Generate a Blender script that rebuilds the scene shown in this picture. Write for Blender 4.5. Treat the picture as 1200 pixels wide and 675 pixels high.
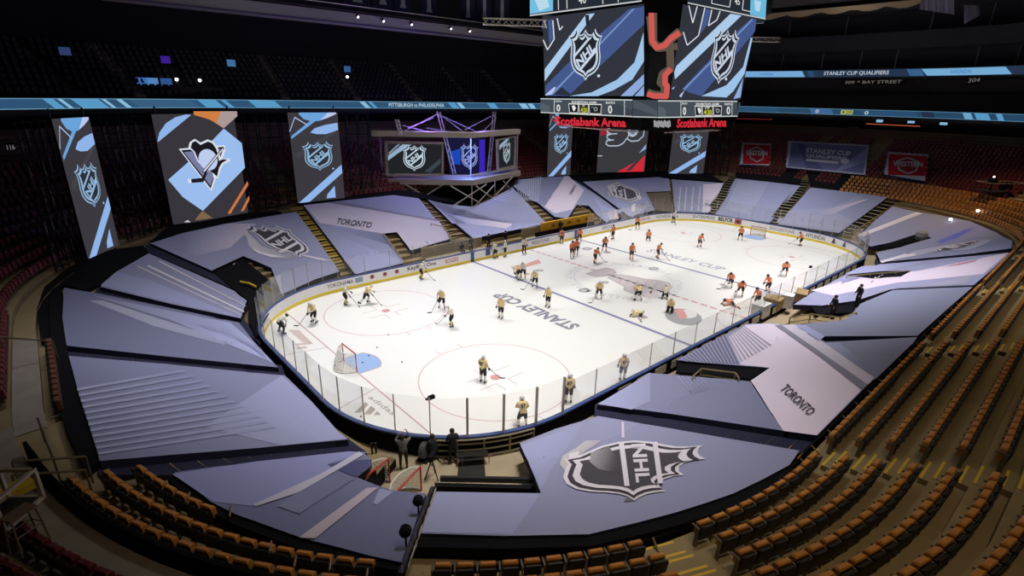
import bpy, bmesh, math, random
import numpy as np
from mathutils import Vector, Matrix
from mathutils.geometry import tessellate_polygon

for o in list(bpy.data.objects):
    bpy.data.objects.remove(o)
scene = bpy.context.scene
COL = scene.collection
random.seed(7)

# ------------------------------------------------------------------ camera
CAMP = np.array([-39.0687, -28.3556, 15.8837])
YAW, PITCH, ROLL, FPX = 0.844777, -0.346044, 0.0219974, 621.4676
def _rot(a, b, c):
    ca, sa, cb, sb, cc, sc = math.cos(a), math.sin(a), math.cos(b), math.sin(b), math.cos(c), math.sin(c)
    f = np.array([ca*cb, sa*cb, sb]); r0 = np.array([sa, -ca, 0.0]); u0 = np.cross(r0, f)
    return cc*r0 + sc*u0, -sc*r0 + cc*u0, f
CR, CU, CF = _rot(YAW, PITCH, ROLL)
cam = bpy.data.objects.new('camera', bpy.data.cameras.new('camera'))
COL.objects.link(cam)
cam.data.sensor_width = 36.0
cam.data.lens = 36.0*FPX/1200.0
cam.data.clip_end = 400
cam.matrix_world = Matrix(((CR[0], CU[0], -CF[0], CAMP[0]), (CR[1], CU[1], -CF[1], CAMP[1]),
                           (CR[2], CU[2], -CF[2], CAMP[2]), (0, 0, 0, 1)))
scene.camera = cam

# ------------------------------------------------------------------ world, lamps, exposure
world = bpy.data.worlds.new('hall_air'); scene.world = world
world.use_nodes = True
world.node_tree.nodes['Background'].inputs['Color'].default_value = (0.55, 0.6, 0.75, 1)
world.node_tree.nodes['Background'].inputs['Strength'].default_value = 0.045
scene.view_settings.view_transform = 'Standard'
scene.view_settings.look = 'None'
scene.view_settings.exposure = 0.0
scene.view_settings.gamma = 1.0
scene.view_settings.use_curve_mapping = False

def area(name, loc, target, sx, sy, power, color=(1, 1, 1), spread=180):
    l = bpy.data.lights.new(name, 'AREA'); l.shape = 'RECTANGLE'; l.size = sx; l.size_y = sy
    l.energy = power; l.color = color; l.spread = math.radians(spread)
    o = bpy.data.objects.new(name, l); COL.objects.link(o); o.location = loc
    d = Vector(target) - Vector(loc)
    o.rotation_euler = d.to_track_quat('-Z', 'Y').to_euler()
    return o
def spot(name, loc, target, power, color, ang, blend=.6, r=.3):
    l = bpy.data.lights.new(name, 'SPOT'); l.energy = power; l.color = color
    l.spot_size = math.radians(ang); l.spot_blend = blend; l.shadow_soft_size = r
    o = bpy.data.objects.new(name, l); COL.objects.link(o); o.location = loc
    o.rotation_euler = (Vector(target) - Vector(loc)).to_track_quat('-Z', 'Y').to_euler()
    return o
ICE_POWER = 735
for lx, tx, pw in ((-22, -23, 1.42), (-11, -10, .80), (0, 0, .66), (11, 10, .84), (22, 22, 1.34)):
    for ly in (-15, 15):
        area('rink_lamp', (lx, ly, 31), (tx, ly*(.36 if abs(lx) < 20 else .5), 0), 6, 1.6, ICE_POWER*pw, (1.0, .975, .95), 74)
# warm house lamps over the open seat blocks on the near side, cool fills added over the covers
area('house_lamp', (-2, -27, 30), (-4, -27, 6), 16, 1.5, 330, (1.0, .80, .50), 95)
area('house_lamp', (-30, -31, 31), (-29, -22, 5), 5, 1.5, 210, (1.0, .80, .52), 70)
area('house_lamp', (36, -20, 31), (38, -19, 5), 4, 1.5, 300, (1.0, .70, .40), 50)
area('cover_fill', (-30, 2, 31), (-33, 2, 2), 2, 20, 330, (.90, .91, 1.0), 50)
area('cover_fill', (2, 20, 31), (2, 20, 2), 30, 2, 900, (.92, .93, 1.0), 60)
area('cover_fill', (-20, -18, 31), (-21, -17, 2), 10, 2, 170, (.92, .93, 1.0), 55)
area('cover_fill', (8, -18, 31), (8, -18, 2), 18, 2, 980, (.95, .93, 1.0), 55)
area('cover_fill', (37, 3, 31), (37, 3, 2), 2, 16, 640, (.92, .93, 1.0), 60)
area('balcony_fill', (-2, 34, 34.5), (-4, 42, 20), 50, 1.2, 170, (.9, .9, 1.0), 120)  # faint fills added to lift the dark balcony and suites
area('balcony_fill', (46, 0, 34.5), (55, 0, 22), 1.2, 40, 170, (.95, .93, 1.0), 120)
spot('accent_lamp', (10, 14, 24), (31, 21.5, 4), 2200, (.20, .16, 1.0), 14)
spot('accent_lamp', (30, -6, 26), (31.5, -18.3, 4), 1800, (.20, .22, 1.0), 14)

# ------------------------------------------------------------------ helpers: colour and material
def lin(c):
    c = c/255.0
    return c/12.92 if c <= .04045 else ((c+.055)/1.055)**2.4
def C(r, g, b):
    return (lin(r), lin(g), lin(b), 1.0)
def M(name, col, rough=.55, metal=0.0, noise=0.0, scale=4.0, spec=.5, bump=0.0, emit=None, estr=1.0):
    m = bpy.data.materials.new(name); m.use_nodes = True
    nt = m.node_tree; p = nt.nodes['Principled BSDF']
    p.inputs['Base Color'].default_value = col
    p.inputs['Roughness'].default_value = rough
    p.inputs['Metallic'].default_value = metal
    p.inputs['Specular IOR Level'].default_value = spec
    if noise or bump:
        tc = nt.nodes.new('ShaderNodeTexCoord')
        nz = nt.nodes.new('ShaderNodeTexNoise'); nz.inputs['Scale'].default_value = scale
        nz.inputs['Detail'].default_value = 5
        nt.links.new(tc.outputs['Object'], nz.inputs['Vector'])
        if noise:
            mr = nt.nodes.new('ShaderNodeMapRange')
            mr.inputs['To Min'].default_value = 1-noise; mr.inputs['To Max'].default_value = 1+noise
            nt.links.new(nz.outputs['Fac'], mr.inputs['Value'])
            mx = nt.nodes.new('ShaderNodeVectorMath'); mx.operation = 'SCALE'
            mx.inputs[0].default_value = col[:3]
            nt.links.new(mr.outputs['Result'], mx.inputs['Scale'])
            nt.links.new(mx.outputs['Vector'], p.inputs['Base Color'])
        if bump:
            bp = nt.nodes.new('ShaderNodeBump'); bp.inputs['Strength'].default_value = bump
            nt.links.new(nz.outputs['Fac'], bp.inputs['Height'])
            nt.links.new(bp.outputs['Normal'], p.inputs['Normal'])
    if emit:
        p.inputs['Emission Color'].default_value = emit
        p.inputs['Emission Strength'].default_value = estr
    return m
def print_mat(name, rough, spec=.3):
    m = bpy.data.materials.new(name); m.use_nodes = True; nt = m.node_tree
    a = nt.nodes.new('ShaderNodeVertexColor'); a.layer_name = 'print'
    p = nt.nodes['Principled BSDF']; p.inputs['Roughness'].default_value = rough
    p.inputs['Specular IOR Level'].default_value = spec
    nt.links.new(a.outputs['Color'], p.inputs['Base Color'])
    return m
def led_mat(name, strength):
    m = bpy.data.materials.new(name); m.use_nodes = True; nt = m.node_tree
    nt.nodes.remove(nt.nodes['Principled BSDF'])
    a = nt.nodes.new('ShaderNodeVertexColor'); a.layer_name = 'print'
    e = nt.nodes.new('ShaderNodeEmission'); e.inputs['Strength'].default_value = strength
    nt.links.new(a.outputs['Color'], e.inputs['Color'])
    nt.links.new(e.outputs['Emission'], nt.nodes['Material Output'].inputs['Surface'])
    return m
def glass_mat(name, tint, haze):
    m = bpy.data.materials.new(name); m.use_nodes = True; nt = m.node_tree
    nt.nodes.remove(nt.nodes['Principled BSDF'])
    t = nt.nodes.new('ShaderNodeBsdfTransparent'); t.inputs['Color'].default_value = tint
    d = nt.nodes.new('ShaderNodeBsdfDiffuse'); d.inputs['Color'].default_value = (.85, .83, .80, 1)
    g = nt.nodes.new('ShaderNodeBsdfGlossy'); g.inputs['Roughness'].default_value = .05
    fr = nt.nodes.new('ShaderNodeFresnel'); fr.inputs['IOR'].default_value = 1.25
    m1 = nt.nodes.new('ShaderNodeMixShader'); m1.inputs['Fac'].default_value = haze
    m2 = nt.nodes.new('ShaderNodeMixShader')
    nt.links.new(t.outputs['BSDF'], m1.inputs[1]); nt.links.new(d.outputs['BSDF'], m1.inputs[2])
    mu = nt.nodes.new('ShaderNodeMath'); mu.operation = 'MULTIPLY'; mu.inputs[1].default_value = .22
    nt.links.new(fr.outputs['Fac'], mu.inputs[0]); nt.links.new(mu.outputs['Value'], m2.inputs['Fac'])
    nt.links.new(m1.outputs['Shader'], m2.inputs[1]); nt.links.new(g.outputs['BSDF'], m2.inputs[2])
    nt.links.new(m2.outputs['Shader'], nt.nodes['Material Output'].inputs['Surface'])
    return m

FABRIC = print_mat('printed_fabric', .75, .2)
ICEPAINT = print_mat('painted_ice', .35, .3)
ADBOARD = print_mat('printed_board', .45, .4)
LED = led_mat('led_screen', .92)
LEDB = led_mat('led_ribbon', .8)
CONC = M('concrete_tan', C(150, 132, 98), .85, noise=.22, scale=1.2, spec=.2, bump=.1)
CONCG = M('concrete_grey', C(150, 140, 128), .85, noise=.25, scale=1.6, spec=.2)
FLOORM = M('event_floor', C(176, 158, 128), .7, noise=.15, scale=.8)
BLACK = M('black_matte', C(22, 22, 24), .8, spec=.15)
BLACKC = M('black_cloth', C(26, 26, 29), .95, noise=.2, scale=3, spec=.05)
SKIRT = M('navy_cloth', C(50, 51, 72), .85, noise=.12, scale=2, spec=.1)
DARKWALL = M('dark_wall', C(34, 33, 36), .9, noise=.2, scale=.5, spec=.1)
STEEL = M('steel', C(150, 148, 142), .35, .8)
ALU = M('aluminium', C(190, 180, 165), .45, .3)
DKSTEEL = M('dark_steel', C(48, 47, 46), .5, .5)
YELLOW = M('yellow_paint', C(225, 186, 48), .6, noise=.15, scale=9)
WHITEP = M('white_paint', C(228, 228, 226), .5)
REDP = M('red_paint', C(196, 48, 36), .45)
BLUEP = M('blue_cap', C(74, 92, 150), .45)
NETM = M('white_net', C(225, 220, 208), .9)
GOLDV = M('amber_vinyl', C(206, 138, 64), .42, noise=.12, scale=6)
GOLDV2 = M('amber_vinyl_shaded', C(112, 66, 38), .5, noise=.12, scale=6)  # amber vinyl with the near end's dimness put into its colour
SHELL = M('seat_shell', C(34, 31, 30), .55)
MAROON = M('maroon_vinyl', C(112, 40, 38), .55, noise=.15, scale=6)
MAROON2 = M('maroon_shell', C(52, 26, 26), .6)
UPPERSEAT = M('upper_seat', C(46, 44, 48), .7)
ARMM = M('arm_metal', C(120, 112, 100), .4, .5)
WOOD = M('plywood', C(170, 142, 96), .7, noise=.2, scale=5)
GLASS = glass_mat('rink_glass', (.985, .985, .975, 1), .035)
LAMPW = M('lamp_white', C(255, 255, 255), emit=(1, 1, 1, 1), estr=3)
REDLED = M('red_letters', C(60, 8, 14), emit=C(214, 44, 58), estr=.95)

# ------------------------------------------------------------------ helpers: geometry
class G:
    """collects one mesh"""
    def __init__(s):
        s.v = []; s.f = []; s.m = []; s.c = []
    def add(s, pts, faces, mi=0, col=(1, 1, 1, 1)):
        b = len(s.v); s.v += [tuple(map(float, p)) for p in pts]
        s.f += [tuple(b+i for i in f) for f in faces]; s.m += [mi]*len(faces)
        if isinstance(col, list): s.c += col
        else: s.c += [col]*len(pts)
    def hexa(s, p, mi=0, col=(1, 1, 1, 1)):
        s.add(p, [(0, 3, 2, 1), (4, 5, 6, 7), (0, 1, 5, 4), (1, 2, 6, 5), (2, 3, 7, 6), (3, 0, 4, 7)], mi, col)
    def box(s, c, size, mi=0, rz=0.0, mat=None, taper=1.0):
        hx, hy, hz = size[0]/2, size[1]/2, size[2]/2
        P = []
        for sz in (-1, 1):
            k = taper if sz > 0 else 1
            for sx, sy in ((-1, -1), (1, -1), (1, 1), (-1, 1)):
                v = Vector((sx*hx*k, sy*hy*k, sz*hz))
                if mat is not None: v = mat @ v
                elif rz: v = Matrix.Rotation(rz, 3, 'Z') @ v
                P.append(tuple(v + Vector(c)))
        s.hexa(P, mi)
    def tube(s, pts, r, mi=0, n=6, r2=None, caps=True):
        pts = [Vector(p) for p in pts]; rings = []
        k = len(pts)
        for i, p in enumerate(pts):
            d = (pts[min(i+1, k-1)] - pts[max(i-1, 0)])
            if d.length < 1e-9: d = Vector((0, 0, 1))
            d.normalize()
            a = d.cross(Vector((0, 0, 1)))
            if a.length < 1e-3: a = d.cross(Vector((1, 0, 0)))
            a.normalize(); b = d.cross(a)
            rr = r if r2 is None else r + (r2-r)*i/(k-1)
            rings.append([tuple(p + a*rr*math.cos(2*math.pi*j/n) + b*rr*math.sin(2*math.pi*j/n)) for j in range(n)])
        P = [q for rg in rings for q in rg]; F = []
        for i in range(k-1):
            for j in range(n):
                F.append((i*n+j, i*n+(j+1) % n, (i+1)*n+(j+1) % n, (i+1)*n+j))
        if caps:
            F.append(tuple(range(n))[::-1]); F.append(tuple((k-1)*n+j for j in range(n)))
        s.add(P, F, mi)
    def lathe(s, prof, c=(0, 0, 0), mi=0, n=14, mat=None):
        P = []; F = []
        for r, z in prof:
            for j in range(n):
                v = Vector((r*math.cos(2*math.pi*j/n), r*math.sin(2*math.pi*j/n), z))
                if mat is not None: v = mat @ v
                P.append(tuple(v+Vector(c)))
        for i in range(len(prof)-1):
            for j in range(n):
                F.append((i*n+j, i*n+(j+1) % n, (i+1)*n+(j+1) % n, (i+1)*n+j))
        F.append(tuple(range(n))[::-1]); F.append(tuple((len(prof)-1)*n+j for j in range(n)))
        s.add(P, F, mi)
    def mesh(s, name, mats, smooth=False):
        me = bpy.data.meshes.new(name); me.from_pydata(s.v, [], s.f)
        for m in mats: me.materials.append(m)
        me.polygons.foreach_set('material_index', s.m)
        if smooth: me.polygons.foreach_set('use_smooth', [True]*len(s.f))
        if any(c != (1, 1, 1, 1) for c in s.c):
            a = me.color_attributes.new('print', 'FLOAT_COLOR', 'POINT')
            a.data.foreach_set('color', [x for c in s.c for x in c])
        me.update()
        return me
    def build(s, name, mats, parent=None, smooth=False):
        if not isinstance(mats, (list, tuple)): mats = [mats]
        return link(name, s.mesh(name, mats, smooth), parent)
def link(name, data, parent=None):
    o = bpy.data.objects.new(name, data); COL.objects.link(o)
    if parent is not None:
        o.parent = parent
        o.matrix_parent_inverse = parent.matrix_world.inverted() if False else Matrix.Identity(4)
    return o
def tag(o, label=None, cat=None, group=None, kind=None):
    if label: o['label'] = label
    if cat: o['category'] = cat
    if group: o['group'] = group
    if kind: o['kind'] = kind
    return o
def thing(name, label, cat, loc=(0, 0, 0), rz=0, group=None):
    o = bpy.data.objects.new(name, None); COL.objects.link(o)
    o.empty_display_size = .2
    o.location = loc; o.rotation_euler = (0, 0, rz)
    return tag(o, label, cat, group)
def dup(root, loc, rz, label=None, group=None):
    r = root.copy(); COL.objects.link(r); r.location = loc; r.rotation_euler = (0, 0, rz)
    if label: r['label'] = label
    if group: r['group'] = group
    for ch in list(root.children):
        c = ch.copy(); COL.objects.link(c); c.parent = r
        for g in ch.children:
            d = g.copy(); COL.objects.link(d); d.parent = c
    return r
ONES = ['zeroth', 'first', 'second', 'third', 'fourth', 'fifth', 'sixth', 'seventh', 'eighth', 'ninth', 'tenth', 'eleventh',
        'twelfth', 'thirteenth', 'fourteenth', 'fifteenth', 'sixteenth', 'seventeenth', 'eighteenth', 'nineteenth']
TENS = {2: 'twent', 3: 'thirt', 4: 'fort', 5: 'fift', 6: 'sixt', 7: 'sevent', 8: 'eight', 9: 'ninet'}
def nth(n):
    if n < 20: return ONES[n]
    if n > 99: return 'hundred-and-' + nth(n-100)
    return TENS[n//10] + ('ieth' if n % 10 == 0 else 'y-' + ONES[n % 10])

# rounded rectangles: the rink outline and the bowl outline, both with an outward offset b
class Ring:
    def __init__(s, cx, cy, hx, hy, R, warp=0.0):
        s.warp = warp
        s.cx, s.cy, s.ax, s.ay, s.R, s.hx, s.hy = cx, cy, hx-R, hy-R, R, hx, hy
    def pt(s, t, b=0.0):
        """t in 0..8: straight -y, corner, straight +x, corner, straight +y, corner, straight -x, corner"""
        t = t % 8; k = int(t); f = t-k
        if s.warp and k == 7 and f > .15: b += s.warp*math.sin(math.pi*(f-.15)/.85)
        r = s.R+b
        ax, ay = s.ax, s.ay
        if k == 0: p, n = (-ax+2*ax*f, -ay-r), (0, -1)
        elif k == 2: p, n = (ax+r, -ay+2*ay*f), (1, 0)
        elif k == 4: p, n = (ax-2*ax*f, ay+r), (0, 1)
        elif k == 6: p, n = (-ax-r, ay-2*ay*f), (-1, 0)
        else:
            c = {1: (ax, -ay), 3: (ax, ay), 5: (-ax, ay), 7: (-ax, -ay)}[k]
            a = {1: -90, 3: 0, 5: 90, 7: 180}[k] + 90*f
            n = (math.cos(math.radians(a)), math.sin(math.radians(a)))
            p = (c[0]+n[0]*r, c[1]+n[1]*r)
        return (p[0]+s.cx, p[1]+s.cy), n
    def t_of_x(s, x, side=0):
        return (x-s.cx+s.ax)/(2*s.ax) if side == 0 else 4+(s.ax-(x-s.cx))/(2*s.ax)
    def bd(s, x, y):
        qx = np.abs(x-s.cx)-s.ax; qy = np.abs(y-s.cy)-s.ay
        return np.hypot(np.maximum(qx, 0), np.maximum(qy, 0)) + np.minimum(np.maximum(qx, qy), 0) - s.R
    def t_of(s, x, y):
        dx, dy = x-s.cx, y-s.cy
        if abs(dx) <= s.ax and dy < 0: return (dx+s.ax)/(2*s.ax)
        if abs(dx) <= s.ax: return 4+(s.ax-dx)/(2*s.ax)
        if abs(dy) <= s.ay and dx > 0: return 2+(dy+s.ay)/(2*s.ay)
        if abs(dy) <= s.ay: return 6+(s.ay-dy)/(2*s.ay)
        a = math.degrees(math.atan2(dy-math.copysign(s.ay, dy), dx-math.copysign(s.ax, dx)))
        if dx > 0 and dy < 0: return 1+(a+90)/90
        if dx > 0: return 3+a/90
        if dy > 0: return 5+(a-90)/90
        return 7+((a % 360)-180)/90
RINK = Ring(0, 0, 30.48, 12.955, 8.53)
BOWL = Ring(1.1, .475, 30.3, 13.425, 8.53, .55)
def tsamples(t0=0.0, t1=8.0, nc=14, ns=8):
    out = []; t = t0
    while t < t1-1e-6:
        out.append(t)
        k = int(t+1e-6); n = ns if k % 2 == 0 else nc
        nx = k+(math.floor((t-k)*n+1e-6)+1)/n
        t = min(nx, t1)
    out.append(t1)
    return out
def sweep(g, ring, prof, ts, mis=None, cols=None, closed=False):
    """sweep an open profile [(b,z)...] along ring; mis = material index of every profile segment"""
    k = len(prof); P = []; cc = []
    for t in ts:
        for j, (b, z) in enumerate(prof):
            (x, y), n = ring.pt(t, b); P.append((x, y, z))
            cc.append(cols[j] if cols else (1, 1, 1, 1))
    segs = list(range(k-1)) + ([k-1] if closed else [])
    for j in segs:
        F = []
        for i in range(len(ts)-1):
            a, b = i*k+j, i*k+(j+1) % k; c, d = (i+1)*k+(j+1) % k, (i+1)*k+j
            F.append((a, d, c, b))
        base = len(g.v)
        g.f += [tuple(base+q for q in f) for f in F]; g.m += [mis[j] if mis else 0]*len(F)
    g.v += P; g.c += cc
    # caps are left to the caller

# ------------------------------------------------------------------ sight lines of the photograph -> points in the hall
def rays(px):
    px = np.asarray(px, float).reshape(-1, 2)
    return CF + np.outer((px[:, 0]-600)/FPX, CR) - np.outer((px[:, 1]-337.5)/FPX, CU)
def zsurf(b):
    return np.maximum(.434*b-.03, .9+.16*b)
def on_bowl(px, off=0.0):
    D = rays(px); n = len(D); out = np.zeros((n, 3))
    T = np.arange(4, 150, .25)
    def h(t, D):
        X = CAMP[None, :] + t[:, None]*D
        return X[:, 2] - zsurf(BOWL.bd(X[:, 0], X[:, 1])) - off
    for i0 in range(0, n, 400):
        d = D[i0:i0+400]; k = len(d)
        X = CAMP + T[None, :, None]*d[:, None, :]
        H = X[..., 2] - zsurf(BOWL.bd(X[..., 0], X[..., 1])) - off
        j = np.argmax(H < 0, axis=1); j = np.where(j == 0, len(T)-1, j)
        a = T[j-1].copy(); b = T[j].copy()
        for _ in range(30):
            m = (a+b)/2; neg = h(m, d) < 0
            b = np.where(neg, m, b); a = np.where(neg, a, m)
        out[i0:i0+k] = CAMP + ((a+b)/2)[:, None]*d
    return out
def on_plane(P0, n):
    P0 = np.asarray(P0, float); n = np.asarray(n, float)/np.linalg.norm(n)
    if n @ (CAMP-P0) < 0: n = -n
    def f(px, off=0.0):
        D = rays(px); t = ((P0+n*off-CAMP) @ n)/(D @ n)
        return CAMP + t[:, None]*D
    f.n = n; f.P0 = P0
    return f
def at_z(px, z=0.0):
    return on_plane((0, 0, z), (0, 0, 1))([px])[0]
def frame(o, u, v):
    """flat sheet with its own axes"""
    o, u, v = (np.asarray(q, float) for q in (o, u, v))
    n = np.cross(u, v); n /= np.linalg.norm(n)
    def f(p, off=0.0):
        p = np.asarray(p, float).reshape(-1, 2)
        return o + p[:, :1]*u + p[:, 1:]*v + n*off
    return f
def Z(x0, y0, s, *pts):
    return [(x0+a/s, y0+b/s) for a, b in pts]

def tess(poly):
    tr = tessellate_polygon([[Vector((p[0], p[1], 0)) for p in poly]])
    return [tuple(t) for t in tr]
def refine(pts, tris, L):
    pts = [tuple(p) for p in pts]; tris = list(tris); mid = {}; out = []
    while tris:
        a, b, c = tris.pop()
        e = [(math.dist(pts[i], pts[j]), i, j, k) for i, j, k in ((a, b, c), (b, c, a), (c, a, b))]
        l, i, j, k = max(e)
        if l <= L: out.append((a, b, c)); continue
        key = (min(i, j), max(i, j))
        if key not in mid:
            pts.append(((pts[i][0]+pts[j][0])/2, (pts[i][1]+pts[j][1])/2)); mid[key] = len(pts)-1
        m = mid[key]
        tris += [(i, m, k), (m, j, k)]
    return pts, out
STEP = .016
def decal(g, poly, col, fm, layer=1, col2=None, d=None, L=None, step=STEP, mi=0):
    """a printed shape on surface fm; col -> col2 along direction d = (start, end)"""
    poly = [tuple(p) for p in poly]
    pts, tr = poly, tess(poly)
    if L: pts, tr = refine(pts, tr, L)
    X = fm(pts, layer*step)
    n = np.cross(X[tr[0][1]]-X[tr[0][0]], X[tr[0][2]]-X[tr[0][0]])
    if n @ (CAMP-X[tr[0][0]]) < 0: tr = [t[::-1] for t in tr]
    if col2 is None: cc = col
    else:
        a = np.asarray(d[0], float); u = np.asarray(d[1], float)-a; L2 = u @ u
        cc = []
        for p in pts:
            k = min(1, max(0, float((np.asarray(p)-a) @ u/L2)))
            cc.append(tuple(col[i]*(1-k)+col2[i]*k for i in range(4)))
    g.add(X, tr, mi, cc)
_T = {}
def text_mesh(s, bold=.012):
    if (s, bold) in _T: return _T[(s, bold)]
    cu = bpy.data.curves.new('lettering', 'FONT'); cu.body = s; cu.size = 1; cu.offset = bold
    cu.resolution_u = 2
    o = bpy.data.objects.new('lettering', cu); COL.objects.link(o)
    dg = bpy.context.evaluated_depsgraph_get()
    me = o.evaluated_get(dg).to_mesh()
    P = np.array([v.co[:2] for v in me.vertices]) if len(me.vertices) else np.zeros((0, 2))
    me.calc_loop_triangles()
    F = [tuple(t.vertices) for t in me.loop_triangles]
    o.evaluated_get(dg).to_mesh_clear()
    bpy.data.objects.remove(o); bpy.data.curves.remove(cu)
    if len(P):
        P = P-P.min(0); w = P.max(0); P = P/w
    else: w = np.ones(2)
    _T[(s, bold)] = (P, F, w)
    return _T[(s, bold)]
def letters(g, s, o, u, v, col, fm, layer=2, step=STEP, bold=.012, mi=0):
    """text filling the parallelogram at o spanned by u (along) and v (up)"""
    P, F, w = text_mesh(s, bold)
    o, u, v = (np.asarray(q, float) for q in (o, u, v))
    pts = o + P[:, :1]*u + P[:, 1:]*v
    X = fm(pts, layer*step)
    if len(F):
        n = np.cross(X[F[0][1]]-X[F[0][0]], X[F[0][2]]-X[F[0][0]])
        if n @ (CAMP-X[F[0][0]]) < 0: F = [t[::-1] for t in F]
    g.add(X, F, mi, col)
def ell(c, a, b, n=28, r0=0, r1=360, rot=0):
    out = []
    for i in range(n+1 if r1-r0 < 359 else n):
        t = math.radians(r0+(r1-r0)*i/n); x, y = a*math.cos(t), b*math.sin(t)
        k = math.radians(rot)
        out.append((c[0]+x*math.cos(k)-y*math.sin(k), c[1]+x*math.sin(k)+y*math.cos(k)))
    return out
def arcband(c, r, w, a0=0, a1=360, n=48):
    P = []; F = []
    for i in range(n+1):
        t = math.radians(a0+(a1-a0)*i/n)
        for q in (r-w/2, r+w/2): P.append((c[0]+q*math.cos(t), c[1]+q*math.sin(t)))
    for i in range(n): F.append((2*i, 2*i+1, 2*i+3, 2*i+2))
    return P, F
def stroke(p, w, closed=False):
    """polyline -> list of quads"""
    out = []; q = list(p)+([p[0]] if closed else [])
    for a, b in zip(q, q[1:]):
        dx, dy = b[0]-a[0], b[1]-a[1]; l = math.hypot(dx, dy) or 1; nx, ny = -dy/l*w/2, dx/l*w/2
        out.append([(a[0]+nx, a[1]+ny), (b[0]+nx, b[1]+ny), (b[0]-nx, b[1]-ny), (a[0]-nx, a[1]-ny)])
    return out
def lines(g, p, w, col, fm, layer=2, closed=False, step=STEP, L=None):
    for q in stroke(p, w, closed): decal(g, q, col, fm, layer, step=step, L=L)

# the league shield: crown of three points, waist and pointed foot
_half = [(0, .58), (.05, .50), (.12, .455), (.20, .46), (.27, .52), (.31, .60), (.345, .52), (.40, .46), (.47, .43), (.53, .43),
         (.475, .33), (.45, .22), (.455, .10), (.475, -.05), (.46, -.20), (.40, -.33), (.30, -.43), (.17, -.49), (.07, -.53), (0, -.62)]
SHIELD = _half + [(-x, y) for x, y in _half[-2:0:-1]]
def shield(g, c, u, v, fm, layer, white, black, mid=None, L=None, step=STEP, text_col=None, ts=(0, 0), tq=None):
    """c centre, u = x axis, v = y axis of the shield in the sheet's coordinates"""
    c, u, v = (np.asarray(q, float) for q in (c, u, v))
    def A(P, k=1.0, kx=None, dy=0): return [tuple(c+u*(x*(kx or k))+v*(y*k+dy)) for x, y in P]
    decal(g, A(SHIELD, 1.0), white, fm, layer, L=L, step=step)
    decal(g, A(SHIELD, .93, .93), black, fm, layer+1, L=L, step=step)
    decal(g, A(SHIELD, .85, .84), white, fm, layer+2, L=L, step=step)
    decal(g, A(SHIELD, .74, .71), mid or black, fm, layer+3, L=L, step=step)
    if tq is not None:      # the lettered band given outright: centre, along, up
        tc, ta, tu = (np.array(q, float) for q in tq)
        for k in (-.98, .98):
            e = 1.0 if k > 0 else 1.05
            decal(g, [tuple(tc+ta*a*e+tu*(k+b)) for a, b in ((-.53, -.15), (.55, -.15), (.55, .15), (-.53, .15))], white, fm, layer+4, step=step)
        letters(g, 'NHL', tc-ta*.5-tu*.42, ta, tu*.84, text_col or white, fm, layer+5, step=step, bold=.03)
        return
    sh = lambda P: [(x+ts[0], y+ts[1]) for x, y in P]
    decal(g, A(sh([(-.345, -.075), (.16, .365), (.07, .365), (-.335, .015)])), white, fm, layer+4, step=step)
    decal(g, A(sh([(-.225, -.365), (-.15, -.385), (.345, .05), (.335, .145)])), white, fm, layer+4, step=step)
    t = math.radians(40); cu, sv = math.cos(t), math.sin(t)
    du = np.array((cu, sv))*.68; dv = np.array((-sv*.75, cu))*.235
    o = np.array((.0+ts[0], -.01+ts[1]))-(du+dv)/2
    P, F, w = text_mesh('NHL', .03)
    pts = [o+p[0]*du+p[1]*dv for p in P]
    W = np.array([c+u*p[0]+v*p[1] for p in pts])
    X = fm(W, (layer+5)*step)
    n = np.cross(X[F[0][1]]-X[F[0][0]], X[F[0][2]]-X[F[0][0]])
    if n @ (CAMP-X[F[0][0]]) < 0: F = [q[::-1] for q in F]
    g.add(X, F, 0, text_col or white)
# ================================================================== the hall: floor, terraces, walls, decks
ROWB = lambda i: 11.15+.823*i          # offset of seat row i (row 0 = first open row on the near side)
ROWZ = lambda i: 4.36+.3575*i          # its tread height
g = G(); g.add([(-75, -60, -.02), (75, -60, -.02), (75, 60, -.02), (-75, 60, -.02)], [(0, 1, 2, 3)])
tag(g.build('floor', FLOORM), kind='structure')

def gap(t):       # the ice-machine gate in the near corner: no terraces low down
    return 7.36 < t < 7.86
ts = tsamples(0, 8, 16, 10)
g = G()
def terrace(i0, i1, t0, t1, drop=False):
    prof = [(ROWB(i0)-.35, 0.0)]
    for i in range(i0, i1+1):
        prof += [(ROWB(i)-.35, ROWZ(i)), (ROWB(i)+.473, ROWZ(i))]
    sweep(g, BOWL, prof, tsamples(t0, t1, 16, 10))
terrace(-11, 22, -.14, 7.36)
terrace(-4, 22, 7.36, 7.86)
tag(g.build('floor_terraces', CONC), kind='structure')
# side walls of the gate
g = G()
for t in (7.36, 7.86):
    P = []
    for i in range(-11, -3):
        for b in (ROWB(i)-.35, ROWB(i)+.473):
            (x, y), n = BOWL.pt(t, b); P.append((x, y, ROWZ(i)))
    (x, y), n = BOWL.pt(t, ROWB(-4)+.473); P.append((x, y, 0)); (x, y), n = BOWL.pt(t, ROWB(-11)-.35); P.append((x, y, 0))
    g.add(P, [tuple(range(len(P)))])
tag(g.build('wall_gate', DARKWALL), kind='structure')

g = G()
sweep(g, BOWL, [(30.0, 12.0), (30.0, 38.0)], ts)
tag(g.build('wall_concourse', DARKWALL), kind='structure')
g = G(); g.add([(-75, -60, 36), (75, -60, 36), (75, 60, 36), (-75, 60, 36)], [(0, 1, 2, 3)])
tag(g.build('ceiling', M('roof_deck', C(40, 40, 44), .9, noise=.2, scale=.3)), kind='structure')

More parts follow.
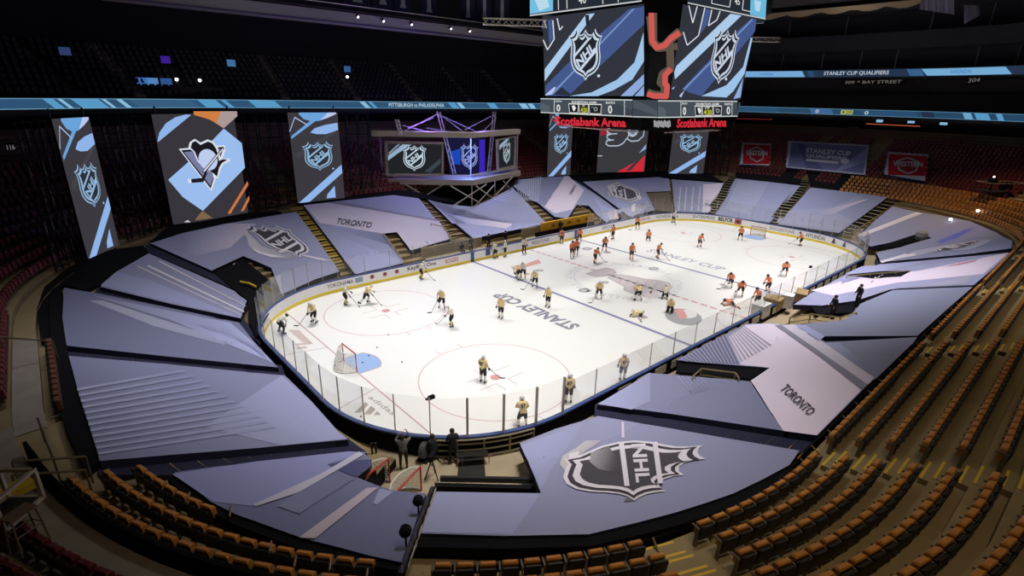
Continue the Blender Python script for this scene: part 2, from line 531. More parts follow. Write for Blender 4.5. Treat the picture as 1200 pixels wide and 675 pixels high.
# upper deck on the bench side and the ends: slab over the lower bowl, rows of dark seats above the ribbon
TU = (3.35, 7.1)
g = G()
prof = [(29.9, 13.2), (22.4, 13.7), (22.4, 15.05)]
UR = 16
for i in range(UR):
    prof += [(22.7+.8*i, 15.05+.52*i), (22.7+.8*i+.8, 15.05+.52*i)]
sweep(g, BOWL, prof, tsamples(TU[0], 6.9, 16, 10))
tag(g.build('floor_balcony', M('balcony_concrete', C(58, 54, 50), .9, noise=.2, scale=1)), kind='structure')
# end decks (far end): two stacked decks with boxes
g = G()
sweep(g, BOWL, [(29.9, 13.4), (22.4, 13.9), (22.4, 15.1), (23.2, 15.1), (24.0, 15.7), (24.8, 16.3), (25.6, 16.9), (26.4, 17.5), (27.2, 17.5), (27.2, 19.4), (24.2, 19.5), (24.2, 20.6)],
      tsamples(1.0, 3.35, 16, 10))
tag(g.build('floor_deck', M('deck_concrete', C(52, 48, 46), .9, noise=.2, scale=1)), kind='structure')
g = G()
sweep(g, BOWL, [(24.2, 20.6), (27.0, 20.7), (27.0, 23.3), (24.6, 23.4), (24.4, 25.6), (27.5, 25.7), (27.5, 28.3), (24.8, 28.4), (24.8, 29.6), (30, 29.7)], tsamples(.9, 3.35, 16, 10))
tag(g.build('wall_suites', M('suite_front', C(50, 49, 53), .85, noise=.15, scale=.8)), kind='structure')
# posts between the boxes
POSTM = M('post_dim', C(120, 112, 100), .5, .2)
POSTPX = [(918, 66, 24.8), (1052, 63, 24.8), (1147, 60, 24.8), (965, 66, 24.8), (1010, 64, 24.8), (926, 30, 25.2), (993, 27, 25.2), (1093, 22, 25.2), (1165, 12, 25.2), (1195, 60, 24.8)]
# rows of dark seats far up: too many and too dim to count
def simple_seat(g, p, n, mi_a, mi_b, s=1.0):
    """low seat: folded pad and shell, facing -n"""
    x, y, z = p; tx, ty = -n[1], n[0]
    def q(a, b, c): return (x+tx*a+n[0]*b, y+ty*a+n[1]*b, z+c)
    w = .22*s
    g.hexa([q(-w, .02, .34), q(w, .02, .34), q(w, .09, .30), q(-w, .09, .30), q(-w, .10, .76), q(w, .10, .76), q(w, .17, .74), q(-w, .17, .74)], mi_a)
    g.hexa([q(-w*.9, -.12, .34), q(w*.9, -.12, .34), q(w*.9, .01, .34), q(-w*.9, .01, .34), q(-w*.88, -.08, .75), q(w*.88, -.08, .75), q(w*.88, .07, .77), q(-w*.88, .07, .77)], mi_b)
def arclen(ring, t, b):
    k = int(t % 8); r = ring.R+b
    return {0: 2*ring.ax, 2: 2*ring.ay, 4: 2*ring.ax, 6: 2*ring.ay}.get(k, r*math.pi/2)
def px_of(p):
    d = np.asarray(p, float)-CAMP; z = d @ CF
    if z < .5: return None
    return (600+FPX*(d @ CR)/z, 337.5-FPX*(d @ CU)/z, z)
def visible(p, m=30):
    q = px_of(p)
    return q is not None and -m < q[0] < 1200+m and -m < q[1] < 675+m
def row_places(ring, b, t0, t1, pitch=.52):
    """seat spots along a row: (t, position, normal)"""
    out = []
    for k in range(int(t0), int(math.ceil(t1))):
        a, e = max(t0, k), min(t1, k+1)
        L = arclen(ring, k+.5, b); n = int(L*(e-a)/pitch)
        for j in range(n):
            t = a+(j+.5)*(e-a)/n
            (x, y), nn = ring.pt(t, b); out.append((t, (x, y), nn))
    return out
for k, (x, y, bb) in enumerate(POSTPX):
    X = CAMP+rays([(x, y)])[0]*((BOWL.cx+BOWL.hx+bb-CAMP[0])/rays([(x, y)])[0][0]); zc = 22.0 if bb < 25 else 27.0
    g = G(); g.tube([(X[0], X[1], zc-1.35), (X[0], X[1], zc+1.35)], .08, n=6)
    tag(g.build('trim_%d' % (k+1), POSTM), kind='structure')
AISLE_END = [.35]
g = G()
for i in range(UR-1):
    for t, (x, y), n in row_places(BOWL, 23.2+.8*i, 3.4, 6.4, .62):
        z = 15.05+.52*i
        if not visible((x, y, z+.5)): continue
        if int(t*6.0+.5) % 1 == 0 and abs((t*5.0) % 1-.5) < .035: continue
        simple_seat(g, (x, y, z), n, 0, 0)
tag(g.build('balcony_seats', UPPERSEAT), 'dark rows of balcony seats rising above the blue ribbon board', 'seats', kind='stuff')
def stair_strip(name, path, w, mats, mis, parent=None):
    """one continuous flight: path = list of (x, y, z), its width laid across the direction of climb"""
    d = np.array(path[-1][:2])-np.array(path[0][:2]); d /= np.linalg.norm(d); s_ = np.array((-d[1], d[0]))*w/2
    g = G(); P = []
    for p in path: P += [(p[0]-s_[0], p[1]-s_[1], p[2]), (p[0]+s_[0], p[1]+s_[1], p[2])]
    base = len(path)*2
    P += [(q[0], q[1], q[2]-.25) for q in P]
    F = []; m_ = []
    for i in range(len(path)-1):
        F.append((2*i, 2*i+1, 2*i+3, 2*i+2)); m_.append(mis[i])
        F.append((2*i, 2*i+2, base+2*i+2, base+2*i)); m_.append(0)
        F.append((2*i+1, base+2*i+1, base+2*i+3, 2*i+3)); m_.append(0)
    g.add(P, F); g.m = m_
    return g.build(name, mats, parent)
for k, tt in enumerate((4.12, 4.3, 4.5, 4.7, 4.9, 5.2)):
    path = []; mi = []
    for i in range(UR-1):
        b0, z0 = 22.72+.8*i, 15.06+.52*i
        for db, dz, m_ in ((0, .0, 0), (0, .26, 1), (.07, .26, 0), (.4, .26, 0), (.4, .52, 1), (.47, .52, 0)):
            path.append((*BOWL.pt(tt, b0+db)[0], z0+dz)); mi.append(m_)
    tag(stair_strip('aisle_steps', path, 1.0, [CONC, YELLOW], mi), 'dim stepped aisle of the dark balcony, the %s along from the scoreboard' % nth(k+1), 'stairs', 'balcony aisles')
# ------------------------------------------------------------------ ribbon boards
def ribbon(name, label, b, z0, z1, t0, t1, draw):
    ts_ = tsamples(t0, t1, 72, 40)
    root = G(); sweep(root, BOWL, [(b+.25, z0-.1), (b+.02, z0-.1), (b+.02, z1+.1), (b+.25, z1+.1)], ts_)
    r = root.build(name, DKSTEEL); tag(r, label, 'ribbon board')
    s = G()
    def fm(p, off=0.0):        # p = (metres along from t0, 0..1 up)
        out = []
        for a, q in np.asarray(p, float).reshape(-1, 2):
            t = t0; rem = a
            while True:
                k = int(t+1e-9); end = min(k+1, t1); L = arclen(BOWL, t+1e-6, b)*(end-t)
                if rem <= L or end >= t1: break
                rem -= L; t = end
            tt = t+(end-t)*min(1, max(0, rem/L)) if L > 0 else t
            (x, y), n = BOWL.pt(tt, b-.06-off); out.append((x, y, z0+(z1-z0)*q))
        return np.array(out)
    tot = 0; t = t0
    while t < t1-1e-9:
        k = int(t+1e-9); e = min(k+1, t1); tot += arclen(BOWL, t+1e-6, b)*(e-t); t = e
    draw(s, fm, tot)
    s.build('screen', LEDB, r)
    return r, fm
def m_at(px, b, t0, plane):     # metres along for a pixel on the +y or +x straight
    X = plane([px])[0]; t = BOWL.t_of(X[0], X[1]); m = 0; q = t0
    while q < t-1e-9:
        k = int(q+1e-9); e = min(k+1, t); m += arclen(BOWL, q+1e-6, b)*(e-q); q = e
    return m
SKYB, DEEPB, NAVY, PALEB = C(96, 168, 216), C(46, 86, 122), C(38, 52, 78), C(150, 205, 240)
def bands(s, fm, tot, segs, back):
    n = int(tot/1.2)
    for i in range(n):
        decal(s, [(tot*i/n, 0), (tot*(i+1)/n, 0), (tot*(i+1)/n, 1), (tot*i/n, 1)], back, fm, 0)
    for a, b_, col, sl in segs:
        m = max(1, int(abs(b_-a)/1.2))
        for i in range(m):
            p, q = a+(b_-a)*i/m, a+(b_-a)*(i+1)/m
            decal(s, [(p, .06), (q, .06), (q+sl, .94), (p+sl, .94)], col, fm, 1)
pl_far = on_plane((0, BOWL.cy+BOWL.hy+22.4, 0), (0, 1, 0)); pl_end = on_plane((BOWL.cx+BOWL.hx+22.4, 0, 0), (1, 0, 0))
def draw_far(s, fm, tot):
    m = lambda x: m_at((x, 122), 22.4, 3.35, pl_far)
    segs = []
    for a, b_, c in ((8, 28, SKYB), (60, 105, SKYB), (240, 262, SKYB), (268, 274, SKYB), (300, 330, SKYB), (75, 82, PALEB), (36, 44, PALEB), (110, 116, PALEB), (132, 140, PALEB),
                    (428, 434, PALEB), (438, 442, SKYB), (530, 538, SKYB), (540, 545, PALEB), (575, 584, SKYB), (612, 620, PALEB), (622, 628, PALEB), (150, 232, C(62, 104, 140))):
        segs.append((m(b_), m(a), c, .8))
    bands(s, fm, tot, segs, C(52, 92, 128))
    for p0, p1 in ((0, .06), (.94, 1.0)):
        for i in range(60):
            decal(s, [(tot*i/60, p0), (tot*(i+1)/60, p0), (tot*(i+1)/60, p1), (tot*i/60, p1)], C(126, 178, 210), fm, 2)
    a, b_ = m(455), m(520)
    letters(s, 'PITTSBURGH vs PHILADELPHIA', (a, .22), (b_-a, 0), (0, .58), C(200, 226, 240), fm, 3)
rb_far, fm_far = ribbon('ribbon_board', 'long blue ribbon board across the bench side balcony front with team city names', 22.4, 14.15, 14.98, 3.35, 6.4, draw_far)
def draw_end(s, fm, tot):
    m = lambda x: m_at((x, 130), 22.4, 1.0, pl_end)
    segs = []
    for a, b_, c in ((870, 915, DEEPB), (1085, 1100, NAVY), (1140, 1152, C(120, 180, 220)), (1157, 1178, SKYB), (1190, 1200, SKYB), (952, 978, C(70, 110, 160)), (1012, 1078, DEEPB)):
        segs.append((m(b_), m(a), c, .5))
    bands(s, fm, tot, segs, C(44, 78, 108))
    for a, t_ in ((956, '0'), (1014, '0')):
        letters(s, t_, (m(a), .2), (-.5, 0), (0, .6), C(210, 230, 240), fm, 3)
    decal(s, [(m(1000), .15), (m(986), .15), (m(986), .85), (m(1000), .85)], C(190, 200, 110), fm, 3)
    letters(s, '4:20', (m(987), .25), (m(999)-m(987), 0), (0, .5), C(40, 44, 30), fm, 4)
    for p0, p1 in ((0, .06), (.94, 1.0)):
        for i in range(50):
            decal(s, [(tot*i/50, p0), (tot*(i+1)/50, p0), (tot*(i+1)/50, p1), (tot*i/50, p1)], C(110, 160, 190), fm, 2)
rb_end, fm_end = ribbon('ribbon_board', 'lower blue ribbon board at the far end with a small score panel', 22.4, 14.32, 15.18, 1.0, 3.3, draw_end)
pl_up = on_plane((BOWL.cx+BOWL.hx+24.1, 0, 0), (1, 0, 0))
def draw_up(s, fm, tot):
    m = lambda x: m_at((x, 85), 24.1, 1.0, pl_up)
    segs = [(m(945), m(872), C(128, 184, 232), .6), (m(1200), m(1088), C(128, 186, 230), .9), (m(956), m(950), DEEPB, .5), (m(1085), m(1068), C(60, 108, 150), .7)]
    bands(s, fm, tot, segs, C(40, 58, 84))
    a, b_ = m(966), m(1042)
    letters(s, 'STANLEY CUP QUALIFIERS', (a, .2), (b_-a, 0), (0, .62), C(206, 214, 226), fm, 3)
    a, b_ = m(1116), m(1142)
    letters(s, 'HYUNDAI', (a, .28), (b_-a, 0), (0, .45), C(70, 130, 200), fm, 3)
    a, b_ = m(893), m(908)
    letters(s, 'HYUNDAI', (a, .28), (b_-a, 0), (0, .45), C(70, 130, 200), fm, 3)
rb_up, fm_up = ribbon('ribbon_board', 'upper blue ribbon board at the far end naming the cup qualifiers', 24.1, 19.72, 20.72, 1.0, 3.3, draw_up)
# signs under the upper ribbon
def wall_text(label, s, px0, px1, h, plane, col, off=.02):
    a, b_ = plane([px0])[0], plane([px1])[0]
    gg = G(); u = b_-a
    n = np.cross(u, (0, 0, 1)); n /= np.linalg.norm(n)
    if n @ (CAMP-a) < 0: n = -n
    gg.hexa([tuple(a-u*.08+n*k+np.array((0, 0, zz))) if e == 0 else tuple(b_+u*.08+n*k+np.array((0, 0, zz))) for zz in (-.15, h+.15) for e, k in ((0, -.08), (1, -.08), (1, 0), (0, 0))], 0)
    r = gg.build('section_sign', BLACK); tag(r, label, 'sign')
    gl = G(); letters(gl, s, (0, 0), (1, 0), (0, 1), col, frame(a+n*.01, u, (0, 0, h)), 1)
    gl.build('lettering', LEDB, r)
pl_sg = on_plane((BOWL.cx+BOWL.hx+24.4, 0, 0), (1, 0, 0))
wall_text('dim section sign with an arrow hanging under the upper ribbon board', '309 ^ BAY STREET', (990, 98.5), (1056, 97.5), .45, pl_sg, C(112, 104, 100))
wall_text('dim three digit section sign under the upper ribbon board at the far end', '304', (1134, 97), (1148, 96), .55, pl_sg, C(104, 100, 98))
wall_text('dim section sign at the frame edge by the dark truss tower', '116', (9, 176), (18, 175), .42, on_plane((0, 34, 0), (0, 1, 0)), C(120, 118, 124))
# little lit monitors below the far end ribbon
pm = on_plane((BOWL.cx+BOWL.hx+23.0, 0, 0), (1, 0, 0))
for px, lab in (((1031, 141), 'small lit monitor under the lower ribbon board, the widest of three'), ((1068, 142), 'small lit monitor under the lower ribbon board, middle of three'), ((1106, 144), 'small lit monitor under the lower ribbon board, the last along')):
    X = pm([px])[0]; r = thing('wall_monitor', lab, 'monitor', tuple(X))
    gg = G(); gg.box((0.06, 0, 0), (.08, .92, .62)); gg.build('housing', BLACK, r)
    gg = G(); decal(gg, [(-.42, -.27), (.42, -.27), (.42, .27), (-.42, .27)], C(150, 200, 236), frame((0, 0, 0), (0, -1, 0), (0, 0, 1)), 1); gg.build('screen', LEDB, r)
g = G(); X = pm([(1015, 145)])[0]; Y = pm([(1078, 148)])[0]
g.tube([X, Y], .06); o = g.build('strip_light', M('strip_glow', C(60, 20, 12), emit=C(190, 84, 52), estr=.9)); tag(o, 'thin orange strip light below the lit monitors at the far end', 'light')
g = G(); X = pm([(862, 139)])[0]; Y = pm([(905, 140)])[0]
g.tube([X, Y], .05); o = g.build('strip_light', M('strip_glow_red', C(60, 10, 8), emit=C(130, 36, 30), estr=.8)); tag(o, 'thin dim red strip light under the ribbon beside the scoreboard', 'light')
# balcony front box with screens and lamps above the second board
pb = on_plane((0, BOWL.cy+BOWL.hy+23.6, 0), (0, 1, 0))
A = pb([(150, 110)])[0]; B = pb([(262, 112)])[0]
r = thing('press_desk', 'dark broadcast desk with small screens up in the balcony above the penguin board', 'desk', (float(A[0]), float(A[1]), 15.05))
L = float(B[0]-A[0])
g = G(); g.box((L/2, 0, .5), (L, .5, 1.0)); g.box((L/2, .2, 1.02), (L+.2, .8, .06)); g.build('counter', M('desk_grey', C(92, 86, 78), .8), r)
for k, (a, c) in enumerate(((.16, C(64, 116, 190)), (.26, C(90, 140, 205)), (.40, C(52, 92, 150)))):
    g = G(); decal(g, [(-.5, -.35), (.5, -.35), (.5, .35), (-.5, .35)], c, frame((L*a, -.1, 1.5), (1, 0, 0), (0, 0, 1)), 1); g.build('screen', LEDB, r)
    g = G(); g.box((L*a, 0, 1.5), (1.08, .1, .78)); g.build('screen_housing', BLACK, r)
for px, lab in (((207, 93), 'small bright work lamp on the balcony desk with screens'), ((234, 94), 'second small bright work lamp above the balcony desk'), ((407, 90), 'small lamp on a pole at the dark balcony front by the third board')):
    X = pb([px])[0]; g = G(); g.lathe([(.02, -.18), (.14, -.1), (.16, .08), (.04, .14)], tuple(X), 0); g.tube([(X[0], X[1]+.1, 15.05), (X[0], X[1]+.1, X[2])], .03, 1)
    tag(g.build('work_lamp', [LAMPW, DKSTEEL]), lab, 'lamp')
pbx = on_plane((0, BOWL.cy+BOWL.hy+23.8, 0), (0, 1, 0))
for px, c, lab in (((194, 70), C(64, 34, 150), 'small violet lit screen high in the dark balcony'), ((271, 74), C(70, 120, 170), 'small blue lit screen beside a balcony aisle'), ((76, 60), C(52, 66, 110), 'dim blue screen in the dark balcony corner'), ((407, 81), C(60, 96, 150), 'small blue screen on the pole above the third board')):
    X = pbx([px])[0]; g = G(); g.box((X[0], X[1]+.06, X[2]), (.95, .08, .8), 0)
    o = g.build('wall_monitor', BLACK); tag(o, lab, 'monitor')
    gg = G(); decal(gg, [(-.42, -.34), (.42, -.34), (.42, .34), (-.42, .34)], c, frame(X, (1, 0, 0), (0, 0, 1)), 1); gg.build('screen', LEDB, o)

# ------------------------------------------------------------------ catwalks and hanging cloths up high
pc = on_plane((0, 33, 0), (0, 1, 0))
A = pc([(120, -9)])[0]; B = pc([(640, 52)])[0]
g = G(); g.hexa([(A[0], 33, A[2]-.45), (B[0], 33, A[2]-.45), (B[0], 34.6, A[2]-.45), (A[0], 34.6, A[2]-.45), (A[0], 33, A[2]+.75), (B[0], 33, A[2]+.75), (B[0], 34.6, A[2]+.75), (A[0], 34.6, A[2]+.75)])
cw = g.build('catwalk', M('catwalk_grey', C(150, 142, 140), .7)); tag(cw, 'grey catwalk beam running high over the dark balcony', 'catwalk')
for dz, mt in ((.95, DKSTEEL), (1.5, ALU)):
    g = G(); g.tube([(A[0], 33.0, A[2]+dz), (B[0], 33.0, A[2]+dz)], .05); g.build('rail', mt, cw)
g = G(); g.box(((A[0]+B[0])/2, 32.95, A[2]-.33), (B[0]-A[0], .06, .14)); g.build('edge_strip', M('catwalk_edge', C(70, 66, 110), .6), cw)
for k, px in enumerate(((419, 19), (449, 24), (482, 28), (528, 33), (550, 36))):
    X = on_plane((0, 32.8, 0), (0, 1, 0))([px])[0]
    r = thing('stage_lamp', 'small white spotlight clamped under the catwalk, the %s along from the corner' % nth(k+1), 'lamp', tuple(X), 0, 'catwalk spotlights')
    g = G(); g.lathe([(.06, -.14), (.17, -.1), (.17, .12), (.1, .2)], (0, 0, 0), 0, 10, Matrix.Rotation(-.9, 3, 'X')); g.build('housing', BLACK, r)
    g = G(); g.lathe([(.13, -.16), (.13, -.145)], (0, 0, 0), 0, 10, Matrix.Rotation(-.9, 3, 'X')); g.build('lens', LAMPW, r)
ph = on_plane((0, 36.5, 0), (0, 1, 0))
for k, (x0, x1, yb, shp) in enumerate(((404, 434, 7, 1), (438, 460, 10, 1), (463, 482, 14, 1), (494, 512, 19, 1), (541, 556, 25, 1), (560, 575, 26, 0), (580, 596, 28, 1))):
    A = ph([(x0, yb)])[0]; B = ph([(x1, yb)])[0]; w = B[0]-A[0]
    g = G(); g.box((A[0]+w/2, 36.5, A[2]+3.5), (w, .05, 7.0), 0)
    bn = g.build('honour_banner', M('navy_banner', C(52, 52, 92), .9)); tag(bn, 'navy cloth banner with a white column hung above the catwalk, the %s from the corner' % nth(k+1), 'banner', 'hanging navy banners')
    g = G(); fm = frame((A[0], 36.47, A[2]), (w, 0, 0), (0, 0, 7.0))
    decal(g, [(.30, .08), (.70, .08), (.62, .16), (.60, .95), (.40, .95), (.38, .16)], C(205, 205, 212), fm, 1)
    g.build('emblem', FABRIC, bn)
# beige catwalk net with a scalloped hem and glittering curtains over the far end
pcr = on_plane((44, 0, 0), (1, 0, 0))
g = G(); top = [pcr([(880+200*i/24, 18-19*i/24)])[0] for i in range(25)]; P = []; F = []
for i, X in enumerate(top):
    sag = .35+.45*abs(math.sin(i/24*math.pi*5))
    P += [tuple(X), (X[0], X[1], X[2]-sag), (X[0]+.12, X[1], X[2]), (X[0]+.12, X[1], X[2]-sag)]
for i in range(24): F += [(4*i, 4*i+1, 4*i+5, 4*i+4), (4*i+2, 4*i+6, 4*i+7, 4*i+3), (4*i+1, 4*i+3, 4*i+7, 4*i+5)]
g.add(P, F); o = g.build('catwalk_net', M('beige_net', C(196, 168, 128), .9, noise=.3, scale=6)); tag(o, 'beige net with a scalloped hem hung along the far catwalk', 'net')
g = G(); A, B = pcr([(880, 10)])[0], pcr([(1085, -10)])[0]
g.hexa([(44.2, A[1], A[2]), (44.2, B[1], B[2]), (46, B[1], B[2]), (46, A[1], A[2]), (44.2, A[1], A[2]+1), (44.2, B[1], B[2]+1), (46, B[1], B[2]+1), (46, A[1], A[2]+1)])
tag(g.build('catwalk', M('catwalk_dim', C(92, 86, 84), .8)), 'dim catwalk beam above the beige net at the far end', 'catwalk')
for lab, a, b_, y0, y1 in (('glittering pale curtain bundled beside the beige net', 1078, 1118, -6, 17), ('small glittering pale curtain scrap at the far end ceiling', 1130, 1148, 6, 28)):
    g = G(); P = []; F = []; n = 22
    for i in range(n+1):
        k = i/n; X = pcr([(a+(b_-a)*k, y0)])[0]; Y = pcr([(a+(b_-a)*k, y1-6*(1-k) if a < 1100 else y1-10*k)])[0]
        d = .12*math.sin(i*2.4)
        P += [(X[0]+d, X[1], X[2]), (Y[0]+d, Y[1], Y[2])]
    for i in range(n): F.append((2*i, 2*i+1, 2*i+3, 2*i+2))
    g.add(P, F); o = g.build('curtain', M('silver_curtain', C(176, 170, 186), .35, .3)); o.modifiers.new('thick', 'SOLIDIFY').thickness = .03
    tag(o, lab, 'curtain')
for lab, (x0, y0), (x1, y1), dd in (('pale lighting truss in front of the scoreboard top edge', (566, 25), (642, 13), 40), ('short pale lighting truss behind the scoreboard', (878, 46), (914, 44), 58)):
    A = CAMP+rays([(x0, y0)])[0]*dd; B = CAMP+rays([(x1, y1)])[0]*dd; B[2] = A[2]
    u = Vector(B-A); L = u.length; u.normalize(); w = u.cross(Vector((0, 0, 1)))
    g = G(); h = .22
    cs = [(-h, -h), (h, -h), (h, h), (-h, h)]
    for a, c in cs: g.tube([Vector(A)+w*a+Vector((0, 0, c)), Vector(B)+w*a+Vector((0, 0, c))], .035)
    n = int(L/.45)
    for i in range(n):
        for (a, c), (d, e) in zip(cs, cs[1:]+cs[:1]):
            if i % 2: (a, c), (d, e) = (d, e), (a, c)
            g.tube([Vector(A)+u*(L*i/n)+w*a+Vector((0, 0, c)), Vector(A)+u*(L*(i+1)/n)+w*d+Vector((0, 0, e))], .02, n=4)
    tag(g.build('lighting_truss', ALU), lab, 'truss')
# ================================================================== the rink
g = G()
rts = tsamples(0, 8, 18, 4)
P = [(*RINK.pt(t, 0)[0], 0.0) for t in rts[:-1]]
g.add(P, [tuple(range(len(P)))], 0, C(244, 243, 240))
ICEF = frame((0, 0, 0), (1, 0, 0), (0, 1, 0))
IS = .003
FR, FB = C(206, 172, 172), C(128, 128, 190)
def ice(poly, col, layer=1, **k): decal(g, poly, col, ICEF, layer, step=IS, **k)
def icering(c, r, w, col, a0=0, a1=360, layer=1):
    P2, F2 = arcband(c, r, w, a0, a1)
    g.add(ICEF(P2, layer*IS), F2, 0, col)
def hline(x0, y0, x1, y1, w, col, layer=1):
    for q in stroke([(x0, y0), (x1, y1)], w): ice(q, col, layer)
for s in (-1, 1):
    hline(s*27.13, -11.2, s*27.13, 11.2, .09, FR)
    hline(s*7.77, -12.93, s*7.77, 12.93, .30, C(136, 136, 180), 2)
    # trapezoid
    hline(s*27.13, 3.35, s*30.45, 4.27, .06, FR); hline(s*27.13, -3.35, s*30.45, -4.27, .06, FR)
    cre = [(s*27.1, -1.22), (s*25.75, -1.22)]+[(s*27.1-s*1.83*math.cos(a), 1.83*math.sin(a)) for a in np.linspace(-.73, .73, 15)]+[(s*25.75, 1.22), (s*27.1, 1.22)]
    ice(cre, C(160, 190, 234), 2)
    lines(g, cre, .06, FR, ICEF, 3, step=IS)
    for t in (-1, 1):
        c = (s*21.03, t*6.71)
        icering(c, 4.57, .07, C(222, 186, 186)); ice(ell(c, .32, .32), C(216, 158, 158), 2)
        ice(ell((s*6.1, t*6.71), .3, .3), C(190, 172, 176), 2)
        for a in (-1, 1):
            for b in (-1, 1):
                hline(c[0]+a*.45, c[1]+b*.6, c[0]+a*1.65, c[1]+b*.6, .06, C(205, 186, 190)); hline(c[0]+a*.45, c[1]+b*.6, c[0]+a*.45, c[1]+b*1.5, .06, C(205, 186, 190))
                hline(c[0]+a*.85, c[1]+b*4.57, c[0]+a*.85, c[1]+b*5.15, .06, C(222, 186, 186))
n = 30
for i in range(n):
    y0 = -12.9+25.8*i/n
    hline(0, y0, 0, y0+25.8/n*.72, .28, C(212, 170, 170), 2)
icering((0, 0), 4.57, .06, C(206, 206, 222)); icering((0, -12.95), 3.05, .06, FR, 0, 180)
# the large cup laid across centre ice
GR1, GR2, GR3 = C(212, 202, 204), C(194, 186, 190), C(226, 216, 218)
def pxice(pts): return [tuple(at_z(q)[:2]) for q in pts]
Zc = lambda *p: pxice(Z(660, 300, 7.94, *p))
ice(Zc((205, 165), (300, 130), (400, 108), (470, 125), (500, 155), (470, 172), (390, 190), (300, 195)), GR2, 2)
ice(Zc((230, 163), (310, 138), (400, 120), (455, 132), (478, 152), (440, 165), (360, 182), (290, 186)), GR1, 3)
ice(Zc((410, 190), (490, 165), (620, 185), (760, 215), (870, 225), (1000, 260), (1020, 300), (900, 345), (780, 385), (690, 370), (570, 315), (580, 290), (470, 235)), GR1, 2)
lines(g, Zc((420, 180), (520, 172), (620, 186), (760, 216), (870, 226), (1000, 258)), .22, GR2, ICEF, 3, step=IS)
lines(g, Zc((415, 200), (480, 235), (575, 285), (570, 318), (690, 365)), .2, GR2, ICEF, 3, step=IS)
for a, b in (((560, 200), (520, 245)), ((620, 210), (590, 262)), ((700, 228), (650, 300)), ((780, 240), (720, 330)), ((870, 255), (810, 345))):
    lines(g, Zc(a, b), .16, GR2, ICEF, 4, step=IS)
ice(Zc((740, 350), (860, 320), (900, 330), (890, 380), (780, 388)), GR3, 4)
# words round the centre circle
word = 'STANLEY CUP QUALIFIERS  STANLEY CUP QUALIFIERS  '
for i, ch in enumerate(word):
    if ch == ' ': continue
    a = -2*math.pi*i/len(word)+2.4
    er, et = np.array((math.cos(a), math.sin(a))), np.array((math.sin(a), -math.cos(a)))
    letters(g, ch, er*4.75-et*.2, et*.42, er*.62, C(212, 212, 216), ICEF, 2, step=IS)
# big words along the blue lines
a, b = at_z((683, 381)), at_z((592, 342))
letters(g, 'STANLEY CUP', (a[0]-.15, a[1]), (0, b[1]-a[1]), (-1.35, 0), C(140, 140, 154), ICEF, 2, step=IS, bold=.04)
a, b = at_z((757, 294)), at_z((851, 315))
letters(g, 'STANLEY CUP', (a[0]-.1, a[1]), (0, b[1]-a[1]), (1.3, 0), C(168, 166, 182), ICEF, 2, step=IS)
# soft red bow-tie, grey roundels and the three-bar mark
ice(pxice([(600.5, 312), (616, 309.3), (631, 304), (634, 308.5), (618.5, 312.5), (603.5, 316)]), C(230, 172, 166), 2)
for c, w, h in (((684.5, 340.3), 7, 2.4), ((766, 314.8), 6.3, 1.9), ((709, 331), 4.5, 1.6), ((688, 291.5), 6, 1.7), ((632, 317), 5, 1.3)):
    ice(pxice(ell(c, w, h, 18)), C(168, 168, 172), 2); ice(pxice(ell(c, w*.55, h*.5, 14)), C(205, 205, 206), 3)
ice(pxice(ell((801, 371.5), 22, 9.3, 32, rot=9)), C(172, 172, 174), 2)
ice(pxice(ell((805, 368), 12, 5, 24, rot=5)), C(238, 236, 234), 3)
ice(pxice([(790, 363), (800, 361.5), (806, 372), (797, 374)]), C(226, 168, 166), 4)
for px, m_ in (((380, 450), 1),):
    for bar in (((275, 268), (338, 268), (410, 192), (385, 168)), ((370, 282), (428, 286), (478, 238), (435, 204)), ((458, 290), (522, 290), (516, 270), (490, 255))):
        ice(pxice(Z(380, 450, 7.94, *bar)), C(182, 176, 168), 2)
    o_, u_, v_ = (np.array(at_z(q)[:2]) for q in ((430.5, 466), (459.5, 487), (436.5, 463.5)))
    letters(g, 'adidas', o_, u_-o_, v_-o_, C(182, 176, 168), ICEF, 2, step=IS)
for bar in (((150, 205), (200, 205), (260, 265), (215, 262)), ((175, 270), (255, 262), (268, 270), (190, 278)), ((180, 285), (230, 280), (240, 290), (200, 295))):
    ice(pxice(Z(300, 335, 3.97, *bar)), C(214, 196, 192), 2)
icem = M('ice_white', C(246, 245, 242), .22, spec=.4)
ic = g.build('ice_sheet', [ICEPAINT]); tag(ic, 'white ice sheet with painted lines, circles and a large cup at centre', 'ice')

# dasher boards: inner white board, yellow kick, blue cap rail, dark outer wall
BH = 1.07
g = G(); bt = tsamples(0, 8, 20, 12)
sweep(g, RINK, [(0, .20), (0, BH)], bt, cols=[C(252, 250, 250)]*2)
def bfm(p, off=0.0):         # (metres along from t=0, z) on the inner face
    out = []
    for s_, z in np.asarray(p, float).reshape(-1, 2):
        t = 0; r_ = s_
        while t < 8 and r_ > arclen(RINK, t+.5, 0): r_ -= arclen(RINK, t+.5, 0); t += 1
        (x, y), n = RINK.pt(min(7.9999, t+r_/arclen(RINK, min(t, 7)+.5, 0)), -off); out.append((x, y, z))
    return np.array(out)
def s_at(px, z=.65):
    D = rays([px])[0]; T = np.linspace(8, 110, 20000); X = CAMP+T[:, None]*D
    b = RINK.bd(X[:, 0], X[:, 1]); inside = np.where((b[:-1] < 0) & (b[1:] >= 0))[0]
    X = X[inside[-1]]; t = RINK.t_of(X[0], X[1]); k = int(t); s_ = sum(arclen(RINK, q+.5, 0) for q in range(k))
    return s_+(t-k)*arclen(RINK, k+.5, 0)
def ad(s, px0, px1, z0, z1, col, bold=.015):
    a, b_ = s_at(px0), s_at(px1)
    if abs(b_-a) < 8: letters(g, s, (a, z0), (b_-a, 0), (0, z1-z0), col, bfm, 2, step=.006, bold=bold)
DK = C(58, 56, 66)
ad('YOKOHAMA', (383, 335), (414, 327.5), .48, .85, C(120, 116, 120))
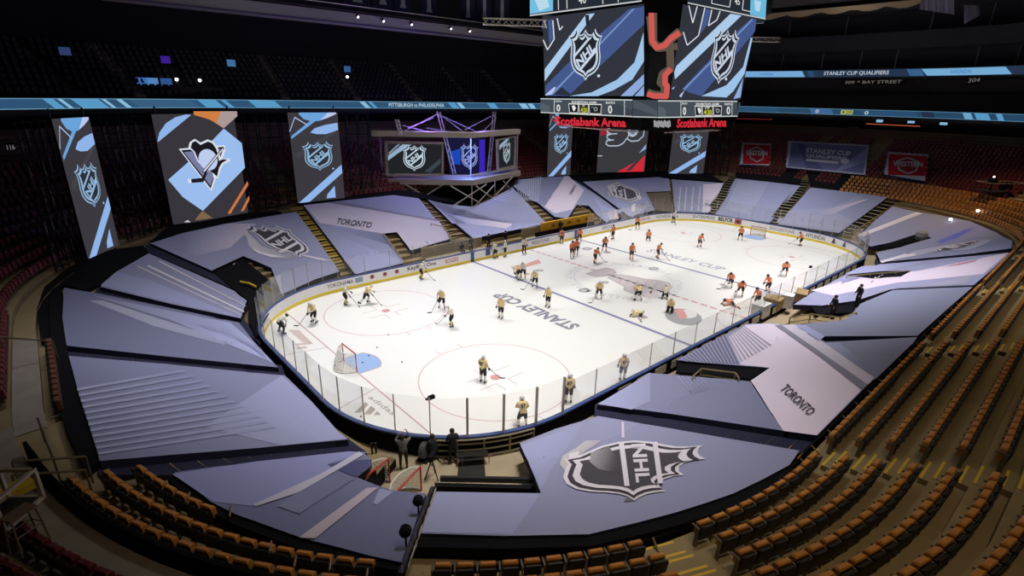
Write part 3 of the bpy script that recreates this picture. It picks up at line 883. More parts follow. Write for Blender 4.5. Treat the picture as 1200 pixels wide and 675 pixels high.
a, b_ = s_at((416, 327)), s_at((425, 324.5)); decal(g, [(a, .45), (b_, .45), (b_, .9), (a, .9)], C(150, 172, 196), bfm, 2, step=.006)
for px in ((436, 323), (451, 320.5), (465, 317.5)):
    a = s_at(px); decal(g, ell((a, .68), .22, .2, 10), C(196, 90, 84), bfm, 2, step=.006); decal(g, ell((a, .74), .1, .12, 8), DK, bfm, 3, step=.006)
ad('KeyBox One', (477.5, 315), (511, 308.5), .42, .92, C(40, 38, 44))
ad('ROGERS', (522, 303.5), (537, 300), .42, .9, C(206, 132, 128))
for px, cc in (((553.5, 299), C(58, 98, 148)), ((674.6, 275), C(84, 98, 150))):
    a = s_at(px, .6); decal(g, [(a-.22, .02), (a+.22, .02), (a+.22, BH), (a-.22, BH)], cc, bfm, 3, step=.006)
a, b_ = s_at((569, 292)), s_at((574.5, 291)); decal(g, [(a, .35), (b_, .35), (b_, 1.0), (a, 1.0)], C(92, 96, 156), bfm, 2, step=.006)
ad('FREIGHTLINER', (623, 284), (644, 279), .42, .85, C(150, 146, 160))
ad('GEICO', (705, 268.5), (717, 266), .45, .85, C(150, 150, 166))
ad('DISCOVER', (752, 256), (762, 255), .45, .85, C(206, 140, 140))
ad('HONDA', (769, 253.5), (786, 252.5), .45, .85, C(160, 158, 160))
ad('ENTERPRISE', (812, 253), (838, 255), .42, .85, C(140, 150, 146))
ad('BELFOR', (842, 256), (859, 258.5), .36, .92, C(34, 34, 38), .03)
a, b_ = s_at((861, 259)), s_at((869, 260.5)); decal(g, [(a, .3), (b_, .3), (b_, .98), (a, .98)], C(206, 96, 96), bfm, 2, step=.006)
decal(g, [((a+b_)/2-.35, .64), ((a+b_)/2, .4), ((a+b_)/2+.35, .64), ((a+b_)/2, .9)], DK, bfm, 3, step=.006)
ad('BRIDGESTONE', (902, 267.5), (931, 273), .45, .85, C(190, 170, 178))
ad('HYUNDAI', (945, 275), (967, 279.5), .38, .88, C(86, 92, 106))
for px in ((977, 282.5), (989.5, 286.5)):
    a = s_at(px); decal(g, [(a-.3, .36), (a+.25, .36), (a+.1, .95), (a-.1, .95)], C(96, 90, 100), bfm, 2, step=.006)
bd_ = g.build('rink_boards', [ADBOARD]); tag(bd_, 'white rink boards with sponsor lettering, yellow kick strip and blue cap rail', 'boards')
g = G(); sweep(g, RINK, [(-.012, .0), (-.012, .24), (0, .26)], bt)
g.build('kick_strip', M('kick_yellow', C(255, 226, 72), .5), bd_)
g = G(); sweep(g, RINK, [(-.01, BH-.06), (-.01, BH+.03), (.20, BH+.03), (.20, BH-.06)], bt, closed=True); g.build('cap_rail', BLUEP, bd_)
g = G(); sweep(g, RINK, [(.16, 0), (.16, BH)], bt); g.build('outer_wall', BLACKC, bd_)
for k in range(22):           # pale service panels along the near outer side
    x = -17+k*1.75
    g = G(); g.box((x, -12.955-.19, .60), (1.15, .04, .52)); g.build('service_panel', M('panel_beige', C(198, 188, 170), .6) if k == 0 else bpy.data.materials['panel_beige'], bd_)
# gate frame outside the near corner
g = G()
for t in np.linspace(7.50, 7.86, 5):
    (x, y), n = RINK.pt(t, .28); g.box((x, y, .52), (.09, .09, 1.0), 0, math.atan2(n[1], n[0]))
for z in (.12, .45, .78, 1.0):
    g.tube([(*RINK.pt(t, .28)[0], z) for t in np.linspace(7.50, 7.86, 9)], .045)
tag(g.build('slatted_gate', M('gate_wood', C(150, 138, 112), .7)), 'pale slatted gate frame outside the boards behind the dark standing person', 'gate')

# glass panes standing on the boards, each with its stanchion
def pane_group(t0, t1, pitch, h, skip, post_r, what):
    k = 0; root = thing('rink_glass', 'clear rink glass with slim posts '+what, 'glass', (*RINK.pt((t0+t1)/2, .09)[0], BH))
    ro = np.array(root.location)
    tcur = t0; spots = []
    for q in range(int(t0), int(math.ceil(t1))):
        a, e = max(t0, q), min(t1, q+1); L = arclen(RINK, q+.5, .1)*(e-a); n = max(1, round(L/pitch))
        spots += [(a+(e-a)*j/n, a+(e-a)*(j+1)/n) for j in range(n)]
    for (a, b_) in spots:
        m_ = (a+b_)/2
        if skip(m_): continue
        k += 1
        (x0, y0), n0 = RINK.pt(a, .09); (x1, y1), n1 = RINK.pt(b_, .09)
        px = .012*n0[0]; py = .012*n0[1]
        g = G()
        g.hexa([(x0, y0, BH+.03), (x1, y1, BH+.03), (x1+px, y1+py, BH+.03), (x0+px, y0+py, BH+.03),
                (x0, y0, h), (x1, y1, h), (x1+px, y1+py, h), (x0+px, y0+py, h)])
        g.v = [tuple(np.array(q)-ro) for q in g.v]
        o = g.build('glass_pane', GLASS, root)
        g = G(); g.box((x1+n1[0]*.03, y1+n1[1]*.03, (BH+h)/2+.02), (post_r*2, post_r*2, h-BH+.02), 0, math.atan2(n1[1], n1[0])); g.v = [tuple(np.array(q)-ro) for q in g.v]; g.build('stanchion', ALU, o)
pane_group(.0, 1.0, 2.4, 2.72, lambda m: False, .022, 'on the near side boards from the gate corner')
pane_group(1.0, 2.0, 1.5, 3.1, lambda m: False, .02, 'on the far near-side corner curve')
pane_group(2.0, 3.0, 1.8, 3.1, lambda m: False, .018, 'behind the far goal')
pane_group(3.0, 4.0, 1.5, 3.1, lambda m: False, .018, 'on the far corner beyond the yellow barrier')
pane_group(4.0, 5.0, 2.4, 2.72, lambda m: 4.30 < m < 4.68, .018, 'on the bench side boards')
pane_group(5.0, 6.0, 1.4, 3.1, lambda m: False, .018, 'on the corner curve below the shield cover')
pane_group(6.0, 7.0, 1.75, 3.1, lambda m: False, .022, 'behind the near goal')
pane_group(7.0, 7.5, 1.55, 3.1, lambda m: False, .022, 'on the near corner curve before the gate')
pane_group(7.5, 8.0, 1.65, 3.1, lambda m: False, .05, 'above the ice machine gate')
for px, lab in (((505.5, 465.5), 'small camera clamped to a stanchion near the gate glass'), ((950, 312.7), 'small camera clamped on top of the far near-side glass')):
    X = at_z(px, 2.95)
    g = G(); g.box(tuple(X), (.30, .16, .16)); g.tube([tuple(X), (X[0]+.2, X[1]+.2, X[2])], .02); g.lathe([(.05, -.1), (.07, .1)], (X[0]-.2, X[1], X[2]), 0, 8, Matrix.Rotation(1.57, 3, 'Y'))
    tag(g.build('glass_camera', BLACK), lab, 'camera')

# goals
def goal(loc, rz, label, blue=True):
    r = thing('hockey_goal', label, 'goal', loc, rz)      # opening towards +x
    W, H, D = .915, 1.22, 1.0
    g = G(); g.tube([(0, -W, 0), (0, -W, H), (0, W, H), (0, W, 0)], .042, n=8); g.build('goal_frame', REDP, r)
    base = [(0, W, .05)]+[(-D*math.sin(a)*1.0, W*math.cos(a), .05) for a in np.linspace(.15, math.pi-.15, 13)]+[(0, -W, .05)]
    g = G(); g.tube(base, .04, n=6); g.build('base_frame', WHITEP, r)
    tops = [(0, W, H)]+[(-.55*math.sin(a), W*math.cos(a)*.98, H-.02) for a in np.linspace(.15, math.pi-.15, 13)]+[(0, -W, H)]
    g = G(); g.tube(tops, .028, n=6); g.build('top_shelf', WHITEP, r)
    g = G()
    for a in range(15):
        for q in range(7):
            k = q/6
            if a < 14: pass
        g.tube([tops[a], tuple((np.array(tops[a])+np.array(base[a]))/2+np.array((-.04, 0, 0))), base[a]], .008, n=4)
    for k in np.linspace(.08, .92, 9):
        g.tube([tuple(np.array(tops[a])*(1-k)+np.array(base[a])*k) for a in range(15)], .008, n=4)
    for a in range(1, 14):
        g.tube([tops[a], (0, tops[a][1], H)], .008, n=4)
    for k in np.linspace(.1, .9, 5):
        g.tube([(tops[a][0]*k, tops[a][1], H-.01) for a in range(15)], .007, n=4)
    g.build('net_cords', NETM, r)
    g = G(); P = []; F = []
    for a in range(15): P += [tops[a], base[a]]
    for a in range(14): F.append((2*a, 2*a+1, 2*a+3, 2*a+2))
    g.add(P, F); g.build('net_mesh', NETFAB, r)
    return r
NETFAB = glass_mat('net_weave', (1, 1, 1, 1), .28)
goal((-27.13, 0, 0), 0, 'red framed hockey goal on the ice in front of the light blue crease, near end')
goal((27.13, 0, 0), math.pi, 'small far hockey goal on the ice in front of the far end boards')
for a, b_, lab in (((455, 537.5), (426, 561), 'spare hockey goal parked on the floor behind the boards, beside the front cover corner'), ((492.5, 547), (466, 575), 'spare hockey goal parked on the floor nearest the cable aisle')):
    A = at_z(a, 1.22); u = at_z(b_, 1.22)-A; ang = math.atan2(u[1], u[0])
    c = A+u/np.linalg.norm(u)*.915
    goal((c[0], c[1], 0), ang+math.pi/2, lab)
# loose pucks
for k, px in enumerate(((432, 417), (425, 425), (471, 424.5), (455, 392.5), (442, 407.5), (423, 488.5))):
    X = at_z(px); g = G(); g.lathe([(.05, 0), (.055, .008), (.055, .022), (.05, .03)], (X[0], X[1], .008), 0, 12)
    tag(g.build('puck', BLACK), ['black puck in the upper half of the blue crease', 'black puck in the lower half of the blue crease', 'black puck alone on the ice in front of the crease', 'black puck on the rim of the upper face-off circle', 'black puck at the nose of the crease', 'black puck behind the goal line by the three-bar mark'][k], 'puck', 'loose pucks')
# ================================================================== printed covers over the seats
BASE, BASE2, PALE, WHT, MIDB, DEEP = C(158, 160, 192), C(142, 144, 176), C(226, 212, 228), C(240, 234, 242), C(170, 173, 212), C(124, 126, 154)
SIL, DKG = C(214, 208, 214), C(66, 62, 70)
def cover(label, poly, col, draw=None, col2=None, d=None, skirt=.42, name='seat_cover', cat='seat cover', off=0.0, mat=None, sides=None):
    g = G(); fm = lambda p, o=0.0: on_bowl(p, off+o)
    decal(g, poly, col, fm, 0, col2, d, L=8)
    if draw: draw(g, fm)
    o = g.build(name, mat or FABRIC); tag(o, label, cat, 'printed seat covers' if mat is None else None)
    # hanging skirt all round
    E = []
    n = len(poly)
    for i in range(n):
        a, b = np.array(poly[i], float), np.array(poly[(i+1) % n], float)
        k = max(1, int(math.dist(a, b)/14))
        E += [tuple(a+(b-a)*j/k) for j in range(k)]
    X = fm(E); m = len(E); P = [tuple(x) for x in X]+[(x[0], x[1], x[2]-skirt) for x in X]
    g = G(); g.add(P, [(i, (i+1) % m, m+(i+1) % m, m+i) for i in range(m)])
    g.build('skirt', SKIRT if mat is None else mat, o)
    return o
def D(g, fm, poly, col, layer=1, col2=None, d=None, L=8): decal(g, poly, col, fm, layer, col2, d, L=L)
def strips(g, fm, a0, a1, b0, b1, n, col, frac=.45, layer=2, col2=None):
    """n narrow printed stripes between line a0-a1 and line b0-b1"""
    a0, a1, b0, b1 = (np.array(q, float) for q in (a0, a1, b0, b1))
    for i in range(n):
        k0, k1 = i/n, (i+frac)/n
        p = [a0+(b0-a0)*k0, a1+(b1-a1)*k0, a1+(b1-a1)*k1, a0+(b0-a0)*k1]
        D(g, fm, p, col, layer, col2, (p[0], p[1]) if col2 else None)

def t1(g, fm):
    D(g, fm, [(330, 440), (362, 468), (396, 506), (407, 514), (330, 522), (240, 500)], MIDB, 1, BASE, ((400, 500), (260, 470)))
    strips(g, fm, (90, 455), (215, 433), (117, 537), (330, 505), 12, C(186, 188, 218), .4, 2, C(150, 153, 190))
cover('large lowest blue-grey seat cover with fine pale stripes in its outer half', [(80.6, 417), (200, 427), (300, 437), (334, 440), (365, 470), (396, 505), (408, 515), (300, 525), (200, 533), (117, 540), (107, 505), (92, 460)], BASE2, t1)
def t2(g, fm):
    D(g, fm, [(104, 352), (120, 352), (210, 381), (275, 402), (262, 404), (180, 382)], C(176, 176, 198), 1, BASE, ((140, 358), (265, 402)))
    D(g, fm, [(108, 346), (270, 378), (298, 402), (320, 425), (200, 375)], MIDB, 1, BASE, ((270, 380), (180, 372)))
    strips(g, fm, (225, 380), (300, 404), (265, 378), (322, 430), 14, C(180, 184, 222), .35, 2)
cover('blue-grey seat cover with one soft white streak, behind the near goal', [(75, 337), (118, 344.5), (200, 361), (280, 378), (300, 403), (326, 430.5), (300, 428), (200, 418), (78, 405), (73, 372)], C(126, 128, 158), t2)
def t3(g, fm):
    D(g, fm, [(118, 334), (136, 318.6), (176, 328), (281, 372), (200, 354)], MIDB, 1)
    for a, b, w in (((172, 312), (286, 366), 1.6), ((185, 306), (288, 359), .7), ((160, 312), (284, 370), .6)):
        D(g, fm, [(a[0], a[1]), (a[0]+2, a[1]-w), (b[0], b[1]-w), b], WHT, 2)
cover('narrow blue-grey seat cover with thin white lines below the dark vomitory', [(118, 336), (136, 318.6), (174, 297), (225, 319), (275, 341), (289, 352), (282, 373), (200, 356)], BASE, t3)
def t4(g, fm):
    D(g, fm, [(190, 281), (265, 262), (300, 262), (270, 290), (230, 300)], PALE, 1, BASE, ((290, 275), (215, 285)))
    Zt = lambda *p: Z(260, 250, 8.571, *p)
    D(g, fm, Zt((205, 190), (255, 180), (400, 330), (600, 395), (740, 410), (780, 440), (650, 465), (480, 440), (330, 385), (270, 320), (255, 250)), SIL, 2, C(160, 160, 180), ((290, 290), (345, 303)))
    D(g, fm, Zt((300, 340), (400, 390), (560, 425), (640, 435), (500, 440), (360, 400)), WHT, 3)
    shield(g, (328.8, 281.9), (52.3, 1.65), (-37.6, -31.5), fm, 3, WHT, C(88, 84, 92), C(78, 74, 80), L=8, tq=((330, 283), (19, -10.5), (-8.2, -7.2)))
    D(g, fm, Zt((800, 425), (830, 415), (1090, 470), (1000, 470)), PALE, 2)
cover('corner seat cover with a tilted silver league shield beside the gold stairs', [(176, 285), (214, 273), (260, 263), (300, 256), (347, 248), (372, 281), (398, 318), (370, 327), (330, 345), (318, 314), (300, 306), (285, 300), (267, 309), (248, 317)], BASE, t4)
def t5(g, fm):
    D(g, fm, Z(300, 170, 3.97, (222, 280), (335, 268), (850, 352), (905, 435), (720, 490), (655, 405), (590, 412), (300, 365)), PALE, 1, C(196, 188, 206), ((370, 250), (520, 270)))
    D(g, fm, Z(300, 170, 3.97, (340, 268), (395, 263), (870, 352), (850, 355)), C(140, 138, 158), 2)
    D(g, fm, Z(300, 170, 3.97, (300, 362), (590, 412), (640, 470), (470, 420)), MIDB, 1, DEEP, ((380, 262), (450, 285)))
    letters(g, 'TORONTO', (393, 262), (41, 5.2), (3.2, -6.6), C(70, 66, 76), lambda p, o=0: fm(p, o), 4)
    D(g, fm, Z(300, 170, 3.97, (310, 380), (430, 440), (690, 540), (470, 600)), BASE, 1, MIDB, ((380, 270), (440, 320)))
cover('pale seat cover printed with a city name on the bench side', [(355.5, 240.5), (410, 234), (461, 228.5), (491, 232.5), (510, 256), (528, 280), (503, 287), (481, 293), (473, 282), (465, 271), (449, 273), (461, 290), (474, 308), (445, 315), (416, 321), (386, 281)], BASE, t5)
def t6(g, fm):
    D(g, fm, [(502, 234), (530, 262), (600, 262), (640, 262), (610, 268), (556, 279)], MIDB, 1, BASE, ((540, 275), (540, 245)))
    D(g, fm, [(520, 249), (552, 256), (600, 262), (596, 268), (548, 262)], PALE, 2, MIDB, ((590, 268), (540, 255)))
    strips(g, fm, (575, 233), (598, 221), (606, 240), (622, 243), 9, C(190, 192, 214), .4, 2)
cover('blue seat cover with soft streaks under the broadcast stage', [(501, 234), (526, 240), (552, 242), (577, 233), (600, 219), (620, 240), (640, 261), (600, 269), (554, 279), (529, 258)], BASE, t6)
def t7(g, fm):
    D(g, fm, Z(600, 170, 3.97, (240, 145), (265, 145), (335, 210), (280, 300), (200, 318), (150, 285)), PALE, 1)
    D(g, fm, Z(600, 170, 3.97, (150, 150), (245, 145), (155, 282), (75, 250)), BASE2, 1)
    strips(g, fm, (602, 214), (612, 235), (636, 206), (632, 236), 12, C(186, 188, 210), .4, 2)
    letters(g, 'TORONTO', (669, 229), (6.5, -11), (-2.2, -2), C(70, 66, 80), fm, 4)
    D(g, fm, Z(600, 170, 3.97, (380, 240), (440, 290), (520, 305), (440, 355)), MIDB, 1)
cover('seat cover with a broad pale band above the yellow barrier', [(601, 218), (605, 210.5), (635, 208), (665, 206.5), (697, 227), (726, 247), (711, 261), (700, 252), (690, 241), (676, 240), (665, 256), (650, 254), (632, 239)], BASE, t7)
def t8(g, fm):
    D(g, fm, Z(600, 170, 3.97, (470, 240), (530, 265), (620, 240), (640, 280), (560, 335), (500, 300)), MIDB, 1)
    Zt = lambda *p: Z(640, 200, 7.5, *p)
    D(g, fm, Zt((535, 130), (640, 100), (780, 190), (840, 225), (830, 260), (760, 275), (690, 260), (610, 225), (560, 190)), SIL, 2)
    D(g, fm, Zt((700, 180), (760, 190), (780, 240), (720, 255)), MIDB, 3)
    shield(g, (732.7, 226.1), (11.3, -15.7), (-31, -10.5), fm, 3, WHT, C(96, 92, 108), C(92, 88, 104), L=8, tq=((727.3, 226.7), (-2, -10.5), (-5.5, -.5)))
    D(g, fm, Zt((795, 215), (835, 225), (835, 255), (800, 250)), WHT, 9)
    D(g, fm, Zt((755, 290), (785, 285), (778, 360), (750, 358)), WHT, 2)
    D(g, fm, Zt((530, 360), (610, 345), (640, 420), (560, 430)), PALE, 1, BASE, ((720, 250), (700, 240)))
cover('corner seat cover with a small silver shield and blue light on it', [(683, 213), (727, 210), (771, 207.5), (784, 209.5), (786, 224), (757, 225), (763, 236), (768, 246), (752, 250), (737, 253.5), (729, 247), (706, 230)], BASE, t8)
def t9(g, fm):
    for x in (797, 804, 812, 820): D(g, fm, [(x, 219), (x+1.4, 219), (x-1, 247), (x-2.6, 247)], C(206, 204, 218), 2)
    D(g, fm, [(824, 216), (848, 214.5), (832, 248), (823, 249)], PALE, 1)
cover('small seat cover with white upright streaks at the far corner', [(787, 210), (848, 214.5), (839, 232), (830, 249.5), (791, 248)], BASE, t9)
def t10(g, fm):
    strips(g, fm, (866, 211), (850, 245), (902, 214), (880, 252), 13, C(186, 188, 210), .4, 2)
cover('seat cover with a fan of fine stripes between two light-treaded stairs', [(862, 209), (900, 213), (938, 217.5), (920, 240), (902, 261), (868, 256), (838, 251), (850, 230)], BASE, t10)
def t11(g, fm):
    D(g, fm, Z(900, 170, 3.97, (60, 310), (300, 290), (420, 235), (450, 245), (310, 310), (395, 350), (330, 400), (40, 360)), C(170, 170, 196), 1)
    D(g, fm, Z(900, 170, 3.97, (180, 325), (440, 255), (470, 250), (300, 320)), PALE, 2, BASE, ((1010, 235), (950, 250)))
cover('wide seat cover with one pale diagonal streak behind the far goal', [(950, 219.5), (995, 225), (1041, 230.5), (1012, 252), (983, 273), (948, 268), (912, 263), (931, 241)], BASE, t11)
def t12(g, fm):
    D(g, fm, Z(900, 170, 3.97, (580, 285), (700, 312), (420, 420), (500, 350)), MIDB, 1, BASE, ((1040, 245), (1020, 270)))
    D(g, fm, Z(900, 170, 3.97, (420, 415), (690, 310), (720, 318), (440, 425)), WHT, 2)
    Zt = lambda *p: Z(1050, 220, 7.94, *p)
    D(g, fm, Zt((130, 600), (300, 560), (560, 520), (800, 484), (890, 484), (840, 520), (780, 545), (680, 580), (420, 580), (200, 630)), C(190, 190, 216), 2)
    shield(g, (1121, 288.5), (-17, 8.5), (44, -7.2), fm, 3, WHT, C(100, 96, 112), C(86, 82, 92), L=8)
    D(g, fm, Zt((0, 640), (200, 600), (210, 625), (20, 660)), WHT, 2)
    D(g, fm, Zt((370, 500), (640, 390), (740, 370), (560, 470), (420, 520)), C(120, 124, 214), 1, BASE, ((1120, 272), (1050, 285)))
    D(g, fm, Z(900, 170, 3.97, (520, 540), (640, 505), (650, 515), (530, 548)), WHT, 3)
cover('far corner seat cover with a stretched silver shield below the amber seats', [(1047, 242.5), (1074, 248), (1100, 252), (1137, 259), (1167, 272), (1186, 282), (1185, 291), (1140, 297), (1100, 301), (1032, 307), (1027, 296), (1060, 288), (1092, 279), (1078, 273), (1044, 284), (1020, 289), (1004, 276), (1025, 259)], BASE, t12)
def t13(g, fm):
    D(g, fm, Z(900, 170, 3.97, (200, 675), (420, 610), (700, 585), (1120, 500), (1000, 600), (600, 640), (300, 700)), PALE, 1)
    D(g, fm, [(1000, 345), (1090, 333), (1142, 322), (1130, 333), (1046, 338)], C(170, 168, 188), 2)
    D(g, fm, Z(1050, 300, 7.94, (450, 100), (600, 62), (760, 30), (740, 45), (600, 78)), C(214, 150, 170), 3)
    D(g, fm, [(1010, 312), (1090, 306), (1040, 316), (985, 333), (992, 320)], MIDB, 1)
cover('pale banded seat cover running along the far near-side boards', [(1031, 309.5), (1090, 304.5), (1184, 296), (1160, 318), (1141, 334), (1046, 338.5), (1004, 352), (964, 358), (930, 357), (950, 344), (990, 322)], BASE, t13)
cover('plain grey seat cover beside the two dark-clothed people', [(1046, 340), (1090, 338), (1140, 336), (1108, 364), (1075, 393.5), (967, 394), (935, 380), (990, 375), (1004, 362), (1008, 356)], C(140, 145, 170))
def t15(g, fm):
    D(g, fm, [(874, 381), (900, 379), (912, 380), (1010, 456), (957, 510), (918, 505), (880, 446), (902, 431), (856, 426), (840, 404)], C(250, 234, 252), 1, C(232, 222, 240), ((940, 470), (880, 390)))
    D(g, fm, Z(900, 380, 7.94, (60, 5), (130, 10), (930, 560), (870, 605), (480, 300)), C(146, 144, 162), 3)
    D(g, fm, Z(900, 380, 7.94, (130, 10), (240, 0), (520, 170), (990, 495), (930, 560)), C(216, 210, 226), 3)
    D(g, fm, Z(900, 380, 7.94, (230, 0), (345, 5), (530, 110), (470, 160)), MIDB, 3)
    D(g, fm, Z(900, 380, 7.94, (520, 170), (660, 170), (870, 330), (990, 490)), C(160, 163, 196), 3, C(140, 144, 170), ((985, 410), (1015, 420)))
    D(g, fm, [(1075, 395), (1070, 402), (1025, 445), (1008, 425), (985, 402), (967, 401)], C(142, 146, 172), 2)
    D(g, fm, [(796, 422), (851, 391), (868, 427), (822, 425)], C(160, 160, 190), 2)
    strips(g, fm, (796, 422), (806, 424), (851, 391), (868, 426), 15, C(108, 110, 140), .45, 3)
    strips(g, fm, (851, 391), (869, 424), (873, 381), (907, 403), 9, C(172, 168, 192), .42, 3)
    letters(g, 'TORONTO', (913, 456), (34, 31), (10, -6.5), C(84, 78, 90), fm, 5)
cover('large pale seat cover printed with a city name beside the near-side open seats', [(874, 379.5), (905, 378.5), (935, 382), (967, 401), (1069, 402), (1040, 430), (1012, 456), (958, 510), (925, 506), (902, 482), (882, 447), (902, 431), (862, 428), (822, 425), (793, 422), (830, 402)], BASE, t15)
def t16(g, fm):
    strips(g, fm, (793, 440), (812, 462), (824, 442), (838, 455), 6, C(176, 176, 204), .35, 2, BASE2)
    D(g, fm, [(701, 473), (745, 447), (762, 437), (762, 470), (740, 480)], MIDB, 1, BASE, ((720, 462), (765, 460)))
cover('plain blue-grey seat cover under the railed opening beside the pale city cover', [(700, 474), (730, 456), (760, 437), (800, 440), (838, 443), (879, 447), (902, 483), (920, 505), (860, 496), (780, 484)], BASE2, t16)
def t17(g, fm):
    D(g, fm, [(672, 500), (690, 490), (650, 545), (634, 574), (610, 522)], MIDB, 1, BASE, ((640, 520), (680, 530)))
    D(g, fm, [(512, 577), (634, 578), (600, 626), (493, 624)], MIDB, 1)
    Zt = lambda *p: Z(640, 490, 5.714, *p)
    D(g, fm, Zt((265, 150), (200, 200), (110, 250), (90, 310), (130, 360), (260, 420), (450, 450), (560, 470), (520, 560), (600, 550), (480, 440), (300, 390), (230, 320), (240, 240), (330, 180), (370, 150)), SIL, 2, C(120, 116, 128), ((655, 540), (740, 580)))
    D(g, fm, Zt((150, 240), (220, 220), (210, 330), (300, 400), (170, 340)), WHT, 3, SIL, ((670, 535), (690, 560)))
    shield(g, (733, 547.5), (-75.5, 61.5), (117.6, 15.2), fm, 3, WHT, C(74, 68, 76), C(84, 80, 86), L=8, tq=((751, 542.5), (6, 45), (20, -1)))
    D(g, fm, Zt((300, 230), (420, 190), (480, 270), (470, 370), (350, 340), (290, 290)), C(176, 170, 176), 7, C(84, 80, 86), ((692, 538), (720, 545)))
    D(g, fm, Zt((505, 25), (520, 25), (525, 130), (505, 130)), PALE, 2)
cover('front seat cover bearing the largest silver league shield', [(701, 487.5), (780, 501), (860, 515), (937, 528), (925, 545), (895, 561), (860, 578), (825, 590), (790, 601), (740, 614), (690, 626), (590, 628), (493, 625), (502, 600), (511, 576), (570, 577), (634, 578), (621, 545), (609, 519), (650, 503)], BASE, t17)
def t18(g, fm):
    Zt = lambda *p: Z(300, 505, 3.97, *p)
    D(g, fm, Zt((-390, 200), (0, 142), (430, 95), (520, 100), (330, 155), (360, 175), (0, 350), (-200, 330)), C(158, 160, 208), 1)
    D(g, fm, Zt((330, 155), (410, 142), (530, 132), (540, 160), (470, 215), (380, 180)), C(88, 90, 130), 2)
    D(g, fm, Zt((480, 95), (500, 110), (200, 285), (0, 350), (-10, 340), (300, 200)), C(206, 204, 222), 3)
    D(g, fm, Zt((515, 265), (570, 262), (275, 500), (200, 495)), C(206, 192, 206), 3)
    D(g, fm, Zt((575, 268), (640, 282), (560, 345), (545, 335)), MIDB, 2)
    D(g, fm, Zt((290, 215), (470, 215), (200, 385), (100, 350)), C(128, 130, 162), 2, BASE2, ((400, 570), (340, 595)))
cover('front corner seat cover with crossing white bands beside the cable aisle', [(204, 553.5), (250, 547), (300, 542), (360, 535), (425, 529.5), (435, 538), (418, 559), (440, 568), (461, 575), (499, 578), (485, 618), (471, 659), (433, 651), (400, 642), (368, 634), (350, 629), (300, 611), (277, 603), (247, 588)], C(126, 129, 164), t18)

# black cloth over the rows between covers and hanging boards
cover('black cloth below the first and second boards', [(75, 333), (88, 318), (103, 305), (140, 291), (168, 288), (174, 296), (136, 317.5), (118, 333), (100, 340)], (0, 0, 0, 1), None, None, None, .3, 'drape', 'drape', -.15, BLACKC)
cover('black cloth strip between the shield corner cover and the second board', [(176, 283.5), (200, 262), (250, 256), (295, 249), (325, 247), (330, 249), (300, 255), (214, 272)], (0, 0, 0, 1), None, None, None, .3, 'drape', 'drape', -.1, BLACKC)
cover('black cloth strip behind the fanned stripe cover at the far end', [(863, 194), (940, 203), (938, 216), (900, 212), (862, 207.5)], (0, 0, 0, 1), None, None, None, .3, 'drape', 'drape', 0, BLACKC)
cover('black cloth strip behind the wide diagonal streak cover at the far end', [(947, 203), (1000, 209), (1045, 217), (1042, 230), (995, 224), (951, 218)], (0, 0, 0, 1), None, None, None, .3, 'drape', 'drape', 0, BLACKC)
cover('black cloth strip along the covers below the hanging boards, bench side', [(356, 239), (349, 238), (404, 231), (463, 222), (495, 226), (560, 212), (640, 206), (760, 201), (830, 203), (848, 213), (787, 209), (771, 206.5), (683, 212), (664, 205.5), (602, 209.5), (552, 240), (500, 233), (461, 227.5)], (0, 0, 0, 1), None, None, None, .3, 'drape', 'drape', -.12, BLACKC)
cover('black cloth edge hanging at the outer side of the striped cover', [(72, 338), (74.5, 372), (77.5, 405), (91, 460), (106, 505), (116, 541), (98, 548), (76, 500), (63, 455), (59, 400), (58, 350)], (0, 0, 0, 1), None, None, None, .6, 'drape', 'drape', -.12, BLACKC)

# navy sheets added to darken the slots between neighbouring covers
def slot(lab, poly, off=-.30): cover(lab, poly, (0, 0, 0, 1), None, None, None, .25, 'slot_dark_sheet', 'cloth', off, SKIRT)
slot('added navy sheet darkening the slot between the striped cover and the white streak cover', [(72, 402), (200, 414), (330, 428), (336, 444), (300, 441), (200, 431), (78, 421)])
slot('added navy sheet darkening the slot below the narrow white line cover', [(112, 332), (200, 352), (284, 370), (306, 404), (280, 382), (200, 365), (112, 348)])
slot('added navy sheet darkening the slot under the largest striped cover, above the amber seats', [(112, 537), (200, 529), (300, 521), (404, 511), (430, 530), (360, 540), (300, 546), (204, 557), (116, 556)], -.34)
slot('added navy sheet darkening the slot above the front shield cover', [(697, 470), (780, 480), (860, 493), (925, 503), (962, 508), (938, 532), (860, 519), (780, 505), (697, 491)])
slot('added navy sheet darkening the slot between the white line cover and the shield corner cover', [(166, 292), (177, 284), (248, 316), (285, 300), (293, 352), (275, 339), (225, 317), (172, 296)], -.2)
slot('added navy sheet darkening the slot by the plain grey cover', [(964, 390), (1020, 390), (1078, 390), (1068, 405), (1010, 405), (960, 403)])
slot('added navy sheet darkening the slot under the far pale banded cover', [(1040, 334), (1090, 334), (1145, 330), (1138, 340), (1090, 342), (1040, 343)])
slot('added navy sheet darkening the slot under the stretched shield cover', [(1026, 303), (1090, 301), (1188, 290), (1184, 300), (1100, 307), (1026, 312)])
slot('added navy sheet darkening the slot beside the narrow steps over the yellow barrier', [(662, 205), (668, 205), (700, 225), (736, 252), (708, 264), (726, 247), (697, 228)])

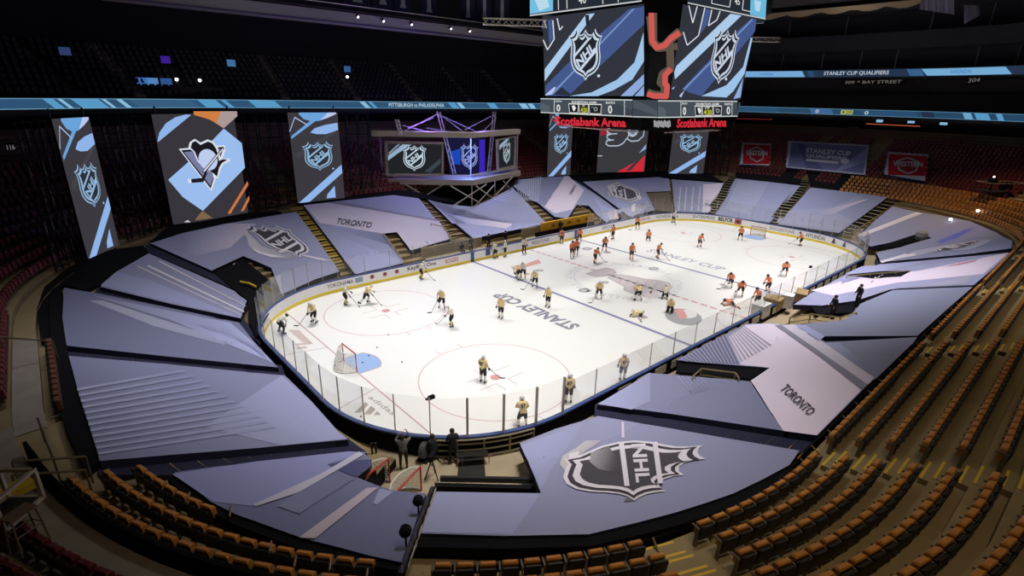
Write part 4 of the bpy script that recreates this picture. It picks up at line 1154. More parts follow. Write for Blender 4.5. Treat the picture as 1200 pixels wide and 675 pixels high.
cover('black cloth edge hanging between the front shield cover and the amber seats', [(488, 625.5), (590, 628.5), (690, 626.5), (740, 614.5), (790, 601.5), (860, 578.5), (925, 545.5), (934, 553), (872, 589), (800, 614), (745, 628), (692, 640), (590, 643), (484, 641)], (0, 0, 0, 1), None, None, None, .3, 'drape', 'drape', -.10, BLACKC)
cover('black cloth edge hanging below the front corner cover', [(204, 553.5), (247, 588.5), (277, 603.5), (300, 611.5), (350, 629.5), (368, 634.5), (433, 651.5), (471, 659.5), (468, 669), (430, 662), (366, 646), (345, 641), (297, 623), (272, 613), (240, 597), (196, 561)], (0, 0, 0, 1), None, None, None, .3, 'drape', 'drape', -.10, BLACKC)
cover('added black sheet darkening the steps between the truss tower and the first large cover', [(48, 400), (43, 362), (52, 336), (80, 313), (103, 304), (88, 318), (75, 333), (60, 350), (59, 400)], (0, 0, 0, 1), None, None, None, .2, 'drape', 'drape', -.3, BLACKC)  # black sheet added over bare steps to darken this corner
# banners laid over the far end seats
def flat_banner(label, poly, draw, col):
    fm = lambda p, o=0: on_bowl(p, .42+o)
    g = G(); decal(g, poly, C(196, 198, 206), fm, 0, L=10); draw(g, fm)
    o = g.build('seat_banner', FABRIC); tag(o, label, 'banner')
    X = fm(poly); m = len(poly)
    P = [tuple(x) for x in X]+[(x[0], x[1], x[2]-.3) for x in X]
    g = G(); g.add(P, [(i, (i+1) % m, m+(i+1) % m, m+i) for i in range(m)]); g.build('skirt', SKIRT, o)
    E = []
    for i in range(m):
        a, b = np.array(poly[i]), np.array(poly[(i+1) % m]); k = int(math.dist(a, b)/3)
        E += [tuple(a+(b-a)*j/k) for j in range(k)]
    g = G()
    for x in fm(E, .03)[::2]: g.box(tuple(x), (.34, .34, .05), 0, random.random())
    er_ = g.build('edge_ruffle', M('ruffle_white', C(190, 190, 196), .6) if 'ruffle_white' not in bpy.data.materials else bpy.data.materials['ruffle_white'], o); er_['kind'] = 'stuff'
RED, REDD = C(196, 30, 46), C(160, 26, 40)
def conf(word, x0, x1, y0, y1, sk):
    cx, cy, w, h = (x0+x1)/2, (y0+y1)/2, x1-x0, y1-y0
    def draw(g, fm):
        decal(g, [(x0+1.5, y0+2), (x1-1, y0+2+sk), (x1-1.6, y1-1+sk*.4), (x0+.6, y1-1)], RED, fm, 1, L=10)
        c = (cx, cy+sk*.5)
        decal(g, [(c[0]-w*.28, c[1]-h*.2), (c[0], c[1]-h*.34), (c[0]+w*.28, c[1]-h*.15), (c[0]+w*.22, c[1]+h*.24), (c[0], c[1]+h*.38), (c[0]-w*.24, c[1]+h*.2)], C(206, 190, 196), fm, 2)
        decal(g, [(c[0]-w*.23, c[1]-h*.16), (c[0], c[1]-h*.28), (c[0]+w*.23, c[1]-h*.12), (c[0]+w*.18, c[1]+h*.2), (c[0], c[1]+h*.32), (c[0]-w*.2, c[1]+h*.16)], REDD, fm, 3)
        letters(g, word, (c[0]-w*.36, c[1]+h*.04), (w*.72, 1.2), (0, -h*.22), C(236, 230, 232), fm, 4, bold=.02)
    return draw
flat_banner('small red conference banner spread over the seats next to the scoreboard', [(870, 167), (904, 168.5), (902, 194), (867, 192.5)], conf('EASTERN', 870, 904, 167, 193, 1), RED)
flat_banner('red conference banner spread over the seats beside the far stairs', [(1041, 178), (1088, 181), (1084, 212), (1036, 204)], conf('WESTERN', 1040, 1088, 178, 206, 3), RED)
def cupq(g, fm):
    decal(g, [(928, 167), (1016, 171.5), (1012, 203), (923, 195)], C(116, 118, 160), fm, 1, L=10)
    decal(g, [(934, 168), (942, 168), (965, 199), (945, 197)], C(92, 94, 138), fm, 2); decal(g, [(1016, 174), (1014, 190), (985, 200), (978, 200)], C(150, 154, 194), fm, 2)
    letters(g, 'STANLEY CUP', (944, 178.7), (53, 4.2), (.6, -5.4), C(238, 238, 242), fm, 3, bold=.03)
    letters(g, 'QUALIFIERS', (944, 184.5), (47, 4), (.6, -4.6), C(238, 238, 242), fm, 3, bold=.03)
    decal(g, [(945, 186), (983, 189), (982, 192), (944, 188.6)], C(214, 214, 222), fm, 3); decal(g, ell((990, 188.5), 5, 3.4, 16), C(220, 220, 228), fm, 3)
flat_banner('blue cup qualifiers banner spread over the far end seats', [(924, 165), (1018, 170), (1014, 205), (921, 196)], cupq, BASE)

# ================================================================== hanging boards
def hang(label, bl, br, top, draw, bg):
    A, B = on_bowl([bl, br], -.1); A = np.array(A); B = np.array(B); B[2] = A[2] = min(A[2], B[2])
    u = B-A; n = np.cross(u, (0, 0, 1)); n /= np.linalg.norm(n)
    if n @ (CAMP-A) < 0: n = -n
    g = G(); k = n*-.14
    zt = np.array((0, 0, top-A[2]))
    g.hexa([tuple(q) for q in (A+k, B+k, B-n*.01, A-n*.01, A+k+zt, B+k+zt, B-n*.01+zt, A-n*.01+zt)])
    r = g.build('hanging_board', BLACK); tag(r, label, 'screen')
    s = G(); fr = frame(A, u, zt); decal(s, [(0, 0), (1, 0), (1, 1), (0, 1)], bg, fr, 0)
    draw(s, on_plane(A, n), fr); s.build('screen', LED, r)
    for a in (.06, .94):
        gg = G(); q = A+u*a-n*.2; gg.tube([tuple(q-np.array((0, 0, .9))), tuple(q+zt+np.array((0, 0, .6)))], .07); gg.build('support_pole', DKSTEEL, r)
    return A, B
LB, LB2, WLB, BG1 = C(148, 186, 240), C(112, 168, 226), C(188, 206, 246), C(62, 60, 66)
def nhl_board(s0, sx, sy, c, u, v, extra=()):
    def draw(s, pm, fr):
        d = lambda poly, col, l=1, **k: decal(s, poly, col, fr, l, **k)
        d([(.22, .98), (.30, .93), (.45, .905), (.60, .91), (.78, .94), (.90, .99), (.90, 1), (.22, 1)], LB2)
        d([(.62, .915), (.80, .945), (.97, .985), (.97, 1), (.80, 1)], WLB, 2)
        d([(.02, .72), (.02, .75), (.46, .925), (.52, .905)], LB2, 3)
        lines(s, [(.0, .80), (.13, .95), (.36, .865)], .011, WLB, fr, 3)
        d([(.40, .785), (.50, .83), (.72, .865), (.98, .885), (.98, .805), (.72, .762), (.52, .765)], LB, 2)
        d([(.02, 0), (.24, 0), (.99, .305), (.99, .405)], LB, 2)
        d([(.60, .02), (.80, .02), (.80, .16), (.63, .07)], LB, 2)
        d([(.05, .55), (.9, .8), (.95, .78), (.1, .5)], C(70, 68, 76), 1)
        shield(s, (.52, .52), (.60, 0), (0, .27), fr, 4, C(150, 190, 226), C(52, 52, 58), C(50, 50, 56), text_col=C(150, 190, 226))
        decal(s, ell((.80, .365), .025, .01, 10), LB, fr, 4)
    return draw
hang('first tall hanging board with a league shield, beside the dark truss tower', (103, 303), (140, 288), 14.0, nhl_board(0, 0, 0, 0, 0, 0), BG1)
hang('tall hanging board with a league shield between the penguin board and the stage', (349, 238), (404, 232), 14.0, nhl_board(0, 0, 0, 0, 0, 0), BG1)
hang('small distant hanging board with a league shield below the red arena sign, beside the stage', (641, 206.5), (668, 205), 13.9, nhl_board(0, 0, 0, 0, 0, 0), BG1)
hang('distant hanging board with a league shield nearest the red conference banner', (783, 203), (824, 203), 13.9, nhl_board(0, 0, 0, 0, 0, 0), BG1)
def pens(s, pm, fr):
    Zp = lambda *p: Z(170, 120, 4.5, *p)
    d = lambda pts, col, l=1: decal(s, Zp(*pts), col, pm, l)
    d([(65, 205), (75, 160), (110, 110), (160, 78), (215, 64), (243, 66), (70, 208)], LB, 1)
    d([(255, 47), (484, 47), (487, 72), (415, 136), (340, 90), (258, 66)], C(214, 130, 70), 1)
    d([(400, 47), (484, 47), (487, 72), (415, 136), (378, 110)], C(176, 158, 156), 2)
    d([(415, 138), (510, 215), (527, 345), (305, 572), (200, 500), (122, 408), (235, 308), (355, 200)], C(160, 196, 246), 1)
    d([(305, 572), (355, 610), (262, 622), (290, 585)], C(130, 104, 76), 1)
    d([(540, 415), (545, 435), (450, 588), (435, 586)], C(206, 122, 70), 1); d([(548, 490), (550, 515), (520, 572), (505, 574)], C(206, 122, 70), 1)
    d([(205, 632), (225, 620), (240, 632)], C(210, 210, 216), 1)
    # team crest: triangle, bird body, belly, stick
    W, K, GR = C(226, 230, 240), C(28, 27, 33), C(124, 128, 168)
    d([(178, 245), (232, 240), (420, 225), (425, 250), (350, 470)], W, 2)
    d([(190, 252), (415, 234), (346, 455)], K, 3); d([(205, 262), (408, 243), (345, 440)], GR, 4)
    d([(228, 240), (235, 210), (262, 192), (292, 212), (330, 195), (362, 208), (385, 240), (400, 300), (445, 295), (450, 310), (415, 325), (400, 350), (385, 400), (362, 402), (355, 370), (310, 345), (275, 310), (255, 260)], W, 5)
    d([(240, 238), (248, 212), (266, 203), (292, 224), (332, 206), (356, 216), (376, 246), (390, 308), (410, 300), (435, 302), (405, 320), (390, 345), (380, 392), (362, 375), (320, 345), (282, 308), (262, 260)], K, 6)
    decal(s, Zp(*ell((332, 302), 48, 58, 22, rot=-28)), C(196, 212, 246), pm, 7)
    d([(405, 238), (420, 240), (318, 372), (300, 365)], K, 8); d([(408, 243), (414, 245), (314, 366), (306, 363)], W, 9)
    d([(235, 405), (300, 398), (318, 362), (328, 372), (308, 420), (238, 425)], K, 8); d([(225, 402), (243, 404), (245, 426), (228, 424)], W, 9)
hang('wide hanging board with a black and white bird crest on pale blue', (203, 263), (291, 249), 14.0, pens, C(58, 56, 62))
def fly(s, pm, fr):
    d = lambda poly, col, l=1: decal(s, poly, col, fr, l)
    d([(.42, .0), (.98, .0), (.98, .28), (.80, .18)], C(214, 44, 58), 1); d([(.60, .02), (.70, .02), (.98, .30), (.98, .34)], C(60, 58, 64), 2)
    d([(.84, .32), (.98, .48), (.98, .40)], C(150, 176, 224), 2)
    d([(.02, .62), (.2, .66), (.2, .8), (.02, .74)], C(150, 40, 56), 1)
    Wc = C(176, 190, 206)
    pts = [(.46, .88), (.70, .90), (.84, .86), (.91, .76), (.90, .62), (.80, .54), (.66, .53), (.56, .58), (.50, .50), (.40, .455), (.20, .455), (.145, .49), (.16, .545), (.25, .55), (.17, .575), (.15, .625), (.24, .655), (.16, .68), (.15, .735), (.24, .765), (.17, .78), (.18, .83), (.30, .86), (.44, .81)]
    lines(s, pts, .022, Wc, fr, 3); lines(s, [(.16, .545), (.30, .555)], .02, Wc, fr, 3); lines(s, [(.15, .65), (.36, .66)], .02, Wc, fr, 3); lines(s, [(.2, .77), (.46, .785)], .02, Wc, fr, 3)
    lines(s, [(.50, .50), (.58, .60), (.62, .72)], .02, Wc, fr, 3)
    d(ell((.67, .70), .105, .095, 24), Wc, 4); d(ell((.67, .70), .058, .052, 20), C(92, 108, 148), 5)
    d([(.0, .28), (.09, .28), (.09, .292), (.0, .292)], C(220, 220, 226), 2); d(ell((.48, .50), .012, .01, 8), Wc, 3)
hang('dark hanging board with a winged letter crest and a red corner', (699, 201), (755, 201), 13.9, fly, C(60, 59, 64))

# dark truss towers with slim pale rods between the boards
def tower(label, px0, px1, n, z1):
    A, B = on_bowl([px0, px1], -.35); r = thing('truss_tower', label, 'truss', tuple(A), 0)
    u = np.array((B[0]-A[0], B[1]-A[1], 0.0)); h = z1-A[2]
    for i in range(n+1):
        p = u*(i/n); g = G()
        g.tube([tuple(p), (p[0], p[1], h)], .055); g.tube([(p[0]*1+.35, p[1]+.35, 0), (p[0]+.35, p[1]+.35, h)], .055); g.build('post', BLACK, r)
    g = G(); k = 8
    for j in range(k+1):
        z = .2+(h-.3)*j/k; g.tube([(0, 0, z), (u[0], u[1], z)], .035); g.tube([(.35, .35, z), (u[0]+.35, u[1]+.35, z)], .035)
        if j < k: g.tube([(0, 0, z), (u[0], u[1], z+(h-.3)/k)], .02)
    g.build('brace_bars', BLACK, r)
    if 'rod_pale' not in bpy.data.materials: M('rod_pale', C(104, 100, 92), .4, .4)
    for j in range(5):
        for i in range(2*n):
            if (i*7+j*5+n) % 3 == 0: continue
            p = u*((i+.35)/(2*n)); z = h*(.06+.19*j)+(i % 2)*.2
            g = G(); g.tube([(p[0]-.05, p[1]-.06, z), (p[0]-.05, p[1]-.06, z+h*.10)], .028, n=4); g.build('pale_rod', bpy.data.materials['rod_pale'], r)
tower('dark truss tower with pale rods outside the first board', (66, 318), (96, 306), 2, 14.0)
tower('wide dark truss tower with pale rods between the first and bird boards', (150, 282), (190, 268), 3, 14.0)
tower('dark truss tower between the bird board and the third board', (300, 249), (338, 241), 3, 14.0)
tower('dark truss tower between the third board and the stage', (412, 231), (436, 228), 2, 14.0)
tower('dark truss tower between the winged crest board and the last shield board', (757, 203), (782, 204), 3, 13.8)
tower('dark truss tower beside the last shield board at the far corner', (828, 205), (852, 207), 3, 13.8)
tower('dark truss tower behind the red arena lettering', (671, 205), (697, 203), 3, 13.8)
# ================================================================== the scoreboard over centre ice
sb = thing('scoreboard', 'huge hanging scoreboard of angled video screens over centre ice', 'scoreboard', (0, 0, 14.0))
OZ = 14.0
def octo(h, c): return [(-h, -c), (-c, -h), (c, -h), (h, -c), (h, c), (c, h), (-c, h), (-h, c)]
def prism(g, h, c, z0, z1, mi=0):
    o_ = octo(h, c); P = [(x, y, z0-OZ) for x, y in o_]+[(x, y, z1-OZ) for x, y in o_]
    g.add(P, [tuple(range(8))[::-1], tuple(range(8, 16))]+[(i, (i+1) % 8, 8+(i+1) % 8, 8+i) for i in range(8)], mi)
g = G(); prism(g, 5.9, 4.7, 15.8, 22.3); g.build('core', BLACK, sb)
g = G(); prism(g, 6.12, 4.9, 14.66, 15.95); g.build('score_ring', DKSTEEL, sb)
g = G(); prism(g, 7.3, 5.4, 22.25, 24.1); g.build('top_ring', BLACK, sb)
g = G(); prism(g, 5.3, 4.2, 13.75, 14.66); g.build('under_frame', BLACK, sb)
for sx in (-1, 1):
    for sy in (-1, 1):
        g = G(); g.tube([(sx*3, sy*3, 10), (sx*4, sy*4, 21.8)], .06); g.build('hang_cable', DKSTEEL, sb)
pxm, pym = on_plane((-5.95, 0, 0), (-1, 0, 0)), on_plane((0, -5.95, 0), (0, -1, 0))
def loc_(fm): return lambda p, o=0.0: fm(p, o)-np.array((0, 0, OZ))
def face(draws, fm, name='screen', turn=True, mat=None):
    s = G(); draws(s, loc_(fm)); a = s.build(name, mat or LED, sb)
    if turn:
        b = a.copy(); COL.objects.link(b); b.parent = sb; b.rotation_euler = (0, 0, math.pi)
SBG, SST, SMID, SLB = C(52, 55, 64), C(178, 210, 242), C(72, 92, 146), C(164, 202, 240)
def left_face(s, fm):
    Zs = lambda *p: Z(600, 0, 3.97, *p)
    d = lambda pts, c, l=1: decal(s, Zs(*pts), c, fm, l)
    d([(152, 80), (615, 18), (614, 447), (155, 445)], SBG, 0)
    d([(155, 445), (155, 400), (330, 225), (545, 42), (615, 30), (615, 112), (262, 447)], SMID, 1)
    d([(180, 438), (560, 42), (572, 40), (190, 440)], C(120, 150, 200), 2)
    d([(195, 440), (230, 405), (285, 447)], C(46, 50, 60), 2)
    d([(152, 322), (345, 66), (385, 62), (152, 378)], SST, 1)
    d([(265, 447), (370, 430), (490, 370), (570, 290), (612, 150), (614, 285), (560, 370), (470, 420), (400, 447)], SLB, 2)
    d([(505, 447), (614, 345), (614, 447)], C(146, 176, 226), 2); d([(560, 447), (614, 392), (614, 398), (570, 447)], SBG, 3)
    d([(155, 445), (185, 440), (205, 405), (196, 405), (160, 436)], WLB, 3)
    for ln in (((145, 185), (165, 232), (196, 182), (190, 95)), ((210, 85), (222, 140), (236, 122)), ((150, 95), (160, 130))):
        lines(s, Zs(*ln), 1.3, C(226, 230, 240), fm, 3)
    d([(168, 95), (190, 88), (192, 180), (172, 200)], SMID, 2)
    d([(340, 70), (358, 68), (360, 120), (345, 120)], C(40, 42, 50), 3)
    c = (600+342/3.97, 252/3.97)
    shield(s, c, (37, -.5), (0, -50), fm, 4, C(206, 222, 240), C(44, 46, 54), C(38, 40, 48))
    decal(s, ell((600+403/3.97, 353/3.97), 1.7, 1.7, 10), C(220, 230, 240), fm, 4)
def right_face(s, fm):
    Zs = lambda *p: Z(760, 0, 6.133, *p)
    d = lambda pts, c, l=1: decal(s, Zs(*pts), c, fm, l)
    d([(248, 30), (778, 125), (660, 715), (150, 715)], SBG, 0)
    d([(240, 640), (640, 222), (740, 130), (775, 140), (765, 225), (380, 690), (300, 668)], SMID, 1)
    d([(250, 640), (740, 140), (752, 142), (262, 645)], C(120, 150, 200), 2)
    d([(185, 520), (200, 475), (590, 98), (668, 112), (190, 570)], SST, 1)
    d([(380, 690), (560, 612), (680, 480), (735, 270), (748, 275), (690, 530), (610, 655), (560, 700)], SLB, 2)
    d([(610, 712), (680, 560), (662, 700)], C(146, 176, 226), 2)
    d([(165, 640), (190, 620), (180, 640)], WLB, 2); d([(220, 690), (265, 640), (255, 655), (235, 700)], WLB, 2)
    for ln in (((250, 230), (278, 325), (360, 255), (405, 55)), ((290, 40), (318, 165), (350, 45)), ((455, 70), (430, 185), (490, 145), (515, 80))):
        lines(s, Zs(*ln), 1.2, C(226, 230, 240), fm, 3)
    d([(400, 60), (445, 70), (420, 180), (375, 240)], SMID, 2)
    c = (760+538/6.133, 403/6.133)
    shield(s, c, (28, 2.5), (9.5, -53), fm, 4, C(206, 216, 232), C(44, 46, 54), C(38, 40, 48))
    decal(s, ell((760+557/6.133, 568/6.133), 1.3, 1.7, 10), C(220, 230, 240), fm, 4)
face(left_face, pxm); face(right_face, pym)
# bevelled corner with red neon-like ribbon shapes
nC = np.array((-1.2, -1.3, 0.0))
pcm = on_plane((-5.32, -5.34, 0), nC/np.linalg.norm(nC))
def corner(s, fm):
    Zs = lambda *p: Z(600, 0, 3.97, *p)
    for pts, w, c, l in ((((655, 60), (655, 195), (680, 222), (712, 212), (742, 178), (783, 145)), 10, C(96, 84, 74), 1),
                         (((640, 75), (652, 200), (690, 225), (770, 215)), 8, C(96, 84, 74), 1),
                         (((735, 235), (738, 320), (700, 345), (690, 385), (710, 400), (708, 445), (660, 440), (630, 430)), 9, C(96, 84, 74), 1),
                         (((648, 60), (652, 190), (672, 222), (710, 212), (740, 178), (780, 152)), 6.6, C(212, 92, 86), 2),
                         (((740, 320), (712, 350), (712, 390), (722, 400), (718, 448), (660, 446), (628, 436)), 6.6, C(212, 92, 86), 2)):
        q = Zs(*pts)
        for a in stroke(q, w): decal(s, a, c, fm, l)
        for a in q[1:-1]: decal(s, ell(a, w/2, w/2, 12), c, fm, l)
face(corner, pcm)
def ringl(s, fm, x0, x1, yt0, yt1, yb0, yb1, right=False):
    def P(a, b): return (x0+(x1-x0)*a, (yt0+(yt1-yt0)*a)*(1-b)+(yb0+(yb1-yb0)*a)*b)
    d = lambda pts, c, l=1: decal(s, [P(*q) for q in pts], c, fm, l)
    d([(0, 0), (1, 0), (1, 1), (0, 1)], C(72, 80, 88), 0)
    d([(.0, .3), (.1, .5), (.1, 1), (0, 1)], C(88, 98, 106), 1); d([(.8, .2), (1, .6), (1, 1), (.7, 1)], C(64, 70, 80), 1)
    for b in (0, .94): d([(0, b), (1, b), (1, b+.06), (0, b+.06)], C(214, 218, 218), 2)
    k = (.16, .24, .31, .42, .52, .55, .66, .71, .80, .91) if not right else (.30, .40, .47, .56, .69, .71, .80, .84, .86, .93)
    for a in (k[0]-.015, k[9]): d([(a, .05), (a+.008, .05), (a+.008, .95), (a, .95)], C(200, 206, 206), 2)
    def T(t, a0, a1, b0, b1, c, l=3):
        o = np.array(P(a0, b1)); letters(s, t, o, np.array(P(a1, b1))-o, np.array(P(a0, b0))-o, c, fm, l, bold=.02)
    wh = C(236, 238, 236)
    T('0', k[0]+.015, k[0]+.055, .38, .86, wh); T('0', k[7]+.025, k[7]+.07, .36, .86, wh)
    T('SHOTS 0', k[0]+.0, k[0]+.07, .12, .24, wh); T('SHOTS 0', k[7]+.0, k[7]+.1, .14, .28, wh)
    T('EXHIBITION GAME', k[3]-.08, k[5]+.06, .14, .27, wh)
    def tile(a, e, c):
        d([(a-.006, .30), (e+.006, .30), (e, .93), (a+.004, .93)], wh, 2); d([(a, .36), (e, .36), (e-.006, .88), (a+.008, .88)], c, 3)
    tile(k[2], k[3]-.01, C(30, 30, 34)); tile(k[3], k[4], C(46, 50, 26)); tile(k[4]+.01, k[6], C(34, 34, 38))
    T('1ST', k[3]+.035, k[4]-.035, .38, .5, wh, 4); T('4:20', k[3]+.02, k[4]-.015, .55, .85, C(222, 222, 70), 4)
    d([(k[2]+.03, .45), (k[2]+.06, .42), (k[2]+.075, .6), (k[2]+.055, .82), (k[2]+.04, .7)], wh, 4)
    c = P((k[4]+k[6])/2+.01, .62); decal(s, ell(c, 2.4, 2.6, 14), C(150, 156, 160), fm, 4); decal(s, ell(c, 1.2, 1.3, 12), C(34, 34, 38), fm, 5)
    lines(s, [P(k[4]+.03, .5), P(k[4]+.06, .5)], .8, C(150, 156, 160), fm, 4)
face(lambda s, fm: ringl(s, fm, 633.5, 741, 115.2, 116.6, 132.2, 137.2), on_plane((-6.16, 0, 0), (-1, 0, 0)))
face(lambda s, fm: ringl(s, fm, 771, 864, 117.6, 118.2, 138.3, 136.6, True), on_plane((0, -6.16, 0), (0, -1, 0)))
nb = on_plane((-5.55, -5.55, 0), (-1, -1, 0))
def cornring(s, fm):
    decal(s, [(741.5, 117), (770.5, 117.6), (770.5, 138), (741.5, 137.4)], C(66, 73, 82), fm, 0)
    decal(s, [(741.5, 136.2), (770.5, 137), (770.5, 138), (741.5, 137.4)], C(214, 218, 218), fm, 1)
    decal(s, [(741.5, 117), (756, 122), (770.5, 130), (770.5, 136), (741.5, 126)], C(80, 88, 96), fm, 1)
face(cornring, nb)
def topl(s, fm):
    d = lambda pts, c, l=1: decal(s, pts, c, fm, l)
    d([(621, -12), (752, -30), (752, 2), (621, 19)], C(40, 46, 54), 0)
    d([(621, -12), (648, -16), (648, 12.5), (621, 16.5)], C(120, 196, 232), 1); d([(626, -2), (640, -6), (644, 8), (632, 13)], C(190, 226, 244), 2)
    lines(s, [(621, 18.2), (752, 1)], 1.6, C(206, 210, 212), fm, 2)
    for x in (654, 664, 706, 724): lines(s, [(x, -12), (x+.5, 12-(x-650)*.13)], 1.0, C(220, 222, 224), fm, 3)
    letters(s, '40', (678, 5), (9, -1.2), (0, -10), C(226, 228, 228), fm, 3)
face(topl, on_plane((-7.34, 0, 0), (-1, 0, 0)))
def topr(s, fm):
    d = lambda pts, c, l=1: decal(s, pts, c, fm, l)
    d([(806, -30), (899, -10), (897, 23), (806, 4)], C(40, 46, 54), 0)
    d([(880, -16), (899, -12), (897, 22), (879, 17)], C(112, 190, 226), 1); d([(884, 0), (892, 2), (890, 14), (885, 12)], C(180, 222, 242), 2)
    lines(s, [(806, 3.4), (897, 22.2)], 1.4, C(200, 206, 208), fm, 2)
    lines(s, [(835, -8), (834, 4), (855, 8.4), (857, -6)], .9, C(220, 222, 224), fm, 3); lines(s, [(872, -8), (870, 11.5), (880, 13.8)], .9, C(220, 222, 224), fm, 3)
    letters(s, '45', (861, 5), (6, 1.2), (.4, -8), C(226, 228, 228), fm, 3)
face(topr, on_plane((0, -7.34, 0), (0, -1, 0)))
# red arena lettering hung beneath two sides
def arena(s, fm, o, u, v): letters(s, 'Scotiabank Arena', o, u, v, (1, 1, 1, .5), fm, 1, bold=.035)
face(lambda s, fm: arena(s, fm, (651.5, 146.8), (82, 2.4), (0, -10.4)), on_plane((-5.5, 0, 0), (-1, 0, 0)), 'arena_letters', True, REDLED)
face(lambda s, fm: arena(s, fm, (793, 149.8), (58, -1.2), (.8, -10.6)), on_plane((0, -5.5, 0), (0, -1, 0)), 'arena_letters', True, REDLED)
face(lambda s, fm: [decal(s, [(766+2*i, 141+(i % 3)), (767.6+2*i, 140.6+(i % 2)), (768+2*i, 148+(i % 3)), (766.4+2*i, 149)], C(170, 170, 172), fm, 1) for i in range(10)], on_plane((-4.9, -4.9, 0), (-1, -1, 0)), 'corner_sign')
g = G()
for q in ((-5.3, -4, -5.3, 4), (-4, -5.3, 4, -5.3), (5.3, -4, 5.3, 4), (-4, 5.3, 4, 5.3)): g.tube([(q[0], q[1], -.35), (q[2], q[3], -.35)], .06)
g.build('sign_rail', ALU, sb)

# ================================================================== broadcast stage on the bench side
ZP = 6.2
P1, P2, P3 = (at_z(q, ZP) for q in ((448, 213), (555, 214.5), (610, 203.5)))
_pa, _pb = on_plane(P1, np.cross(P2-P1, (0, 0, 1))), on_plane(P2, np.cross(P3-P2, (0, 0, 1)))
R1, R2, R3 = _pa([(435, 157.5)])[0], _pa([(554, 160.5)])[0], _pb([(610, 151.5)])[0]
ZR = float((R1[2]+R2[2]+R3[2])/3)
st = thing('broadcast_stage', 'raised broadcast stage with a trussed roof, framed screens and violet light', 'stage', (float(P2[0]), float(P2[1]), 0))
SO = np.array((P2[0], P2[1], 0.0))
BK = np.array((2.2, 4.0, 0))
def slab(pts, z0, z1, mat, name, back=BK):
    f = [p-SO for p in pts]; b = [p+back-SO for p in pts[::-1]]
    loop = f+b; n = len(loop); g = G()
    P = [(p[0], p[1], z0) for p in loop]+[(p[0], p[1], z1) for p in loop]
    g.add(P, [tuple(range(n))[::-1], tuple(range(n, 2*n))]+[(i, (i+1) % n, n+(i+1) % n, n+i) for i in range(n)])
    return g.build(name, mat, st)
TRIM = M('stage_trim', C(176, 162, 146), .6)
slab([P1, P2, P3], ZP-.28, ZP+.32, TRIM, 'platform')
slab([R1, R2, R3], ZR-.30, ZR+.28, TRIM, 'roof_fascia', BK*.35)
lg = lambda p, z: (p[0]-SO[0], p[1]-SO[1], z)
for a, b in ((P1, R1), (P2, R2), (P3, R3)):
    g = G(); q = a*.9+a*.1; g.tube([lg(a+BK*.5, ZP), lg(a+BK*.5, ZR)], .09); g.build('roof_post', ALU, st)
def on_y(px, y): return on_plane((0, y, 0), (0, 1, 0))([px])[0]
ys = float((P1[1]+P2[1])/2)
for i, (a, b, w) in enumerate(((( 512, 131), (531, 204), 1), ((578, 131), (571, 204), 1), ((463, 140), (468, 158), 0))):
    A, B = on_y(a, ys+1.5), on_y(b, ys+1.2)
    g = G(); d = np.array((.42, 0, 0))
    for k in (0, 1): g.tube([tuple(A+d*k-SO), tuple(B+d*k-SO)], .07)
    n = 9
    for j in range(n):
        p, q = A+(B-A)*j/n, A+(B-A)*(j+1)/n; g.tube([tuple(p-SO+d*(j % 2)), tuple(q-SO+d*((j+1) % 2))], .035, n=4)
    g.build('truss_mast', ALU, st)
g = G()
for a, b in (((472, 147), (510, 157)), ((475, 153), (512, 134)), ((515, 134), (545, 156)), ((545, 152), (576, 136)), ((582, 138), (562, 158)), ((500, 150), (535, 156)), ((518, 136), (566, 158)), ((478, 150), (508, 138))):
    g.tube([tuple(on_y(a, ys+1.8)-SO), tuple(on_y(b, ys+1.8)-SO)], .05, n=5)
g.build('roof_braces', M('brace_white', C(190, 180, 196), .5), st)
g = G()
for a, b in (((454, 217), (494, 236)), ((475, 216), (512, 238)), ((520, 216), (488, 236)), ((528, 218), (566, 240)), ((570, 216), (530, 242)), ((553, 214), (553, 244)), ((580, 212), (580, 238)), ((580, 216), (556, 242)), ((558, 218), (588, 240)), ((600, 208), (578, 232)), ((590, 212), (606, 232))):
    pq_ = on_plane(P1-(0, .15, 0), np.cross(P2-P1, (0, 0, 1))) if a[0] < 556 and b[0] < 556 else on_plane(P2-(0, .15, 0), np.cross(P3-P2, (0, 0, 1)))
    g.tube([tuple(pq_([a])[0]-SO), tuple(pq_([b])[0]-SO)], .075, n=5)
g.build('under_braces', TRIM, st)
def panel(corners, y0, y1, frame_c, name, drawf):
    TL, TR, BR, BL = [on_plane(*pl)([q])[0] for q, pl in zip(corners, [(y0[0], y0[1])]*4)]
    g = G(); n = np.cross(TR-TL, BL-TL); n /= np.linalg.norm(n)
    if n @ (CAMP-TL) < 0: n = -n
    fr_ = [TL, TR, BR, BL]; c = sum(fr_)/4
    g.hexa([tuple(q-SO-n*.15) for q in fr_]+[tuple(q-SO-n*.01) for q in fr_])
    o = g.build(name, TRIM if frame_c else BLACK, st)
    s = G(); pm = on_plane(TL, n); drawf(s, lambda p, o_=0: pm(p, o_)-SO); s.build('picture', LED, o)
plA = ((P1[0], P1[1]+.5, 0), np.cross(P2-P1, (0, 0, 1))); plB = ((P2[0], P2[1]+.6, 0), np.cross(P3-P2, (0, 0, 1)))
